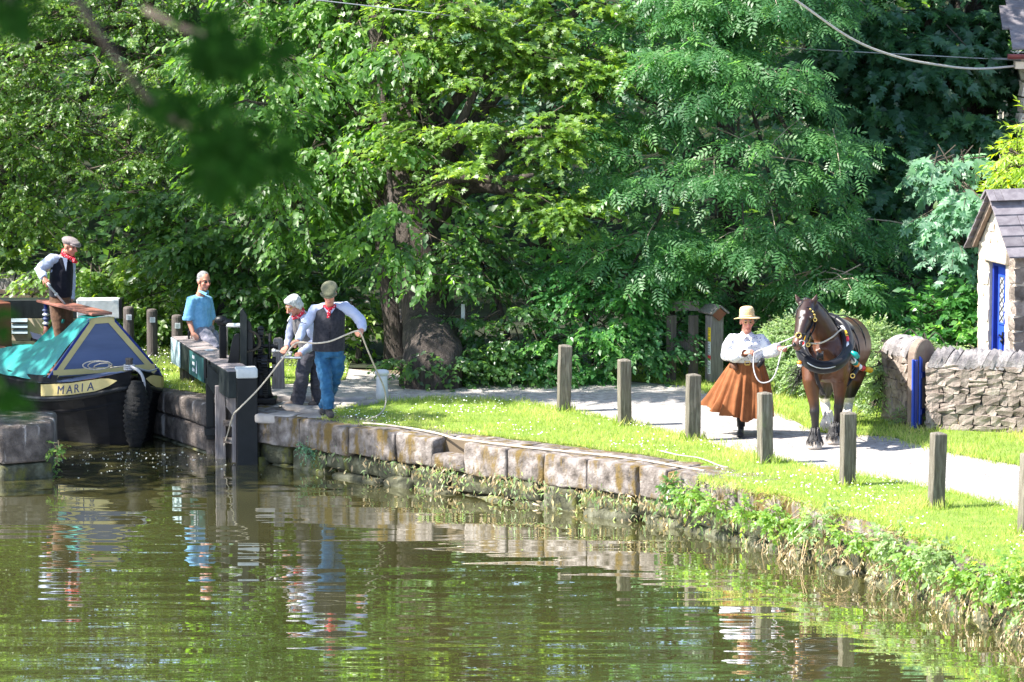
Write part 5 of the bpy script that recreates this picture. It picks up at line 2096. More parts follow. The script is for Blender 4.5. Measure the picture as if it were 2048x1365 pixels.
# ---- white-haired man stooping over the crank
def man_winding():
    D = 54.5
    p = lambda x, y, d=0.0: on(x, y, D + d)
    base = pz(608, 0, D)
    root = empty('person', base, 'white-haired man in grey waistcoat stooping to wind the paddle gear', 'person')
    hc, Mh = p(587, 611, -.08), look(-52, 28)
    sd = Vector((.55, .8, 0))
    sF, eF, wF = p(590, 637, .12), p(579, 668, .06), p(574, 694, -.12)
    sN, eN, wN = p(612, 641, -.12), p(630, 686, -.08), p(600, 707, -.42)
    hipL, kL, aL = p(612, 716, -.02), p(603, 762, -.06), p(592, 812, .0)
    hipR, kR, aR = p(634, 716, .10), p(634, 764, .06), p(640, 810, .18)
    mb = MB()
    head(mb, hc, Mh)
    mb.tube([p(606, 634, .02), p(600, 624, -.02), hc + Mh @ Vector((0, -.02, -.06))], [.062, .058, .058], 12)
    mb.tube([p(624, 705, .03), p(618, 680, .02), p(610, 655), p(604, 635, .02)], [(.12, .09), (.13, .09), (.15, .10), (.10, .07)], 14, side=sd)
    for s, e_, w_ in ((sF, eF, wF), (sN, eN, wN)):
        mb.tube([s, e_, w_], [.045, .038, .028], 10)
    for h_, k_, a_ in ((hipL, kL, aL), (hipR, kR, aR)):
        mb.tube([h_, k_, a_], [.07, .05, .04], 10)
    hand(mb, wF, p(566, 704, -.2) - wF, Vector((-.2, -.6, .8)), (50, 60, 40), 1)
    hand(mb, wN, p(589, 713, -.6) - wN, Vector((.1, -.6, .8)), (60, 65, 40), -1)
    me = fuse(mb, .0068, 1)
    paint(me, skin_cols(me, hc, Mh, 1))
    link('body', me, M['skin'], root, smooth=True)
    face_parts(root, hc, Mh)
    # glasses and moustache
    mb = MB()
    for s in (-1, 1):
        c_ = hc + Mh @ Vector((s * .031, .098, .004))
        mb.tube([c_ + Mh @ Vector((.02 * math.cos(a), 0, .016 * math.sin(a))) for a in np.linspace(0, 2 * math.pi, 13)], .0025, 5)
        mb.tube([hc + Mh @ Vector((s * .052, .095, .008)), hc + Mh @ Vector((s * .08, -.01, .006))], .0025, 5)
    build('glasses', mb, FB['brass'], root)
    mb = MB()
    mb.tube([hc + Mh @ Vector(q) for q in ((-.03, .085, -.062), (0, .105, -.056), (.03, .085, -.062))], [.006, .011, .006], 8)
    build('moustache', mb, FB['whitehair'], root, smooth=True)
    mb = MB()
    mb.ell(hc + Mh @ Vector((0, -.022, .046)), (.092, .108, .094), Mh, nu=18, nv=14)
    mb.ell(hc + Mh @ Vector((0, .045, .088)), (.07, .05, .04), Mh)
    for s in (-1, 1):
        mb.ell(hc + Mh @ Vector((s * .078, -.035, -.01)), (.022, .05, .06), Mh)
    mb.ell(hc + Mh @ Vector((0, -.085, -.03)), (.075, .045, .065), Mh)
    me = fuse(mb, .008, 2)
    crumple(me, .011, 26, 3)
    link('hair', me, FB['whitehair'], root, smooth=True)
    garment('shirt', [('t', [p(626, 708, .03), p(619, 680, .02), p(610, 650), p(604, 634, .02), p(600, 627, .0)], [(.14, .11), (.15, .12), (.17, .125), (.13, .09), (.07, .07)], sd),
                      ('t', [p(598, 634, .08), sF, p(584, 652, .1), eF, p(576, 682, -.02), wF], [.065, .07, .062, .056, .05, .04]),
                      ('t', [p(607, 638, -.06), sN, p(622, 664, -.1), eN, p(616, 697, -.25), wN], [.07, .075, .07, .066, .06, .042])],
            FB['stripe2'], root, amp=.014, scale=12, seed=6)
    garment('waistcoat', [('t', [p(622, 700, .03), p(617, 680, .02), p(609, 652), p(603, 636, .02), p(602, 630, .02)],
                           [(.165, .135), (.17, .14), (.185, .14), (.15, .105), (.09, .08)], sd)],
            FB['greyvest'], root, amp=.004, scale=7, seed=9, cut=vneck(p(594, 640, -.1), Vector((-.8, -.6, 0)), .09, p(600, 628).z, .22))
    garment('trousers', [('t', [p(623, 698, .03), p(624, 716, .04)], [(.165, .14), (.175, .145)], sd),
                         ('t', [hipL, p(607, 740, -.05), kL, p(598, 790, -.02), aL], [(.10, .105), (.098, .10), (.09, .09), (.09, .09), (.092, .095)]),
                         ('t', [hipR, p(635, 740, .09), kR, p(636, 790, .12), aR], [(.10, .105), (.098, .10), (.09, .09), (.09, .09), (.092, .095)])],
            FB['darkgrey'], root, amp=.015, scale=10, seed=5, stretch=(1, 1, 1.5))
    shoe('shoe', pz(594, .035, D), pz(566, .02, D - .12), FB['brownshoe'], root, .09, .048)
    shoe('shoe', pz(640, .035, D + .18), pz(618, .02, D + .02), FB['brownshoe'], root, .09, .046)
    mb = MB()
    mb.tube([hc + Mh @ Vector(q) for q in ((-.07, -.05, -.125), (-.055, .04, -.15), (0, .075, -.155), (.055, .04, -.15), (.07, -.05, -.125), (0, -.10, -.11), (-.07, -.05, -.125))], .026, 8)
    me = fuse(mb, .008, 2)
    link('neckerchief', me, FB['red'], root, smooth=True)
    mb = MB()
    mb.tube([hc + Mh @ Vector((-.015, .09, -.078)), hc + Mh @ Vector((-.035, .20, -.115))], .006, 6)
    tag(build('cigarette', mb, M['whitepaint'], None), 'thin white cigarette in the mouth of the stooping man', 'cigarette')


man_winding()


# ---- man in the blue shirt leaning on the beam
def man_leaning():
    D = 57.0
    p = lambda x, y, d=0.0: on(x, y, D + d)
    base = pz(428, 0, D)
    root = empty('person', base, 'grey-haired man in sky blue shirt and sunglasses leaning on the beam', 'person')
    hc, Mh = p(408, 562, -.02), look(36, 6)
    sd = Vector((.8, .6, 0))
    sL, eL, wL = p(384, 601, -.08), p(378, 641, -.10), p(386, 666, -.20)
    sR, eR, wR = p(416, 600, .14), p(424, 640, .16), p(418, 672, .2)
    hipL, kL, aL = p(402, 662, -.02), p(430, 697, -.26), p(436, 748, -.10)
    hipR, kR, aR = p(412, 660, .14), p(437, 694, .06), p(442, 746, .14)
    mb = MB()
    head(mb, hc, Mh)
    mb.tube([p(400, 594, .03), p(403, 584, .01), hc + Mh @ Vector((0, -.02, -.06))], [.064, .058, .058], 12)
    mb.tube([p(403, 660, .05), p(399, 640, .04), p(398, 615, .03), p(400, 596, .03)], [(.12, .09), (.13, .1), (.15, .10), (.10, .07)], 14, side=sd)
    mb.tube([sL, eL, wL], [.045, .043, .03], 10)
    mb.tube([sR, eR, wR], [.045, .04, .03], 10)
    for h_, k_, a_ in ((hipL, kL, aL), (hipR, kR, aR)):
        mb.tube([h_, k_, a_], [.07, .05, .04], 10)
    hand(mb, wL, p(394, 675, -.3) - wL, Vector((.2, -.3, 1)), (15, 20, 15), 1)
    hand(mb, wR, p(412, 679, .2) - wR, Vector((.2, -.3, 1)), (25, 30, 15), -1)
    me = fuse(mb, .0068, 1)
    paint(me, skin_cols(me, hc, Mh, 1))
    link('body', me, M['skin'], root, smooth=True)
    mb = MB()
    for s in (-1, 1):
        mb.ell(hc + Mh @ Vector((s * .031, .096, .003)), (.026, .008, .018), Mh)
        mb.tube([hc + Mh @ Vector((s * .055, .09, .01)), hc + Mh @ Vector((s * .082, -.01, .006))], .003, 5)
    mb.tube([hc + Mh @ Vector((-.01, .105, .008)), hc + Mh @ Vector((.01, .105, .008))], .004, 5)
    build('sunglasses', mb, EYE, root, smooth=True)
    mb = MB()
    mb.ell(hc + Mh @ Vector((0, -.022, .046)), (.081, .098, .084), Mh, nu=18, nv=14)
    mb.ell(hc + Mh @ Vector((0, -.065, -.005)), (.07, .045, .06), Mh)
    me = fuse(mb, .008, 2)
    crumple(me, .004, 40, 1)
    link('hair', me, FB['greyhair'], root, smooth=True)
    garment('shirt', [('t', [p(404, 657, .05), p(401, 648, .04), p(398, 630, .03), p(399, 610, .03), p(400, 597, .03), p(401, 591, .02)], [(.15, .12), (.175, .14), (.175, .135), (.18, .13), (.14, .09), (.075, .07)], sd),
                      ('t', [p(393, 600, -.02), sL, p(380, 622, -.09), p(378, 639, -.1)], [.07, .078, .076, .08]),
                      ('t', [p(377.5, 634, -.1), p(378, 641, -.1)], [.088, .088]),
                      ('t', [p(408, 599, .1), sR, p(421, 622, .15), p(424, 640, .16)], [.065, .07, .066, .066])],
            FB['skyblue'], root, amp=.012, scale=10, seed=11, stretch=(1, 1, .5))
    garment('trousers', [('t', [p(404, 655, .05), p(407, 666, .05)], [(.155, .125), (.165, .14)], sd),
                         ('t', [hipL, p(416, 680, -.15), kL, p(434, 720, -.2), aL], [(.10, .105), (.10, .10), (.085, .085), (.085, .085), (.09, .09)]),
                         ('t', [hipR, p(425, 677, .1), kR, p(440, 720, .1), aR], [(.10, .105), (.10, .10), (.085, .085), (.085, .085), (.09, .09)])],
            FB['palegrey'], root, amp=.015, scale=11, seed=12)
    mb = MB()
    mb.tube([p(404, 656.5, .05), p(404, 654, .05)], [(.162, .132), (.162, .132)], 18, side=sd)
    build('belt', mb, FB['blackleather'], root)
    shoe('shoe', pz(437, .03, D - .08), pz(452, .02, D - .22), FB['shoe'], root)
    shoe('shoe', pz(443, .03, D + .14), pz(458, .02, D + .02), FB['shoe'], root)
    for s in (-1, 1):
        mb = MB()
        a = hc + Mh @ Vector((s * .06, .0, -.125))
        c_ = hc + Mh @ Vector((0.0, .085, -.155))
        mb.prism([a, c_, c_ + Mh @ Vector((s * .022, .008, -.028)), a + Mh @ Vector((s * .02, .008, -.02))], Mh @ Vector((0, -.012, .004)))
        build('collar', mb, FB['skyblue'], root)


man_leaning()


# ---- man on the boat
def man_on_boat():
    D = 57.6
    p = lambda x, y, d=0.0: on(x, y, D + d)
    base = pz(126, -.02, D)
    root = empty('person', base, 'man in grey cap, red neckerchief and black waistcoat standing on the boat', 'person')
    hc, Mh = p(140, 493, -.04), look(58, 14)
    sd = Vector((.92, .38, 0))
    sL, eL, wL = p(105, 518, -.06), p(78, 541, -.10), p(89, 556, -.24)
    sR, eR, wR = p(141, 520, .10), p(144, 566, .12), p(143, 600, .05)
    hipL, kL, aL = p(112, 606, -.02), p(120, 672, -.06), p(120, 738, .0)
    hipR, kR, aR = p(131, 606, .06), p(134, 672, .04), p(133, 738, .1)
    mb = MB()
    head(mb, hc, Mh)
    mb.tube([p(127, 517, .02), p(132, 507, .0), hc + Mh @ Vector((0, -.02, -.06))], [.064, .06, .058], 12)
    mb.tube([p(120, 605, .03), p(121, 575, .03), p(123, 545, .02), p(125, 518, .02)], [(.12, .09), (.13, .1), (.15, .10), (.10, .07)], 14, side=sd)
    for s, e_, w_ in ((sL, eL, wL), (sR, eR, wR)):
        mb.tube([s, e_, w_], [.045, .04, .03], 10)
    for h_, k_, a_ in ((hipL, kL, aL), (hipR, kR, aR)):
        mb.tube([h_, k_, a_], [.07, .05, .04], 10)
    hand(mb, wL, p(98, 569, -.3) - wL, Vector((.5, -.7, .5)), (25, 40, 30), 1)
    hand(mb, wR, p(142, 614, .0) - wR, Vector((.9, -.4, 0)), (25, 30, 20), -1)
    me = fuse(mb, .0068, 1)
    paint(me, skin_cols(me, hc, Mh, 1, (.38, .165, .115)))
    link('body', me, M['skin'], root, smooth=True)
    face_parts(root, hc, Mh)
    garment('shirt', [('t', [p(120, 606, .03), p(121, 575, .03), p(123, 545, .02), p(125, 520, .02), p(127, 513, .02)], [(.14, .11), (.14, .12), (.16, .125), (.14, .09), (.075, .07)], sd),
                      ('t', [p(114, 519, -.02), sL, p(90, 530, -.1), eL, p(84, 550, -.17), wL], [.07, .078, .075, .072, .066, .045]),
                      ('t', [p(134, 520, .06), sR, p(143, 543, .12), eR, p(144, 585, .09), wR], [.065, .07, .062, .056, .05, .04])],
            FB['paleblue'], root, amp=.013, scale=12, seed=21)
    garment('waistcoat', [('t', [p(121, 594, .02), p(121, 580, .02), p(122, 560, .02), p(124, 540, .02), p(124, 522, .02), p(126, 514, .02)],
                           [(.155, .15), (.165, .16), (.165, .15), (.16, .145), (.15, .105), (.08, .08)], sd)],
            FB['blackvest'], root, amp=.004, scale=7, seed=24, cut=vneck(p(129, 530, -.1), Vector((.42, -.9, 0)), .06, p(127, 515).z, .20))
    garment('trousers', [('t', [p(121, 590, .02), p(121, 610, .02)], [(.15, .13), (.16, .14)], sd),
                         ('t', [hipL, p(117, 640, -.04), kL, p(121, 705, -.05), aL], [(.10, .105), (.098, .10), (.085, .085), (.08, .08), (.08, .08)]),
                         ('t', [hipR, p(133, 640, .05), kR, p(134, 705, .05), aR], [(.10, .105), (.098, .10), (.085, .085), (.08, .08), (.08, .08)])],
            FB['brown'], root, amp=.008, scale=10, seed=25)
    shoe('shoe', pz(121, .02, D), pz(134, .0, D - .18), FB['shoe'], root)
    shoe('shoe', pz(134, .02, D + .12), pz(148, .0, D - .05), FB['shoe'], root)
    flat_cap(root, hc, Mh, FB['greytweed'], 1.04)
    mb = MB()
    mb.tube([hc + Mh @ Vector(q) for q in ((-.07, -.05, -.115), (-.05, .05, -.145), (0, .09, -.15), (.05, .05, -.145), (.07, -.05, -.115), (0, -.10, -.09), (-.07, -.05, -.115))], .027, 8)
    k0 = hc + Mh @ Vector((0, .11, -.15))
    mb.ell(k0, (.03, .026, .024))
    mb.tube([k0, k0 + Mh @ Vector((.05, .03, -.03))], [.02, .026], 8)
    mb.tube([k0, k0 + Mh @ Vector((-.03, .03, -.05))], [.02, .024], 8)
    me = fuse(mb, .008, 2)
    crumple(me, .005, 30)
    link('neckerchief', me, FB['red'], root, smooth=True)
    mb = MB()
    mb.prism([p(125, 516, -.12), p(135, 517, -.10), p(132, 543, -.148)], (0, .01, 0))
    build('shirt_front', mb, FB['paleblue'], root)
    mb = MB()
    mb.tube([p(95, 567, -.34), p(103, 578, -.3), p(140, 620, -.15)], [.016, .018, .013], 8)
    mb.tube([p(111, 588, -.27), p(114, 591, -.26)], .024, 8)
    mb.tube([p(95, 567, -.34), p(101, 570, -.34)], .014, 6)
    tag(build('tiller_stick', mb, M['wornwhite'], smooth=True), 'pale stick held by the man standing on the boat', 'stick')


man_on_boat()


# ---- woman leading the horse
def woman_leading():
    D = 52.0
    p = lambda x, y, d=0.0: on(x, y, D + d)
    base = pz(1492, 0, D)
    root = empty('person', base, 'woman in straw hat, printed blouse and long rust skirt leading the horse', 'person')
    hc, Mh = p(1494, 643, -.05), look(6, 6)
    sx = Vector((1, 0, 0))
    sL, eL, wL = p(1465, 680, .02), p(1456, 711, -.06), p(1489, 707, -.30)
    sR, eR, wR = p(1521, 680, .02), p(1536, 704, -.05), p(1559, 697, -.22)
    mb = MB()
    head(mb, hc, Mh)
    mb.tube([p(1493, 676, .02), p(1493, 664, -.0), hc + Mh @ Vector((0, -.02, -.06))], [.066, .058, .058], 12)
    mb.tube([p(1494, 735, .03), p(1494, 715, .02), p(1494, 695), p(1493, 676, .02)], [(.13, .1), (.14, .1), (.15, .11), (.10, .07)], 14, side=sx)
    for s, e_, w_ in ((sL, eL, wL), (sR, eR, wR)):
        mb.tube([s, e_, w_], [.045, .038, .028], 10)
    for x, y_ in ((1482, -.12), (1528, .1)):
        mb.tube([p(x + (1494 - x) * .5, 740, .03), p(x + 1, 800, y_ * .6), p(x, 852, y_)], [.08, .055, .042], 10)
    hand(mb, wL, p(1507, 702, -.36) - wL, Vector((-.1, -.5, .85)), (45, 55, 40), -1)
    hand(mb, wR, p(1574, 693, -.36) - wR, Vector((.1, -.5, .85)), (40, 50, 40), 1)
    me = fuse(mb, .0068, 1)
    paint(me, skin_cols(me, hc, Mh, 1, (.46, .20, .145)))
    link('body', me, M['skin'], root, smooth=True)
    face_parts(root, hc, Mh)
    mb = MB()
    for s in (-1, 1):
        mb.tube([hc + Mh @ Vector((s * .031 + .021 * math.cos(a), .099, .004 + .016 * math.sin(a))) for a in np.linspace(0, 2 * math.pi, 13)], .0025, 5)
    build('glasses', mb, FB['brass'], root)
    mb = MB()
    mb.ell(hc + Mh @ Vector((0, -.03, .03)), (.088, .095, .085), Mh, nu=16, nv=12)
    me = fuse(mb, .008, 2)
    crumple(me, .005, 30)
    link('hair', me, FB['greyhair'], root, smooth=True)
    # straw hat
    Mt = look(6, -4, 2)
    ht = hc + Vector((0, .0, .052))
    mb = MB()
    prof = [(.088, .0), (.093, .02), (.092, .06), (.088, .095), (.078, .118), (.055, .132), (.02, .137)]
    mb.lathe(prof, ht, 24, M=Mt)
    hat = build('straw_hat', mb, FB['straw'], root, smooth=True)
    mb = MB()
    P = []
    for i in range(33):
        a = 2 * math.pi * i / 32
        P.append([ht + Mt @ Vector((math.cos(a) * r_, math.sin(a) * r_ * 1.05, .004 + .012 * math.sin(2 * a + .8) * (r_ - .09) / .07 - .022 * math.cos(a) ** 2 * (r_ - .09) / .07)) for r_ in (.086, .11, .14, .162)])
    mb.grid(P)
    br = build('brim', mb, FB['straw'], hat, smooth=True)
    br.modifiers.new('t', 'SOLIDIFY').thickness = .008
    mb = MB()
    mb.lathe([(.0945, .004), (.0965, .010), (.0955, .026)], ht, 24, M=Mt)
    build('hat_band', mb, FB['straw'], hat, smooth=True)
    garment('blouse', [('t', [p(1494, 727, .02), p(1494, 720, .02), p(1494, 706, .01), p(1494, 690), p(1493, 676, .02), p(1493, 668, .01)], [(.185, .15), (.215, .175), (.205, .17), (.19, .15), (.15, .10), (.075, .075)], sx),
                       ('t', [p(1478, 680, .02), sL, p(1457, 695, -.03), eL, p(1470, 712, -.18), wL], [.075, .085, .09, .09, .08, .045]),
                       ('t', [p(1508, 680, .02), sR, p(1530, 692, -.02), eR, p(1549, 702, -.14), wR], [.075, .082, .082, .085, .085, .05])],
            FB['blouse'], root, amp=.017, scale=11, seed=31)
    for s in (-1, 1):
        mb = MB()
        a = p(1493 + s * 10, 664, -.03)
        c_ = p(1493, 672, -.12)
        mb.prism([a, c_, p(1493 + s * 7, 681, -.13), p(1493 + s * 16, 672, -.08)], (0, .01, .004))
        build('collar', mb, FB['blouse'], root)
    # skirt
    NT, NZ = 132, 22
    P = []
    for i in range(NZ):
        f = i / (NZ - 1)
        row = []
        for j in range(NT + 1):
            a = 2 * math.pi * j / NT
            ca, sa = math.cos(a), math.sin(a)
            left = max(0, -ca)
            hw_ = .195 + (.19 + .085 * left - .05 * max(0, ca)) * f ** .85
            dp_ = .16 + .20 * f ** .9
            nzf = mnoise.noise(Vector((ca * 2.2, sa * 2.2, f * 1.2)))
            pl = .05 * f * nzf + (.030 + .03 * nzf) * f ** .7 * math.sin(19 * a + 1.5 * math.sin(3 * a) + .8 * f) + .020 * f * math.sin(33 * a + 2 * f) + .012 * f * math.sin(7 * a + 5 * f)
            if abs(ca - .22) < .16 and sa < 0:
                pl -= .10 * f * (1 - abs(ca - .22) / .16)
            k_ = 1 + pl / .3
            zc = p(0, 723, 0).z
            hem = .215 + .135 * left ** 1.3 + .03 * max(0, ca) + .012 * math.sin(9 * a)
            z = zc + (hem - zc) * f
            row.append((base.x + .015 + ca * hw_ * k_ - .03 * f, base.y + .02 + sa * dp_ * k_, z))
        P.append(row)
    mb = MB()
    mb.grid(P)
    link('skirt', mb.mesh('skirt'), FB['orange'], root, smooth=True)
    mb = MB()
    mb.tube([p(1495, 731, .02), p(1495, 723, .02)], [(.212, .175), (.205, .168)], 24, side=sx)
    build('belt', mb, FB['leather'], root)
    mb = MB()
    q = p(1495, 727, -.165)
    for a, c_ in (((-.03, -.02), (.03, -.02)), ((.03, -.02), (.03, .025)), ((.03, .025), (-.03, .025)), ((-.03, .025), (-.03, -.02))):
        mb.beam(q + Vector((a[0], 0, a[1])), q + Vector((c_[0], 0, c_[1])), .008, .008)
    build('buckle', mb, FB['brass'], root)
    mb = MB()
    mb.tube([p(1526, 718, -.10), p(1522, 726, -.13), p(1515, 735, -.14)], [(.03, .02), (.036, .024), (.02, .016)], 10, side=(1, 0, 0))
    build('pouch', mb, FB['blackleather'], root, smooth=True)
    mb = MB()
    mb.tube([p(1463, 724, -.10), p(1468, 733, -.15), p(1474, 741, -.17)], [(.03, .02), (.036, .026), (.022, .018)], 10, side=(1, 0, 0))
    build('pouch', mb, FB['leather'], root, smooth=True)
    mb = MB()
    mb.tube([p(1486, 708, -.27), p(1490, 707, -.31)], .046, 10)
    build('watch_strap', mb, FB['leather'], root)
    for x, d, nm in ((1482, -.12, 0), (1528, .1, 1)):
        mb = MB()
        mb.tube([pz(x, .26, D + d), pz(x, .12, D + d)], [.055, .05], 12)
        build('boot_leg', mb, FB['blackleather'], root, smooth=True)
        shoe('boot', pz(x, .045, D + d + .05), pz(x - 2, .035, D + d - .2), FB['blackleather'], root, .11, .048)


woman_leading()

# ---- ropes
def rope_obj(pts, r_, label, m='rope', n=6):
    mb = MB()
    mb.tube(smooth_pts(pts, n), r_, 7)
    return tag(build('rope', mb, M[m], smooth=True), label, 'rope')


rope_obj([on(440, 918, 54.3), on(452, 880, 54.2), on(466, 832, 53.6), on(478, 818, 53.45), on(520, 775, 53.3), on(565, 718, 53.15), on(586, 691, 53.1), on(600, 685, 53.1), on(630, 687, 53.05), on(660, 683, 53.05), on(690, 671, 53.08), on(712, 663, 53.12),
          on(722, 668, 53.15), on(733, 695, 53.3), on(750, 735, 53.5), on(766, 770, 53.75), on(772, 797, 53.85), on(768, 818, 53.7), on(755, 832, 53.4), at(738, 839, .012), at(726, 846, .015)],
         .0105, 'tow rope running from the water through the hands of the man in jeans')
rope_obj([at(726, 847, .02), at(760, 849, .03), at(820, 857, .03), at(870, 866, .03), at(905, 876, .025), at(930, 880, .03), at(1000, 889, .03), at(1080, 898, .03), at(1180, 908, .03), at(1280, 920, .03), at(1340, 930, .03), at(1408, 942, .02)],
         .0125, 'tow rope lying along the coping of the quay')
rope_obj([at(1320, 902, .02), at(1360, 911, .03), at(1400, 917, .02), at(1440, 932, .02), at(1456, 935, .02)], .009, 'end of the pale rope lying in the grass left of a bollard')
# ------------------------------------------------------------------ the horse
M['coat'] = attr_mat('horse_coat', rough=0.42, bump=0.12, bscale=45, spec=0.45, stretch=(1, 1, .4))
M['mane'] = mat('horse_hair', [(0.3, (0.008, 0.007, 0.008)), (0.7, (0.03, 0.026, 0.028))], scale=30, bump=.5, rough=.45, spec=.5)
M['whitefeather'] = mat('white_feather', (0.62, 0.57, 0.52), scale=30, bump=.5, rough=.8)
M['hoof'] = mat('hoof', (0.42, 0.36, 0.31), scale=20, bump=.2, rough=.6)
BEAD = {c: mat('bead_' + c, v_, scale=10, bump=0, rough=.35, spec=.5) for c, v_ in (('yellow', (.70, .40, .02)), ('red', (.55, .02, .03)), ('white', (.75, .75, .75)), ('green', (.0, .22, .20)), ('orange', (.75, .25, .02)))}


def horse():
    o = on
    root = empty('horse', pz(1660, 0, 51.8), 'bay draught horse with white forehead patch and black padded collar', 'horse')
    sb = Vector((.972, -.234, 0))
    mb = MB()
    mb.tube([o(1648, 728, 51.0), o(1652, 718, 51.2), o(1662, 704, 51.65), o(1678, 699, 52.2), o(1689, 697, 52.6), o(1697, 690, 53.0), o(1701, 686, 53.3), o(1702, 684, 53.45)],
            [(.15, .20), (.26, .30), (.295, .37), (.315, .375), (.31, .365), (.29, .35), (.22, .28), (.1, .14)], 20, side=sb)
    for x in (1626, 1676):
        mb.ell(o(x, 727, 51.12), (.14, .17, .24))
    sh = Vector((.95, .3, 0))
    mb.tube([o(1660, 700, 51.55), o(1652, 678, 51.35), o(1644, 655, 51.2), o(1634, 632, 51.07), o(1622, 613, 50.97)], [(.22, .27), (.185, .25), (.15, .21), (.115, .165), (.085, .115)], 18, side=sh)
    mb.tube([o(1618, 606, 50.97), o(1614, 613, 50.90), o(1609, 632, 50.80), o(1603, 655, 50.70), o(1598, 675, 50.63), o(1594, 689, 50.58), o(1592, 697, 50.56)],
            [(.06, .06), (.092, .09), (.108, .118), (.080, .105), (.064, .08), (.066, .07), (.045, .045)], 18, side=sh)
    mb.ell(o(1615, 644, 50.93), (.08, .12, .11))
    mb.ell(o(1595, 694, 50.62), (.055, .06, .05))
    for a, c, d in (((1603, 611), (1596, 600), (1590, 588)), ((1625, 609), (1630, 600), (1634, 588))):
        mb.tube([o(*a, 50.93), o(*c, 50.93), o(*d, 50.95)], [(.035, .025), (.040, .022), (.008, .006)], 10, side=sh)
    for s in (1601, 1623):
        mb.ell(o(s, 636, 50.73 if s < 1610 else 50.70), (.03, .03, .03))
    legs = [
        [(1627, 735, 51.1, .15), (1622, 765, 51.0, .105), (1626, 795, 50.98, .072), (1629, 815, 50.97, .060), (1629, 824, 50.96, .064), (1630, 836, 50.96, .050), (1631, 858, 50.96, .046), (1631, 869, 50.95, .055), (1630, 879, 50.9, .052)],
        [(1677, 738, 51.2, .15), (1680, 765, 51.25, .105), (1679, 790, 51.3, .072), (1678, 806, 51.32, .060), (1677, 814, 51.32, .064), (1676, 828, 51.34, .050), (1673, 852, 51.4, .046), (1671, 863, 51.38, .055), (1669, 872, 51.33, .052)],
        [(1664, 728, 53.0, .20), (1655, 762, 52.75, .14), (1650, 784, 52.85, .090), (1649, 800, 53.0, .064), (1651, 810, 53.0, .066), (1653, 830, 52.8, .050), (1656, 850, 52.5, .047), (1657, 858, 52.4, .056), (1656, 863, 52.35, .052)],
        [(1706, 735, 53.05, .18), (1703, 765, 52.85, .13), (1699, 786, 52.95, .090), (1697, 802, 53.1, .064), (1696, 811, 53.1, .066), (1695, 832, 52.85, .050), (1694, 850, 52.6, .047), (1694, 857, 52.5, .056), (1693, 861, 52.46, .052)]]
    for L in legs:
        pts = [o(x, y, D) for x, y, D, r_ in L]
        mb.tube(pts, [(r_ * (1.0), r_ * (1.25 if r_ > .1 else 1.05)) for *_q, r_ in L], 14, side=sb)
    me = fuse(mb, .0135, 5)
    # coat colours
    co = get_co(me)
    hp0, hp1 = np.array(o(1614, 613, 50.90)), np.array(o(1592, 697, 50.56))
    ax = (hp1 - hp0) / np.linalg.norm(hp1 - hp0)
    t_ = (co - hp0) @ ax
    dist = np.linalg.norm(co - hp0 - np.outer(t_, ax), axis=1)
    nz = np.array([mnoise.noise(Vector(c_) * 3.0) for c_ in co])
    bay, dark, black = np.array((.085, .028, .010)), np.array((.026, .012, .009)), np.array((.013, .010, .011))
    bay = bay * (1 + .35 * nz[:, None])
    w_up = np.clip((co[:, 2] - 1.18 + .10 * nz) / .3, 0, 1)[:, None]
    col = bay * (1 - w_up * .75) + dark * w_up * .75
    headm = np.clip((.17 - dist) / .04, 0, 1) * (t_ > -.06) * (co[:, 1] < 51.15)
    hm = headm[:, None]
    col = col * (1 - hm * .8) + np.array((.028, .014, .011)) * hm * .8
    fr = o(1605, 655, 50.58)
    muz = np.clip((t_ - .40) / .08, 0, 1) * headm
    col = col * (1 - muz[:, None] * .7) + np.array((.13, .06, .045)) * muz[:, None] * .7
    low = np.clip((.62 + .06 * nz - co[:, 2]) / .16, 0, 1)[:, None]
    col = col * (1 - low) + black * low
    hind = ((co[:, 1] > 52.1) & (co[:, 2] < .33 + .03 * nz))
    col[hind] = (.66, .62, .57)
    c0 = np.array(o(1608, 622, 50.69))
    c1 = np.array(o(1606, 632, 50.64))
    bz = np.minimum(np.linalg.norm((co - c0) * np.array((1.5, 1, .8)), axis=1), np.linalg.norm((co - c1) * np.array((1.8, 1, .7)), axis=1))
    bw = np.clip((.046 + .02 * nz - bz) / .035, 0, 1)[:, None]
    col = col * (1 - bw) + np.array((.70, .66, .66)) * bw
    ring = np.clip((.02 - np.abs(t_ - .47)) / .01, 0, 1)
    paint(me, col)
    link('body', me, M['coat'], root, smooth=True)
    # eyes and nostrils
    for x, D in ((1600, 50.685), (1622, 50.675)):
        mb = MB()
        mb.ell(o(x, 636, D), (.022, .018, .020))
        build('eye', mb, EYE, root, smooth=True)
    for x, y, D in ((1601, 690, 50.50), (1588, 690, 50.52)):
        mb = MB()
        mb.ell(o(x, y, D), (.022, .02, .030))
        build('nostril', mb, EYE, root, smooth=True)
    # mane, forelock, tail
    rg = random.Random(5)

    def strands(name, starts, n, m, r0=.012, taper=.2, seg=3, parent=root):
        mb = MB()
        for k in range(n):
            pts = starts(k, rg)
            q = smooth_pts(pts, seg)
            mb.tube(q, [r0 * (1 - (1 - taper) * i / (len(q) - 1)) for i in range(len(q))], 5)
        return build(name, mb, m, parent, smooth=True)

    cr = [o(1612, 604, 51.02), o(1634, 612, 51.15), o(1652, 632, 51.35), o(1668, 655, 51.6)]
    crs = smooth_pts(cr, 14)

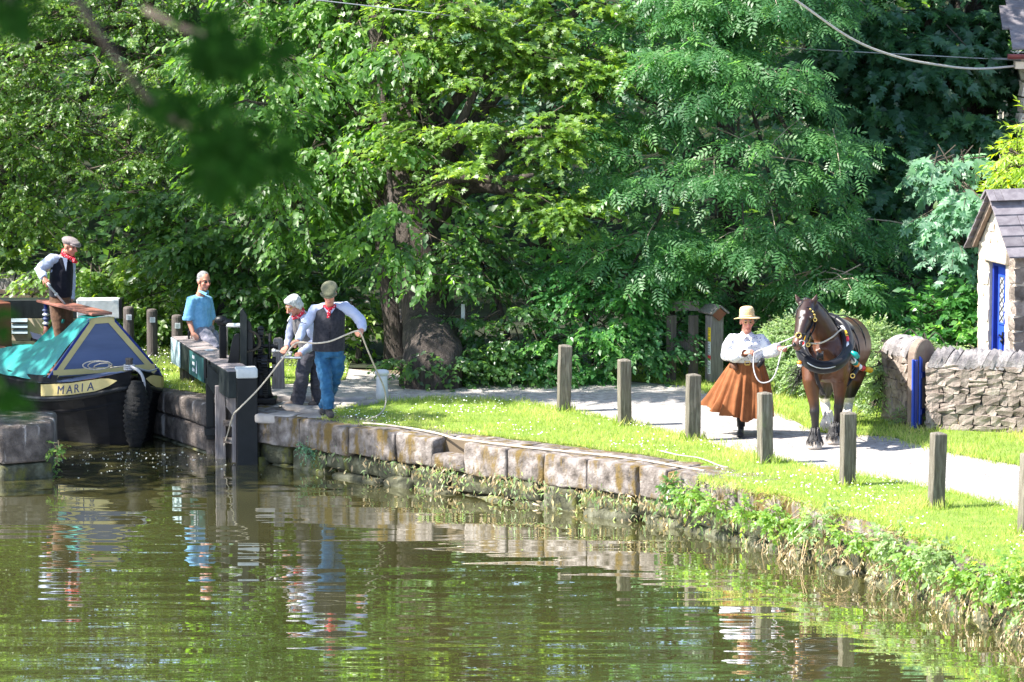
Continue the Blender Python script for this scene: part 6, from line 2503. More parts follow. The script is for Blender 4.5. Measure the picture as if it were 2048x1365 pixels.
    def mane(k, g):
        a = crs[min(int(len(crs) * k / 90), len(crs) - 1)] + Vector((g.uniform(-.02, .02), g.uniform(-.02, .02), g.uniform(-.01, .03)))
        s = Vector((.10 + g.uniform(-.05, .05), .03, .01))
        return [a - s * .3, a + Vector((0, 0, .02)), a + s * .6 + Vector((0, 0, -.06)), a + s * .8 + Vector((0, 0, -.20 + g.uniform(-.05, .05)))]
    strands('mane', mane, 90, M['mane'], .013)

    def fore(k, g):
        a = o(1614 + g.uniform(-9, 9), 605 + g.uniform(-2, 3), 50.93)
        return [a, a + Vector((g.uniform(-.03, 0), -.07, .005)), a + Vector((g.uniform(-.10, -.03), -.14, -.07)), a + Vector((g.uniform(-.13, -.06), -.18, -.17))]
    strands('forelock', fore, 16, M['mane'], .009)

    def tail(k, g):
        e = Vector((g.uniform(-.14, .14), g.uniform(-.1, .1), g.uniform(-.16, .16)))
        x2, y2 = 1592 + g.uniform(-20, 12), 768 + g.uniform(-26, 22)
        return [o(1698, 672, 53.45), o(1680, 690, 53.62), o(1640 + g.uniform(-8, 8), 722 + g.uniform(-14, 8), 53.5), o(1612 + g.uniform(-8, 6), 742 + g.uniform(-22, 10), 53.3), o(x2, y2, 53.15) + e * .3]
    strands('tail', tail, 85, M['mane'], .013, .12, 4)
    # feathers and hooves
    hoofs = [(1630, 50.88, M['mane']), (1669, 51.27, M['mane']), (1656, 52.28, M['whitefeather']), (1693, 52.38, M['whitefeather'])]
    for x, D, fm in hoofs:
        b_ = pz(x, 0, D)
        mb = MB()
        mb.lathe([(.088, 0), (.082, .03), (.066, .085), (.05, .095)], b_, 16)
        build('hoof', mb, M['hoof'], root, smooth=True)

        def fth(k, g, b_=b_):
            a = 2 * math.pi * g.random()
            ca, sa = math.cos(a), math.sin(a)
            return [b_ + Vector((ca * .045, sa * .045 + .02, .20 + g.uniform(-.06, .06))), b_ + Vector((ca * .075, sa * .075 + .02, .14)), b_ + Vector((ca * .105, sa * .105 + .01, .05 + g.uniform(-.02, .03)))]
        strands('feather', fth, 110, fm, .008, .2, 2)
    # collar
    ctr = Vector((0, 0, 0))
    loop = [(1674, 640, 51.62), (1690, 655, 51.5), (1698, 680, 51.3), (1696, 703, 51.08), (1684, 722, 50.86), (1664, 733, 50.72), (1640, 735, 50.68), (1617, 726, 50.72), (1603, 708, 50.86), (1600, 686, 51.08), (1608, 660, 51.35), (1630, 640, 51.6), (1654, 633, 51.68)]
    L3 = [o(*q) for q in loop]
    mid = sum(L3, Vector()) / len(L3)
    cl = smooth_pts(L3 + [L3[0]], 6)
    mb = MB()
    zs = [p_.z for p_ in cl]
    mb.tube(cl, [(.050 + .040 * (max(zs) - p_.z) / (max(zs) - min(zs)), .050 + .018 * (max(zs) - p_.z) / (max(zs) - min(zs))) for p_ in cl], 12)
    col_ = build('collar', mb, FB['blackleather'], root, smooth=True)
    inn = [p_.lerp(mid, .20) + Vector((0, -.085, .0)) for p_ in cl]
    mb = MB()
    mb.tube(inn[2:-6], .030, 10)
    hm_ = build('hames', mb, FB['blackleather'], col_, smooth=True)
    seq = ['white', 'yellow', 'red', 'white', 'green', 'yellow', 'red', 'red']
    outer = [p_.lerp(mid, .085) + Vector((0, -.105, .0)) for p_ in cl]
    # beads up the right limb and down the left
    k = 0
    for rng in ((range(4, 26)), (range(58, 44, -1))):
        i0 = list(rng)
        step = 3
        for j in range(0, len(i0) - step, step):
            a, c = outer[i0[j]], outer[i0[j + step]]
            mb = MB()
            mb.tube([a, a.lerp(c, .5), c.lerp(a, .04)], [.022, .027, .022], 10)
            build('bead', mb, BEAD[seq[k % len(seq)]], col_, smooth=True)
            k += 1
        k = 1
    mb = MB()
    t0 = outer[19] + Vector((.06, -.02, .02))
    mb.tube([t0, t0 + Vector((.05, 0, -.03)), t0 + Vector((.085, 0, -.075))], [.018, .035, .030], 10)
    build('tassel', mb, BEAD['green'], col_, smooth=True)
    mb = MB()
    lm = [p_ + Vector((0, -.085, -.0)) for p_ in cl[26:44]]
    mb.tube(lm, .007, 6)
    build('hame_chain', mb, M['steel'], col_)
    mb = MB()
    q = o(1640, 712, 50.60)
    mb.tube([q + Vector((-.035, 0, .0)), q + Vector((.035, 0, .0))], .035, 10)
    mb.tube([q + Vector((-.03, .02, .05)), q + Vector((-.03, -.02, -.05))], .012, 6)
    mb.tube([q + Vector((.03, .02, .05)), q + Vector((.03, -.02, -.05))], .012, 6)
    build('hame_strap', mb, FB['blackleather'], col_, smooth=True)

    def ring(name, c, r_, m=FB['brass'], th=.008, tilt=(1, 0, 0), parent=root):
        mb = MB()
        x = Vector(tilt).normalized()
        mb.tube([c + x * (r_ * math.cos(a)) + Vector((0, 0, r_ * math.sin(a))) for a in np.linspace(0, 2 * math.pi, 17)], th, 6)
        return build(name, mb, m, parent, smooth=True)

    def strap(name, pts, wd=.014, th=.006, m=None, side=(1, 0, 0)):
        mb = MB()
        q = smooth_pts(pts, 6)
        mb.tube(q, [(wd, th)] * len(q), 8, side=side)
        return build(name, mb, m or FB['blackleather'], root, smooth=True)

    # bridle
    strap('noseband', [o(1589, 664, 50.66), o(1592, 669, 50.56), o(1600, 669, 50.515), o(1609, 670, 50.56), o(1614, 668, 50.72)], .014, .007, side=(0, 0, 1))
    strap('cheek_strap', [o(1627, 615, 50.90), o(1628, 632, 50.80), o(1621, 655, 50.70), o(1609, 670, 50.60), o(1604, 682, 50.56)], .013, .006)
    strap('browband', [o(1601, 619, 50.86), o(1607, 617, 50.78), o(1617, 616, 50.76), o(1627, 619, 50.83)], .012, .006, side=(0, 0, 1))
    strap('throat_lash', [o(1630, 618, 50.98), o(1632, 640, 50.95), o(1626, 662, 50.86), o(1616, 678, 50.74)], .010, .005)
    ring('brass_ring', o(1597, 671, 50.495), .032, th=.009)
    ring('brass_ring', o(1630, 640, 50.74), .020)
    ring('brass_ring', o(1616, 690, 50.66), .022)
    ring('bit_ring', o(1604, 687, 50.53), .035, M['steel'], .006)
    ring('brass_ring', o(1631, 739, 50.665 + .0), .026)
    mb = MB()
    for x, y in ((1621, 619), (1626, 624), (1629, 630), (1629, 635)):
        mb.ell(o(x, y, 50.745), (.014, .008, .014))
    build('brass_stud', mb, FB['brass'], root)
    strap('martingale', [o(1631, 743, 50.78), o(1636, 765, 50.86), o(1648, 790, 51.1)], .022, .008, side=(1, 0, 0))
    # saddle pad, back strap and traces with bobbins
    tc, ta = o(1668, 702, 51.92), Vector((.234, .972, 0))

    def hoop(name, d, a0, a1, wd, th, ga=.312, gb=.392, n=16):
        c_ = tc + ta * d
        q = [c_ + sb * (ga * math.sin(R(a_))) + Vector((0, 0, gb * math.cos(R(a_)))) for a_ in np.linspace(a0, a1, n)]
        mb = MB()
        mb.tube(q, [(wd, th)] * n, 8, side=ta)
        return build(name, mb, FB['blackleather'], root, smooth=True)
    hoop('saddle_pad', 0, -55, 48, .12, .026)
    hoop('saddle_pad', 0, 48, 175, .022, .010)
    hoop('back_strap', -.2, -40, 120, .018, .010, .302, .385)
    hoop('hip_strap', .45, -70, 120, .014, .008, .322, .388)
    strap('belly_band', [o(1700, 668, 51.72), o(1712, 690, 51.72), o(1717, 720, 51.74), o(1708, 748, 51.7)], .03, .010, side=(0, 1, 0))
    strap('trace', [o(1699, 706, 51.1), o(1709, 722, 51.4), o(1722, 738, 52.2), o(1736, 742, 53.0)], .018, .009, side=(0, 0, 1))
    strap('shoulder_strap', [o(1694, 668, 51.25), o(1704, 690, 51.45), o(1713, 712, 51.55), o(1716, 735, 51.6)], .014, .007)
    strap('girth', [o(1716, 736, 51.5), o(1704, 756, 51.25), o(1692, 772, 51.2)], .024, .008)
    ring('girth_buckle', o(1705, 752, 51.18), .026)
    for i, (x, y, D, c) in enumerate(((1706, 722, 51.42, 'white'), (1710, 726, 51.5, 'green'), (1713, 729, 51.6, 'orange'), (1718, 734, 51.9, 'white'), (1725, 737, 52.3, 'red'), (1735, 739, 52.6, 'yellow'), (1740, 741, 52.9, 'yellow'))):
        mb = MB()
        mb.ell(o(x, y, D), (.042, .032, .036))
        build('bobbin', mb, BEAD[c], root, smooth=True)
    for x, y, D, c in ((1599, 726, 50.72, 'orange'), (1600, 731, 50.73, 'white')):
        mb = MB()
        mb.ell(o(x, y, D), (.030, .028, .024))
        build('bobbin', mb, BEAD[c], root, smooth=True)
    strap('rein', [o(1621, 687, 50.72), o(1640, 687, 50.70), o(1664, 675, 50.85), o(1682, 660, 51.2), o(1694, 662, 51.6), o(1712, 662, 52.2), o(1722, 656, 52.6)], .010, .010, m=M['rope'])
    strap('crupper', [o(1726, 695, 52.6), o(1730, 708, 52.8), o(1731, 722, 52.8)], .016, .008)


horse()
rope_obj([on(1593, 672, 50.53), on(1570, 682, 50.9), on(1540, 694, 51.4), on(1512, 704, 51.62), on(1508, 712, 51.63), on(1507, 735, 51.58), on(1513, 756, 51.52), on(1524, 766, 51.5), on(1541, 762, 51.5), on(1552, 745, 51.52), on(1559, 720, 51.6), on(1565, 700, 51.64), on(1577, 693, 51.2), on(1590, 690, 50.62)],
         .0085, 'lead rope looping between the woman and the horse bridle', m='greyrope')
# ------------------------------------------------------------------ foliage
TPL = {}


def tpl(name, V, T):
    TPL[name] = (np.array(V, dtype=np.float32), np.array(T, dtype=np.int32))


tpl('ovate', [(0, 0, 0), (-.30, .40, .07), (0, .45, -.02), (.30, .40, .07), (0, 1, -.14)], [(0, 2, 1), (0, 3, 2), (1, 2, 4), (2, 3, 4)])
tpl('lance', [(0, 0, 0), (-.15, .42, .05), (0, .45, -.02), (.15, .42, .05), (0, 1, -.22)], [(0, 2, 1), (0, 3, 2), (1, 2, 4), (2, 3, 4)])
tpl('simple', [(0, 0, 0), (-.28, .5, .05), (.28, .5, .05), (0, 1, -.08)], [(0, 2, 1), (1, 2, 3)])
pv = [(0, .0, 0), (0, .42, -.03), (-.26, .10, .02), (-.52, .32, -.05), (-.25, .42, .03), (-.46, .78, -.06), (-.14, .66, .02), (0, 1.05, -.12), (.14, .66, .02), (.46, .78, -.06), (.25, .42, .03), (.52, .32, -.05), (.26, .10, .02)]
tpl('palmate', pv, [(1, 0, 12)] + [(1, i + 1, i) for i in range(2, 12)] + [(1, 2, 0)])
# one ash leaf: nine leaflets on a stalk
fv, ft = [], []
for k, (t_, s_) in enumerate([(.22, -1), (.22, 1), (.42, -1), (.42, 1), (.60, -1), (.60, 1), (.77, -1), (.77, 1), (.90, 0)]):
    b0 = np.array((0, t_, -.25 * t_ ** 2))
    if s_:
        dr = np.array((s_ * .82, .52, -.22)); L = .34 - .08 * abs(t_ - .5)
    else:
        dr = np.array((0, 1, -.35)); L = .32
    dr = dr / np.linalg.norm(dr)
    sd_ = np.array((-dr[1], dr[0], 0.0)) * .062
    q = len(fv)
    fv += [tuple(b0), tuple(b0 + dr * L * .45 + sd_ + (0, 0, .02)), tuple(b0 + dr * L * .45 - sd_ + (0, 0, .02)), tuple(b0 + dr * L)]
    ft += [(q, q + 2, q + 1), (q + 1, q + 2, q + 3)]
tpl('frond', fv, ft)


def norm(a):
    return a / np.maximum(np.linalg.norm(a, axis=-1, keepdims=True), 1e-9)


def leaf_mesh(name, kind, P, Dv, Nv, S, rnd, m, parent=None, stuff=False):
    tv, tt = TPL[kind]
    Dv = norm(Dv)
    X = norm(np.cross(Dv, Nv))
    N = np.cross(X, Dv)
    n = len(P)
    V = (P[:, None, :] + S[:, None, None] * (tv[None, :, 0:1] * X[:, None, :] + tv[None, :, 1:2] * Dv[:, None, :] + tv[None, :, 2:3] * N[:, None, :])).reshape(-1, 3)
    T = (tt[None] + (np.arange(n) * len(tv))[:, None, None]).reshape(-1, 3)
    me = bpy.data.meshes.new(name)
    me.vertices.add(len(V))
    me.vertices.foreach_set('co', V.astype(np.float32).ravel())
    me.loops.add(T.size)
    me.loops.foreach_set('vertex_index', T.astype(np.int32).ravel())
    me.polygons.add(len(T))
    me.polygons.foreach_set('loop_start', np.arange(0, T.size, 3, dtype=np.int32))
    at_ = me.attributes.new('rnd', 'FLOAT', 'POINT')
    at_.data.foreach_set('value', np.repeat(rnd, len(tv)).astype(np.float32))
    me.update(calc_edges=True)
    me.validate()
    o = link(name, me, m, parent)
    if stuff:
        o['kind'] = 'stuff'
    return o


LEAF_CACHE = {}


def leaf_objects(root, kind, P, Dv, Nv, S, rnd, m, limit=300):
    """Large leaves one by one (the nearest ones), the rest as one mass."""
    order = np.argsort(P[:, 1])
    big, rest = order[:limit], order[limit:]
    tv, tt = TPL[kind]
    ro = root_of(root)
    for i in big:
        key = (kind, m.name, int(rnd[i] * 4.99))
        if key not in LEAF_CACHE:
            me = bpy.data.meshes.new('leaf')
            me.from_pydata([tuple(q) for q in tv.tolist()], [], tt.tolist())
            a_ = me.attributes.new('rnd', 'FLOAT', 'POINT')
            a_.data.foreach_set('value', np.full(len(tv), (key[2] + .5) / 5, dtype=np.float32))
            me.materials.append(m)
            LEAF_CACHE[key] = me
        o = bpy.data.objects.new('leaf', LEAF_CACHE[key])
        COL.objects.link(o)
        o.parent = root
        d = Vector(Dv[i]).normalized()
        x = d.cross(Vector(Nv[i])).normalized()
        n_ = x.cross(d)
        o.matrix_local = Matrix.LocRotScale(Vector(P[i]) - ro, Matrix((x, d, n_)).transposed().to_quaternion(), Vector((S[i],) * 3))
    if len(rest):
        leaf_mesh('foliage', kind, P[rest], Dv[rest], Nv[rest], S[rest], rnd[rest], m, root, True)


def sprays(blobs, n, L, k, droop=.15, flat=.72, front=.8, rmin=.5, jit=.3, ls=.1, lsv=.5, hang=.18, tier=True, sub=9):
    """Leafy twigs gathered into flattened boughs spread through ellipsoids. Returns leaf P, D, N, S, rnd."""
    wts = np.array([b_[1][0] * b_[1][2] * (b_[2] if len(b_) > 2 else 1) for b_ in blobs])
    C0 = np.array([b_[0] for b_ in blobs])
    R0 = np.array([b_[1] for b_ in blobs])
    if tier:
        ns = max(len(blobs) * 2, int(n / sub))
        bi = NR.choice(len(blobs), ns, p=wts / wts.sum())
        uu = norm(NR.normal(size=(ns, 3)))
        fl = (uu[:, 1] > 0) & (NR.random(ns) < front)
        uu[fl, 1] *= -1
        sc = C0[bi] + uu * R0[bi] * NR.uniform(.35, 1.0, ns)[:, None]
        sz = NR.uniform(.55, 1.15, ns)
        sr = np.stack([sz * L * .85, sz * L * .75, sz * L * .26], 1)
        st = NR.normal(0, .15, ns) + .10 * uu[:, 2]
        out = uu * np.array((1, 1, .2)) + np.array((0, -.35, 0))
        idx = NR.integers(0, ns, n)
        C, Rr, tn, ow = sc[idx], sr[idx], st[idx], norm(out[idx])
        u = norm(NR.normal(size=(n, 3)) * np.array((1, 1, .7)) + ow * .7)
        p0 = C + u * NR.uniform(.1, .8, n)[:, None] * Rr
        ax = norm(u * np.array((1, 1, .25)) + ow * .55 + NR.normal(size=(n, 3)) * jit * .6 + np.array((0, 0, -droop)))
    else:
        idx = NR.choice(len(blobs), n, p=wts / wts.sum())
        C, Rr = C0[idx], R0[idx]
        u = norm(NR.normal(size=(n, 3)))
        flip = (u[:, 1] > 0) & (NR.random(n) < front)
        u[flip, 1] *= -1
        low = (u[:, 2] < -.35) & (NR.random(n) < .6)
        u[low, 2] *= -1
        p0 = C + u * NR.uniform(rmin, 1.06, n)[:, None] * Rr
        ax = norm(u * np.array((1, 1, .5)) + NR.normal(size=(n, 3)) * jit + np.array((0, 0, -droop)))
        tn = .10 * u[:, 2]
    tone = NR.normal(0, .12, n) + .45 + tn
    t = np.linspace(.10, 1, k)[None, :, None]
    Ls = (L * NR.uniform(.5, 1.3, n))[:, None, None]
    P = p0[:, None, :] + ax[:, None, :] * Ls * t + np.array((0, 0, -1.0)) * (hang * Ls * t ** 2)
    side = norm(np.cross(ax, np.array((0, 0, 1.0)) + NR.normal(size=(n, 3)) * .15))
    sg = np.where(np.arange(k) % 2 == 0, 1.0, -1.0)[None, :, None]
    Dv = ax[:, None, :] * (.45 + .5 * t) + side[:, None, :] * sg * (1.0 - .75 * t) + np.array((0, 0, -hang - .10)) + NR.normal(size=(n, k, 3)) * .25
    Nv = np.array((0, 0, 1.0)) * flat + u[:, None, :] * (1.0 - flat) + np.array((0, -.18, 0)) + NR.normal(size=(n, k, 3)) * .38
    S = ls * (1 + lsv * NR.uniform(-1, 1, (n, k))) * (1.05 - .25 * t[..., 0])
    rnd = np.clip(tone[:, None] + NR.normal(0, .14, (n, k)), 0, 1)
    return P.reshape(-1, 3), Dv.reshape(-1, 3), Nv.reshape(-1, 3), S.ravel(), rnd.ravel(), (p0, ax, Ls.ravel())


def twigs(name, info, parent, m, every=5, r_=.006, hang=.35):
    p0, ax, L = info
    mb = MB()
    for i in range(0, len(p0), every):
        a = Vector(p0[i]); d = Vector(ax[i]); l = float(L[i])
        mb.tube([a - d * l * .7 + Vector((0, 0, .04)), a, a + d * l * .55 + Vector((0, 0, -.3 * hang * l)), a + d * l + Vector((0, 0, -hang * l))], [r_ * 1.6, r_ * 1.3, r_, r_ * .4], 4, cap=False)
    if mb.v:
        o = build(name, mb, m, parent, recalc=False)
        o['kind'] = 'stuff'
        return o


def tree(name, label, base, blobs, kind, m, n, L, k, ls, trunk=None, limbs=True, cat='tree', bark='bark', tw=6, twm='twig', group=None, solo=False, **kw):
    base = Vector(base)
    root = empty(name, base, label, cat, group)
    if trunk:
        pts, rad = trunk
        mb = MB()
        q = smooth_pts(pts, 5)
        rr = np.interp(np.linspace(0, len(rad) - 1, len(q)), range(len(rad)), rad)
        mb.tube(q, list(rr), 16)
        me = mb.mesh('trunk')
        crumple(me, .05 * rad[0] / .4, 2.2, len(name), (2, 2, .5))
        link('trunk', me, M[bark], root, smooth=True)
        if limbs:
            for i, b_ in enumerate(blobs[:9]):
                c = Vector(b_[0])
                f = .55 + .4 * ((i * 37) % 10) / 10
                a = q[min(int(len(q) * f), len(q) - 1)]
                midp = a.lerp(c, .5) + Vector((0, 0, .25))
                r0 = rr[min(int(len(q) * f), len(q) - 1)] * .42
                mb = MB()
                mb.tube(smooth_pts([a, midp, c, c + (c - a) * .35 + Vector((0, 0, -.1))], 4), [r0 * (1 - .8 * j / 12) for j in range(13)], 8)
                build('limb', mb, M[bark], root, smooth=True)
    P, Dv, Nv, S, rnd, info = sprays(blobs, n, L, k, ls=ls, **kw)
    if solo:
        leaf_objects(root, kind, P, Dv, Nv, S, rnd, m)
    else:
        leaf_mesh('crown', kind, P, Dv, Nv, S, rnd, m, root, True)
    if tw:
        twigs('twig', info, root, M[twm], tw)
    return root


def B(px, py, D, rx, ry, rz, w_=1.0):
    return (tuple(on(px, py, D)), (rx, ry, rz), w_)


# far trees filling the wood
FAR = [(-26, 74), (-19, 70), (-13.5, 73), (-8.5, 69.5), (-4, 73), (0.5, 69.5), (5, 73), (9.5, 70), (15, 74), (22, 72), (-33, 66), (29, 68)]
for i, (x, y) in enumerate(FAR):
    hgt = 9.5 + 2.5 * math.sin(i * 2.3)
    zb = 0.3
    bl = []
    for j in range(9):
        a = 2.4 * j
        bl.append(((x + 1.9 * math.cos(a), y + 1.2 * math.sin(a) - .6, 1.6 + hgt * (j + .6) / 9.5), (2.1, 1.8, 1.3)))
    inview = -9 < x < 9.6
    tree('woodland_tree', ('tall dark woodland tree %s' % ['at the far left of the wood', 'behind the elm boughs', 'behind the lock', 'behind the lime sprays', 'in the middle of the wood', 'behind the ash boughs', 'behind the right sycamore', 'behind the stone hut',
                           'right of the cottage', 'far right of the wood', 'beyond the left edge of the wood', 'beyond the right edge of the wood'][i]), (x, y, zb), bl, 'simple', LM[('elm', 'lime', 'sycamore')[i % 3]],
         1500 if inview else 380, .8, 12, .17 if inview else .26, ([(x, y, zb - .3), (x + .2, y, 3), (x - .1, y, hgt * .8)], [.28, .22, .1]), limbs=False, tw=0, group='dark woodland trees behind', front=.6, tier=False)

# leafy undergrowth clothing the slope between the trunks
n = 26000
x, y = NR.uniform(-16, 17, n), NR.uniform(64.5, 84, n)
j_ = (y - 65) / 5.0
z = -.05 + .62 * j_ * 2.2 * (.4 + .6 * np.minimum(1, np.maximum(j_, 0) / 4)) + NR.uniform(-.1, 1.5, n) ** 1.0
tag(leaf_mesh('undergrowth', 'simple', np.stack([x, y, z], 1), np.stack([NR.normal(0, .7, n), NR.normal(-.3, .5, n), NR.normal(-.1, .4, n)], 1), np.stack([NR.normal(0, .4, n), NR.normal(-.3, .4, n), np.ones(n)], 1), NR.uniform(.12, .3, n), NR.random(n), LM['hazel']), kind='stuff')

# 1 elm, left
bl = [B(30, 60, 64, 2.0, 1.3, 1.2), B(200, 120, 63, 1.9, 1.3, 1.1), B(370, 40, 63.5, 1.8, 1.2, 1.2), B(60, 280, 62.6, 1.8, 1.0, 1.0), B(250, 330, 62.4, 1.6, 1.0, .9), B(400, 230, 62.8, 1.5, 1.0, 1.0), B(-120, 180, 63, 2.0, 1.3, 1.5),
      B(120, -150, 64, 2.4, 1.5, 1.3), B(350, -180, 64, 2.2, 1.4, 1.3), B(-60, 420, 62.5, 1.5, .9, .8), B(140, -420, 64.5, 2.6, 1.8, 1.5)]
tree('elm_tree', 'broad elm with small yellow-green leaves at the upper left', (-4.6, 64.3, 0), bl, 'ovate', LM['elm'], 6000, .44, 13, .068,
     ([(-4.6, 64.3, -.2), (-4.7, 64.3, 2), (-4.9, 64.4, 4.5), (-5, 64.5, 8)], [.3, .26, .2, .1]), tw=4)
# 2 lime, centre left
bl = [B(560, 80, 60.5, 1.3, 1.0, 1.0), B(700, 60, 60.2, 1.2, 1.0, 1.0), B(640, 200, 59.6, 1.2, .9, .7), B(760, 260, 59.0, .9, .7, .5), B(560, 300, 59.7, 1.1, .8, .6), B(690, 330, 58.8, .8, .6, .45), B(600, 400, 59.2, .9, .7, .5), B(500, 190, 60.3, 1.0, .8, .8), B(790, 495, 57.0, .45, .35, .2), B(885, 560, 56.7, .5, .35, .2), B(790, 130, 58.2, .6, .5, .5), B(800, 280, 57.8, .6, .5, .4), B(815, 400, 57.4, .6, .4, .3), B(860, 470, 57.2, .5, .35, .2),
      *[(tuple(on(px, py, 57.5) + SUN_DIR * 3.6), (.75, .6, .4)) for px, py in ((850, 740), (840, 640), (820, 520))],
      *[(tuple(on(px, py, D) + SUN_DIR * h_), (.8, .7, .4)) for px, py, D, h_ in ((360, 480, 61, 6.4), (470, 560, 60.4, 7.2), (560, 520, 60.2, 6.6), (640, 600, 60, 7.4), (540, 650, 60.2, 7.8), (420, 600, 61, 7.2), (690, 470, 59.8, 6.2), (250, 560, 61.5, 7.0))],  # unseen boughs added overhead to throw shade on the understorey
      B(620, -140, 61, 1.8, 1.2, 1.1), B(640, -400, 61.5, 2.2, 1.5, 1.4)]
tree('lime_tree', 'lime tree with long drooping sprays of broad leaves left of centre', (-1.62, 58.7, 0), bl, 'ovate', LM['lime'], 3700, .55, 12, .112,
     ([(-1.52, 58.7, -.2), (-1.60, 58.7, .5), (-1.72, 58.8, 1.6), (-1.85, 59.2, 3.5), (-1.9, 59.8, 7)], [.24, .19, .17, .15, .08]), tw=3, droop=.3, hang=.35)
# 3 maple with the great leaning trunk
bl = [B(880, 60, 58.6, 1.2, .9, 1.0), B(1010, 120, 58.2, 1.2, .9, .9), B(1120, 60, 58.5, 1.1, .9, .9), B(930, 230, 57.8, 1.0, .7, .6), B(1080, 280, 57.4, .9, .6, .55), B(1000, 360, 57.1, .8, .55, .35), B(1200, 190, 58.0, .9, .8, .7), B(850, 330, 58.2, .8, .6, .5),
      B(1130, 420, 57.2, .7, .5, .35), B(980, -150, 59.5, 2.0, 1.3, 1.2), B(1000, -420, 60, 2.4, 1.6, 1.5),
      *[(tuple(at(*q) + SUN_DIR * (h_ / SUN_DIR.z)), (1.0, .8, .5), .8) for q, h_ in (((700, 775), 6.9), ((800, 782), 6.7), ((900, 786), 6.9), ((1000, 784), 6.7), ((1110, 782), 6.9), ((1210, 782), 6.8), ((1310, 784), 7.0))]]  # boughs added above the frame, set sunward to shade the path
tree('maple_tree', 'field maple with bright yellow-green leaves and a massive leaning trunk', at(865, 775), bl, 'palmate', LM['maple'], 4000, .44, 12, .086,
     ([at(862, 778) + Vector((0, .4, -.2)), at(862, 778) + Vector((.02, .4, .35)), on(855, 640, 57.6), on(835, 500, 57.9), on(812, 400, 58.2), on(830, 150, 58.8)], [.43, .40, .37, .34, .28, .14]), tw=4, droop=.1)
# 4 ash
bl = [B(1290, 200, 58.0, .8, .7, .6), B(1400, 130, 57.8, .8, .7, .6), B(1510, 160, 57.6, .7, .6, .5), B(1350, 330, 57.4, .9, .7, .6), B(1480, 320, 57.2, .8, .6, .5), B(1600, 300, 57.6, .7, .6, .5), B(1300, 470, 57.4, .8, .6, .5), B(1430, 470, 57.8, .8, .5, .45),
      B(1560, 440, 57.2, .8, .6, .5), B(1640, 560, 57.2, .6, .5, .4), B(1500, 590, 58.3, .7, .5, .4), B(1380, 30, 58.5, 1.1, .8, .7), B(1530, -20, 58.6, 1.1, .9, .7), B(1700, 420, 57.8, .7, .5, .5), B(1450, -220, 59.5, 2.0, 1.3, 1.2), B(1450, -460, 60, 2.2, 1.5, 1.3)]
tree('ash_tree', 'ash tree with feathery compound leaves right of centre', at(1480, 745), bl, 'frond', LM['ash'], 2500, .48, 5, .28,
     ([at(1480, 745) + Vector((0, .6, -.2)), on(1475, 600, 58.3), on(1455, 400, 58.5), on(1450, 150, 58.8), on(1460, -200, 59.3)], [.17, .15, .13, .11, .06]), tw=9, twm='palebranch', droop=.1, hang=.28, flat=.8)
# 5 sycamore, right
bl = [B(1700, 60, 61.0, 1.2, .9, .9), B(1830, 130, 60.6, 1.1, .8, .8), B(1950, 60, 61.5, 1.1, .8, .8), B(1760, 230, 60.4, 1.1, .8, .7), B(1880, 290, 60.2, 1.0, .7, .7), B(1720, 370, 60.0, 1.0, .7, .6), B(1850, 420, 59.8, 1.0, .7, .6), B(1620, 80, 61, 1.0, .8, .8),
      B(1760, 520, 59.4, 1.0, .6, .6), B(1860, 580, 59.0, .8, .5, .5), B(2060, 200, 61.8, .9, .7, 1.0), B(1800, -180, 62, 2.0, 1.3, 1.2), B(1820, -440, 62.5, 2.4, 1.6, 1.4)]
tree('sycamore_tree', 'dark sycamore with broad blue-green leaves at the upper right', (6.95, 61.9, 0), bl, 'palmate', LM['sycamore'], 2500, .56, 11, .15,
     ([(6.85, 61.9, -.2), (6.85, 61.9, 1.5), (6.72, 61.9, 3.2), (6.9, 62.0, 5.5), (6.8, 62.2, 8)], [.42, .36, .32, .26, .12]), tw=6, droop=.2, hang=.3)
mb = MB()
# 6 pale maple sapling in front of it
bl = [B(1895, 330, 57.6, .34, .3, .32), B(1930, 400, 57.2, .30, .3, .30), B(1880, 440, 57.2, .30, .25, .22), B(1905, 490, 57.0, .25, .25, .22), B(1950, 330, 57.6, .22, .25, .22)]
tree('sapling', 'young sycamore with pale shining leaves just left of the hut roof', at(1925, 740), bl, 'palmate', LM['paleleaf'], 130, .38, 7, .16,
     ([at(1925, 740), on(1925, 550, 57.3), on(1915, 400, 57.4), on(1905, 320, 57.6)], [.05, .045, .035, .015]), tw=2, droop=.4, hang=.4, front=.9, sub=7, solo=True)
# 7-9 understorey
def shrub(name, label, px, py, D, bl, kind, m, n, L, k, ls, **kw):
    b_ = at(px, py)
    b_ = pz(px, 0, D)
    tree(name, label, b_, bl, kind, m, n, L, k, ls, ([b_ + Vector((0, 0, -.1)), b_ + Vector((.05, 0, .5)), Vector(bl[0][0])], [.05, .04, .02]), cat='shrub', limbs=True, **kw)


shrub('elder_shrub', 'bright yellow-green shrub behind the white-ended beam', 200, 690, 62.2, [B(200, 560, 61.6, 1.1, .6, .55), B(60, 500, 62.4, 1.2, .6, .5), B(320, 520, 61.6, 1.0, .6, .55), B(240, 640, 61.0, .9, .4, .4), B(380, 620, 61.0, .8, .5, .5), B(130, 430, 62.4, 1.0, .6, .5), B(-60, 540, 62.6, .8, .6, .5)], 'ovate', LM['maple'], 800, .5, 12, .10, tw=5)
shrub('hazel_shrub', 'hazel bush with broad leaves darkened for shade behind the man in blue', 470, 700, 60.6, [B(450, 480, 60.6, 1.1, .6, .5), B(560, 560, 60.3, 1.1, .6, .5), B(330, 440, 61.2, 1.0, .6, .45), B(520, 660, 60.2, .9, .4, .4), B(640, 600, 60.0, .9, .5, .5), B(680, 480, 59.8, .9, .5, .5)], 'ovate', LM['hazel'], 950, .52, 12, .115, tw=5)
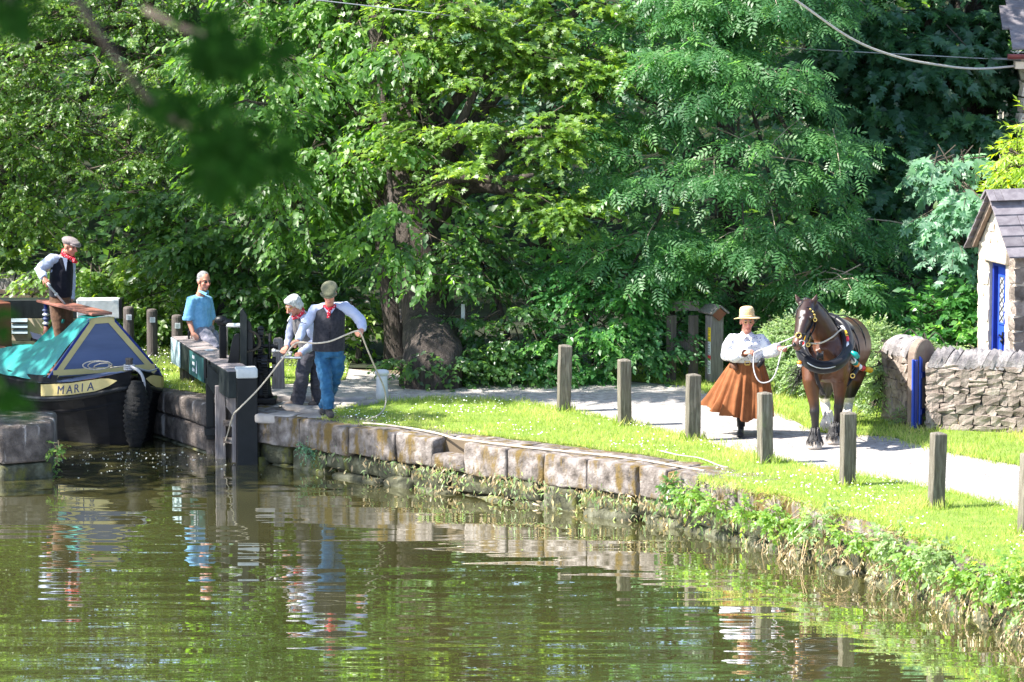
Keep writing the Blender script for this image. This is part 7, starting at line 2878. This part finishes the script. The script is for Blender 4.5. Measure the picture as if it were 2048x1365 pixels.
shrub('low_shrub', 'low leafy shrub under the lime tree trunk', 715, 770, 58.8, [B(715, 640, 59.2, .5, .4, .35), B(670, 700, 59.3, .5, .4, .3), B(740, 705, 59.4, .35, .3, .2)], 'ovate', LM['maple'], 150, .42, 11, .10, tw=3)
shrub('hawthorn_shrub', 'glossy dark bush right of the leaning trunk', 1010, 775, 57.4, [B(960, 520, 57.6, .7, .5, .5), B(1010, 640, 57.2, .75, .5, .5), B(960, 720, 57.0, .6, .4, .35), B(1050, 730, 57.0, .6, .4, .3), B(905, 735, 56.6, .35, .3, .22), B(840, 735, 56.5, .40, .3, .26), B(790, 750, 56.7, .2, .2, .15)], 'ovate', LM['ivy'], 800, .42, 12, .085, tw=5)
shrub('holly_shrub', 'shiny light-tipped bush behind the two farthest bollards', 1180, 765, 57.4, [B(1130, 520, 57.6, .8, .5, .5), B(1200, 620, 57.2, .75, .5, .5), B(1130, 700, 57.0, .6, .4, .4), B(1230, 715, 57.0, .6, .4, .3), B(1270, 560, 57.3, .6, .5, .5)], 'ovate', LM['laurel'], 780, .42, 12, .085, tw=5)
shrub('bramble_shrub', 'dark bramble bush swallowing the old fence', 1340, 765, 57.4, [B(1340, 560, 57.6, .7, .5, .5), B(1335, 665, 57.6, .45, .3, .4), B(1290, 700, 57.1, .5, .4, .35), B(1450, 640, 58.8, .6, .4, .6), B(1520, 690, 57.8, .6, .5, .5)], 'ovate', LM['ash'], 640, .42, 12, .085, tw=5)
shrub('laurel_shrub', 'laurel bush with long shining leaves behind the horse', 1790, 750, 57.8, [B(1720, 560, 58.2, .8, .5, .5), B(1810, 590, 58.0, .8, .5, .45), B(1760, 640, 57.5, .7, .4, .35), B(1660, 600, 58.2, .7, .5, .4), B(1840, 650, 57.3, .4, .3, .3)], 'lance', LM['laurel'], 560, .46, 13, .15, tw=3, droop=.3)
shrub('buddleia_shrub', 'tall leafy stems standing just left of the hut', 1905, 720, 56.7, [B(1890, 620, 56.8, .42, .3, .35), B(1930, 590, 56.9, .25, .3, .4), B(1905, 680, 56.5, .4, .3, .2), B(1860, 670, 56.7, .3, .3, .2)], 'ovate', LM['laurel'], 170, .40, 11, .125, tw=2, droop=-.5, hang=.2)
shrub('hedge', 'pale grey-green clipped hedge behind the woman and horse', 1660, 790, 55.6, [B(1590, 690, 56.0, .45, .4, .32), B(1660, 690, 55.8, .5, .4, .36), B(1740, 710, 55.4, .40, .4, .40), B(1735, 775, 54.6, .22, .3, .30), B(1560, 740, 55.8, .30, .3, .25), B(1650, 755, 55.4, .5, .3, .3)], 'simple', LM['hedge'], 4600, .15, 9, .040, tw=20, flat=.35, tier=False, rmin=.8)
shrub('ivy_bush', 'ivy spilling over the end of the short wall stub', 1770, 830, 53.6, [B(1765, 745, 53.5, .12, .2, .30), B(1775, 700, 53.8, .2, .2, .12), B(1757, 790, 53.4, .10, .15, .25)], 'simple', LM['hedge'], 330, .16, 8, .045, tw=4)
shrub('golden_shrub', 'glowing yellow-green shrub above the hut roof', 2030, 700, 57.4, [B(2035, 330, 57.2, .32, .4, .38), B(2080, 300, 57.4, .4, .4, .45), B(2010, 370, 57.0, .22, .3, .22), B(2060, 400, 57.2, .4, .4, .3)], 'lance', LM['golden'], 260, .40, 11, .12, tw=3)
shrub('garden_shrub', 'low garden greenery between the wall and the laurel', 1850, 730, 55.4, [B(1840, 700, 55.6, .45, .3, .12), B(1900, 705, 55.4, .4, .3, .10), B(1790, 690, 55.8, .35, .3, .14)], 'simple', LM['hedge'], 420, .22, 9, .05, tw=6)

# tree standing on the near left bank, outside the picture, that shades the boat and the lock
SH = [((-5.4, 56.2), 7.0), ((-4.9, 55.2), 6.8), ((-6.3, 57.7), 7.2), ((-7.2, 59.2), 7.2), ((-5.9, 53.4), 7.0), ((-3.6, 53.9), 7.0), ((-4.2, 56.0), 7.3), ((-4.4, 54.0), 6.9), ((-2.9, 53.3), 7.2), ((-2.1, 53.0), 7.4), ((-6.6, 55.5), 7.4), ((-3.3, 52.4), 7.1), ((-5.0, 52.2), 7.2), ((-6.5, 52.4), 7.3)]
bl = [(tuple(Vector((x, y, .3)) + SUN_DIR * (h_ / SUN_DIR.z)), (.95, .8, .5)) for (x, y), h_ in SH]
tree('shade_tree', 'tall shade tree on the left bank beyond the picture edge', (-13.2, 52.6, 0), bl, 'ovate', LM['lime'], 900, .6, 12, .15, ([(-13.2, 52.6, -.2), (-13.2, 52.6, 3), (-11.5, 52.8, 6.6), (-9.5, 52.6, 7.4)], [.3, .24, .16, .07]), tw=0, front=0, tier=False)

# foreground bough, close to the camera and out of focus
def fore(name, label, pts, n, spread, ls, D0):
    q = smooth_pts(pts, 8)
    root = empty(name, q[0], label, 'branch')
    mb = MB()
    mb.tube(q, [.012 * (1 - .7 * i / len(q)) for i in range(len(q))], 7)
    build('stem', mb, M['twig'], root, smooth=True)
    return root, q


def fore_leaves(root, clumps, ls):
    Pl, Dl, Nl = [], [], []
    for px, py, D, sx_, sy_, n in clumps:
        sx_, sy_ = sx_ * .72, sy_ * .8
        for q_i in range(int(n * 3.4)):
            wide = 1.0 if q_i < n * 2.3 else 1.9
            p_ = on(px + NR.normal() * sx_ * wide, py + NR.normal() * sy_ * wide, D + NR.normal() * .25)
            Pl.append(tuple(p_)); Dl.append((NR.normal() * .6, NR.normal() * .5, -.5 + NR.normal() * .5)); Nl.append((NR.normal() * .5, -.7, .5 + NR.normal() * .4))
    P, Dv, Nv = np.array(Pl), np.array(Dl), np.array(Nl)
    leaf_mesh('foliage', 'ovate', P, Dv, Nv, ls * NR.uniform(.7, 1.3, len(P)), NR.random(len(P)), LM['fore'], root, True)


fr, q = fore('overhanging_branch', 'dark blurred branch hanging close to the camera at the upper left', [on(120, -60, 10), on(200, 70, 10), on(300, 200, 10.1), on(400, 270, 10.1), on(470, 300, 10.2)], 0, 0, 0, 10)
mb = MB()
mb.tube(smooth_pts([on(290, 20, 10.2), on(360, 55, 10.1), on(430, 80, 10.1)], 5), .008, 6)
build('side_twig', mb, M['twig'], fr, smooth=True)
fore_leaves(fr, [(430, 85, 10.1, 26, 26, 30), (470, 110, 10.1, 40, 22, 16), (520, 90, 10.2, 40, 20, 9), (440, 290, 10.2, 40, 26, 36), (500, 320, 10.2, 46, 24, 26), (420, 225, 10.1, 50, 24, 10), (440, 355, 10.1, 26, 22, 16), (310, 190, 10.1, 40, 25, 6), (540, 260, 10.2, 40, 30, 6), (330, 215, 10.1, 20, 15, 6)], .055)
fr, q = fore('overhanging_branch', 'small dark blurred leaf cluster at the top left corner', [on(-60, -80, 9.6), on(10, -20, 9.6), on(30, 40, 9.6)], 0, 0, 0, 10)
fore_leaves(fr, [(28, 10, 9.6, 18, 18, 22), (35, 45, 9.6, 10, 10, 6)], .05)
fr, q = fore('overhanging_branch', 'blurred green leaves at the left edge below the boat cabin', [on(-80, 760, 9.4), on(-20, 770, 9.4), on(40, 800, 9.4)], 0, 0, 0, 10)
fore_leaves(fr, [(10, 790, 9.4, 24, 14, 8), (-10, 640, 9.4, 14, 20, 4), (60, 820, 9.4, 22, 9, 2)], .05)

bl = [(tuple(on(px, py, 10) + SUN_DIR * 3.2), (.9, .8, .4)) for px, py in ((430, 90), (450, 290), (200, 60), (20, 20), (0, 780), (520, 180), (300, 200))]  # crown added sunward, out of view, to keep sun off the near leaves
tree('near_tree', 'unseen tree added near the camera to shade the blurred branch', (-4.2, 9.5, 0), bl, 'ovate', LM['lime'], 420, .5, 12, .12, ([(-4.2, 9.5, -1.4), (-4.2, 9.5, 4), (-3.4, 9.2, 9)], [.25, .2, .1]), limbs=False, tw=0, tier=False)

# ------------------------------------------------------------------ grass, daisies, weeds
def in_poly(pts, x, y):
    inside = np.zeros(len(x), bool)
    n = len(pts)
    for i in range(n):
        x0, y0 = pts[i][0], pts[i][1]
        x1, y1 = pts[(i + 1) % n][0], pts[(i + 1) % n][1]
        c = ((y0 > y) != (y1 > y)) & (x < (x1 - x0) * (y - y0) / (y1 - y0 + 1e-12) + x0)
        inside ^= c
    return inside


def scatter(pts, dens):
    xs, ys = [p_[0] for p_ in pts], [p_[1] for p_ in pts]
    n = int((max(xs) - min(xs)) * (max(ys) - min(ys)) * dens)
    x, y = NR.uniform(min(xs), max(xs), n), NR.uniform(min(ys), max(ys), n)
    k = in_poly(pts, x, y)
    return x[k], y[k]


tpl('blade', [(-.07, 0, 0), (.07, 0, 0), (0, 1, .25)], [(0, 1, 2)])


def grass(name, polys, h, dens, m):
    Ps, Ds, Ss = [], [], []
    for pts in polys:
        x, y = scatter(pts, dens)
        patch = np.array([mnoise.noise(Vector((a * 1.3, c * .8, 3.0))) for a, c in zip(x, y)])
        Ps.append(np.stack([x, y, np.zeros_like(x) - .005], 1))
        Ss.append(h * NR.uniform(.5, 1.3, len(x)) * (1 + .5 * patch))
        Ds.append(patch)
    P, S, pt = np.concatenate(Ps), np.concatenate(Ss), np.concatenate(Ds)
    n = len(P)
    Dv = np.stack([NR.normal(0, .45, n), NR.normal(0, .45, n), np.ones(n)], 1)
    Nv = NR.normal(size=(n, 3))
    o = leaf_mesh(name, 'blade', P, Dv, Nv, S, np.clip(.5 + .75 * pt + NR.normal(0, .2, n), 0, 1), m)
    return tag(o, kind='stuff')


grass('grass', [LAWN], .055, 1500, LM['blade'])
grass('grass', [VERGE, LOCK_LAWN], .075, 800, LM['blade'])


def fringe(line, wd, per, h):
    P, S = [], []
    for a, c in zip(line, line[1:]):
        n = int((c - a).length * per)
        t_ = NR.random(n)[:, None]
        q = np.array(a)[None] * (1 - t_) + np.array(c)[None] * t_
        off = np.abs(NR.normal(0, wd, n)) * np.array([max(0, .7 + 1.4 * mnoise.noise(Vector((x_ * 2.1, y_ * 2.1, 1)))) for x_, y_ in q[:, :2]])
        nn = Vector((-(c - a).y, (c - a).x, 0)).normalized()
        q = q + np.array(nn)[None] * (off * np.where(NR.random(n) < .5, 1, -1))[:, None]
        P.append(q); S.append(h * NR.uniform(.4, 1.3, n))
    P, S = np.concatenate(P), np.concatenate(S)
    n = len(P)
    o = leaf_mesh('grass_fringe', 'blade', P, np.stack([NR.normal(0, .5, n), NR.normal(0, .5, n), np.ones(n)], 1), NR.normal(size=(n, 3)), S, np.clip(NR.normal(.55, .3, n), 0, 1), LM['blade'])
    tag(o, kind='stuff')


fringe([at(*q_) for q_ in PATH_NEAR], .12, 420, .06)
fringe([at(*q_) for q_ in PATH_FAR[6:]], .12, 420, .08)
fringe([at(*q_) for q_ in [(640, 838), (700, 846), (800, 856), (900, 863), (1060, 880), (1200, 897), (1300, 909), (1390, 925)]], .07, 500, .055)
fringe([edge(px) + Vector((.0, .05, .645)) for px in (1400, 1480, 1600, 1750, 1900, 2048, 2250)], .13, 700, .07)
Pq, Dq, Sq = [], [], []
for _ in range(5200):
    px = NR.uniform(1400, 2300)
    e_ = edge(px)
    if NR.random() > .55 + .9 * mnoise.noise(Vector((px * .01, 5.0, 0))):
        continue
    Pq.append((e_.x + .0 + NR.normal(0, .02), e_.y + .03 + NR.normal(0, .03), NR.uniform(-.06, .01)))
    Dq.append((-.25 + NR.normal(0, .4), -.6 + NR.normal(0, .3), -.35 + NR.normal(0, .5)))
    Sq.append(NR.uniform(.04, .11))
for nm, sl, mm in (('hanging_turf', slice(0, len(Pq) // 2), 'blade'), ('hanging_straw', slice(len(Pq) // 2, None), 'dry')):
    n = len(Pq[sl])
    tag(leaf_mesh(nm, 'blade', np.array(Pq[sl]), np.array(Dq[sl]), NR.normal(size=(n, 3)) + np.array((0, -.6, .8)), np.array(Sq[sl]), NR.random(n), LM[mm]), kind='stuff')
tpl('daisy', [(0, 0, .0)] + [(math.cos(a) * .5, math.sin(a) * .5, .05) for a in np.linspace(0, 2 * math.pi, 7)[:-1]], [(0, 1 + i, 1 + (i + 1) % 6) for i in range(6)])
x, y = scatter(LAWN, 75)
c_ = np.array([mnoise.noise(Vector((a * .9, b_ * .55, 7.0))) for a, b_ in zip(x, y)])
k = c_ + NR.normal(0, .18, len(x)) > .06
x, y = x[k], y[k]
x2, y2 = scatter(LOCK_LAWN, 50)
x, y = np.concatenate([x, x2]), np.concatenate([y, y2])
n = len(x)
P = np.stack([x, y, NR.uniform(.03, .06, n)], 1)
tag(leaf_mesh('daisies', 'daisy', P, np.stack([NR.normal(0, .3, n), np.ones(n), NR.normal(0, .2, n)], 1), np.stack([NR.normal(0, .2, n), NR.normal(0, .3, n) - .3, np.ones(n)], 1), NR.uniform(.014, .026, n), NR.random(n), LM['petal']), kind='stuff')


# longer grass round the feet of the posts
Pq = []
for px, py, h, lb in BL:
    b_ = at(px, py)
    for _ in range(90):
        a_ = NR.random() * 6.283
        r_ = NR.uniform(.09, .17)
        Pq.append((b_.x + r_ * math.cos(a_), b_.y + r_ * math.sin(a_), 0))
Pq = np.array(Pq)
n = len(Pq)
tag(leaf_mesh('long_grass', 'blade', Pq, np.stack([NR.normal(0, .4, n), NR.normal(0, .4, n), np.ones(n)], 1), NR.normal(size=(n, 3)), NR.uniform(.05, .16, n), NR.random(n), LM['blade']), kind='stuff')


def weed(name, label, c, rad, n, kind, m, ls, L=.16, k=6, up=.0, stems=6, group=None, cat='plant', solo=False, **kw):
    c = Vector(c)
    root = empty(name, c, label, cat, group)
    bl = [(tuple(c + Vector((0, 0, up))), rad)]
    kw.setdefault('tier', False)
    P, Dv, Nv, S, rnd, info = sprays(bl, n, L, k, ls=ls, rmin=.15, **kw)
    if solo:
        leaf_objects(root, kind, P, Dv, Nv, S, rnd, m)
    else:
        leaf_mesh('foliage', kind, P, Dv, Nv, S, rnd, m, root, True)
    if stems:
        twigs('stem', info, root, M['drystem'], max(1, n // stems), .005)
    return root


# plants hanging over the quay on the right
BP = [(1352, .16, .16, 'ivy'), (1390, .18, .18, 'nettle'), (1440, .22, .22, 'nettle'), (1500, .16, .15, 'nettle'), (1552, .28, .24, 'nettle'), (1605, .28, .26, 'nettle'), (1655, .30, .30, 'hedge'), (1700, .20, .2, 'nettle'),
      (1745, .26, .24, 'nettle'), (1790, .30, .30, 'hedge'), (1838, .30, .32, 'nettle'), (1885, .32, .30, 'hedge'), (1935, .32, .34, 'nettle'), (1985, .30, .30, 'nettle'), (2035, .32, .34, 'nettle'), (2090, .34, .34, 'hedge'), (2150, .35, .35, 'nettle')]
words_ = ['first', 'second', 'third', 'fourth', 'fifth', 'sixth', 'seventh', 'eighth', 'ninth', 'tenth', 'eleventh', 'twelfth', 'thirteenth', 'fourteenth', 'fifteenth', 'sixteenth', 'seventeenth']
for i, (px, rx, rz, mm) in enumerate(BP):
    e_ = edge(px)
    c = Vector((e_.x - .06, e_.y - .12, -.20 + NR.uniform(-.08, .06)))
    weed('bank_plant', '%s leafy clump hanging over the quay, counting from the notch to the right edge' % words_[i], c, (rx * NR.uniform(.5, .95), .12, rz * NR.uniform(.7, 1.05)), int(NR.uniform(38, 90) * rx / .28), 'ovate', LM[mm], .066, L=.15, k=6, stems=9, tier=False, lsv=.5, group='leafy clumps hanging over the quay', droop=.25)
    if i > 3:
        c2 = c + Vector((NR.uniform(-.1, .1), .0, -.22))
        root = bpy.data.objects[bpy.context.scene.objects[-1].name] if False else None
        weed('dead_plant', '%s patch of brown dead stems under the green clumps, from the left' % words_[i - 4], c2, (rx * .9, .09, .15), int(12 * rx / .28), 'lance', LM['dry'], .06, L=.17, k=6, stems=8, group='dead stems along the waterline', droop=.7, hang=.6)
weed('wall_fern', 'pale green fern growing from the dark quay joint below the walking man', on(620, 900, 53.25), (.14, .06, .11), 60, 'simple', LM['paleleaf'], .035, L=.10, k=6, stems=8)
weed('wall_fern', 'small fern at the quay joint right of the pale fern', on(686, 896, 52.95), (.06, .05, .08), 22, 'simple', LM['laurel'], .035, L=.10, k=6, stems=6)
weed('wall_weed', 'dry hanging grass left of the worn notch in the quay', on(820, 920, 52.3), (.16, .05, .13), 60, 'lance', LM['dry'], .06, L=.14, k=5, stems=14, droop=.8)
weed('wall_weed', 'ochre moss tuft below the notch in the quay', on(900, 935, 51.8), (.30, .05, .07), 70, 'simple', LM['dry'], .03, L=.08, k=5, stems=0)
weed('wall_weed', 'mossy roots hanging under the sunlit coping', on(1010, 950, 51.4), (.34, .06, .10), 110, 'lance', LM['hedge'], .045, L=.10, k=5, stems=12, droop=.8)
weed('wall_weed', 'trailing roots and moss left of the big dock leaves', on(1110, 970, 50.9), (.30, .06, .12), 110, 'lance', LM['dry'], .05, L=.12, k=5, stems=12, droop=.8)
weed('dock_plant', 'dock plant with large bright leaves on the quay face', on(1185, 965, 50.4), (.12, .08, .10), 5, 'ovate', LM['nettle'], .15, L=.14, k=3, stems=5, solo=True)
weed('dead_bush', 'dead brown twiggy plant on the quay right of the dock leaves', on(1235, 960, 50.2), (.16, .08, .18), 30, 'lance', LM['dry'], .05, L=.22, k=4, stems=30, droop=-.2)
weed('wall_weed', 'grey-green trailing weed on the quay below the rope end', on(1265, 985, 50.1), (.22, .07, .15), 80, 'simple', LM['ivy'], .05, L=.14, k=6, stems=10, droop=.5)
weed('quay_weed', 'small leafy weed at the corner of the left quay', on(112, 900, 52.75), (.07, .06, .10), 26, 'ovate', LM['nettle'], .045, L=.11, k=6, stems=6)
weed('quay_weed', 'low weeds on top of the left quay', LC + Vector((-.2, .35, .08)), (.35, .15, .05), 50, 'simple', LM['nettle'], .035, L=.08, k=5, stems=0)
for i, (px, py, D, mm) in enumerate(((1872, 838, 52.85, 'nettle'), (1925, 850, 52.7, 'dry'), (1965, 852, 52.7, 'nettle'), (2005, 852, 52.6, 'dry'), (1800, 842, 52.9, 'hedge'))):
    weed('wall_foot_weed', ['tuft of weeds at the wall foot right of the blue gate', 'dry brown weed halfway along the boundary wall', 'green weed beside the dry one at the wall foot', 'brown weed at the wall foot by the right edge', 'pale weed at the foot of the wall stub'][i],
         pz(px, .08, D - .12), (.16, .08, .11), 34, 'lance', LM[mm], .06, L=.13, k=5, stems=8, droop=-.4)
# moss and roots hanging in the joints of the quay
Pq, Dq, Sq = [], [], []
for _ in range(5200):
    px = NR.uniform(640, 2250)
    e_ = edge(px)
    dens = .5 + .9 * mnoise.noise(Vector((px * .012, 2.0, 0)))
    if px < 820:
        dens *= .5
    if NR.random() > dens:
        continue
    z_ = (-.38 + NR.normal(0, .05)) if NR.random() < .7 else (-.58 + NR.normal(0, .05))
    Pq.append((e_.x - .02 + NR.normal(0, .02), e_.y - .05 + NR.normal(0, .03), z_))
    Dq.append((NR.normal(0, .5), -.35 + NR.normal(0, .3), -.8 + NR.normal(0, .5)))
    Sq.append(NR.uniform(.03, .10))
n = len(Pq)
half = n // 2
for nm, sl, mm in (('hanging_moss', slice(0, half), 'hedge'), ('hanging_roots', slice(half, n), 'dry')):
    tag(leaf_mesh(nm, 'lance', np.array(Pq[sl]), np.array(Dq[sl]), NR.normal(size=(len(Pq[sl]), 3)) + np.array((0, -1.0, .6)), np.array(Sq[sl]), NR.random(len(Pq[sl])), LM[mm]), kind='stuff')
# foam flecks and a few floating leaves on the lock water
n = 190
px, py = NR.normal(300, 110, n), np.abs(NR.normal(0, 22, n)) + 905
k = (py < 985) & (px > 60) & (px < 620)
P = np.array([tuple(at(a, c, ZW + .004)) for a, c in zip(px[k], py[k])])
n = len(P)
tag(leaf_mesh('foam_flecks', 'daisy', P, np.tile((0., 1, 0), (n, 1)), np.tile((0., 0, 1), (n, 1)), NR.uniform(.010, .034, n) * NR.random(n) ** .7, NR.random(n), LM['petal']), kind='stuff')
# loose stones on the towpath
x, y = scatter(path_pts, 55)
n = len(x)
tpl('pebble', [(-.5, -.4, 0), (.5, -.5, 0), (.45, .5, 0), (-.4, .45, 0), (-.1, 0, .5), (.2, .1, .45)], [(0, 1, 4), (1, 5, 4), (1, 2, 5), (2, 3, 5), (3, 4, 5), (3, 0, 4)])
P = np.stack([x, y, np.full(n, -.012)], 1)
a_ = NR.uniform(0, 6.28, n)
tag(leaf_mesh('pebbles', 'pebble', P, np.stack([np.cos(a_), np.sin(a_), 0 * a_], 1), np.tile((0., 0, 1), (n, 1)), NR.uniform(.010, .042, n) * NR.uniform(.4, 1, n), NR.random(n), M['slab']), kind='stuff')
bpy.data.scenes.remove(TMP)
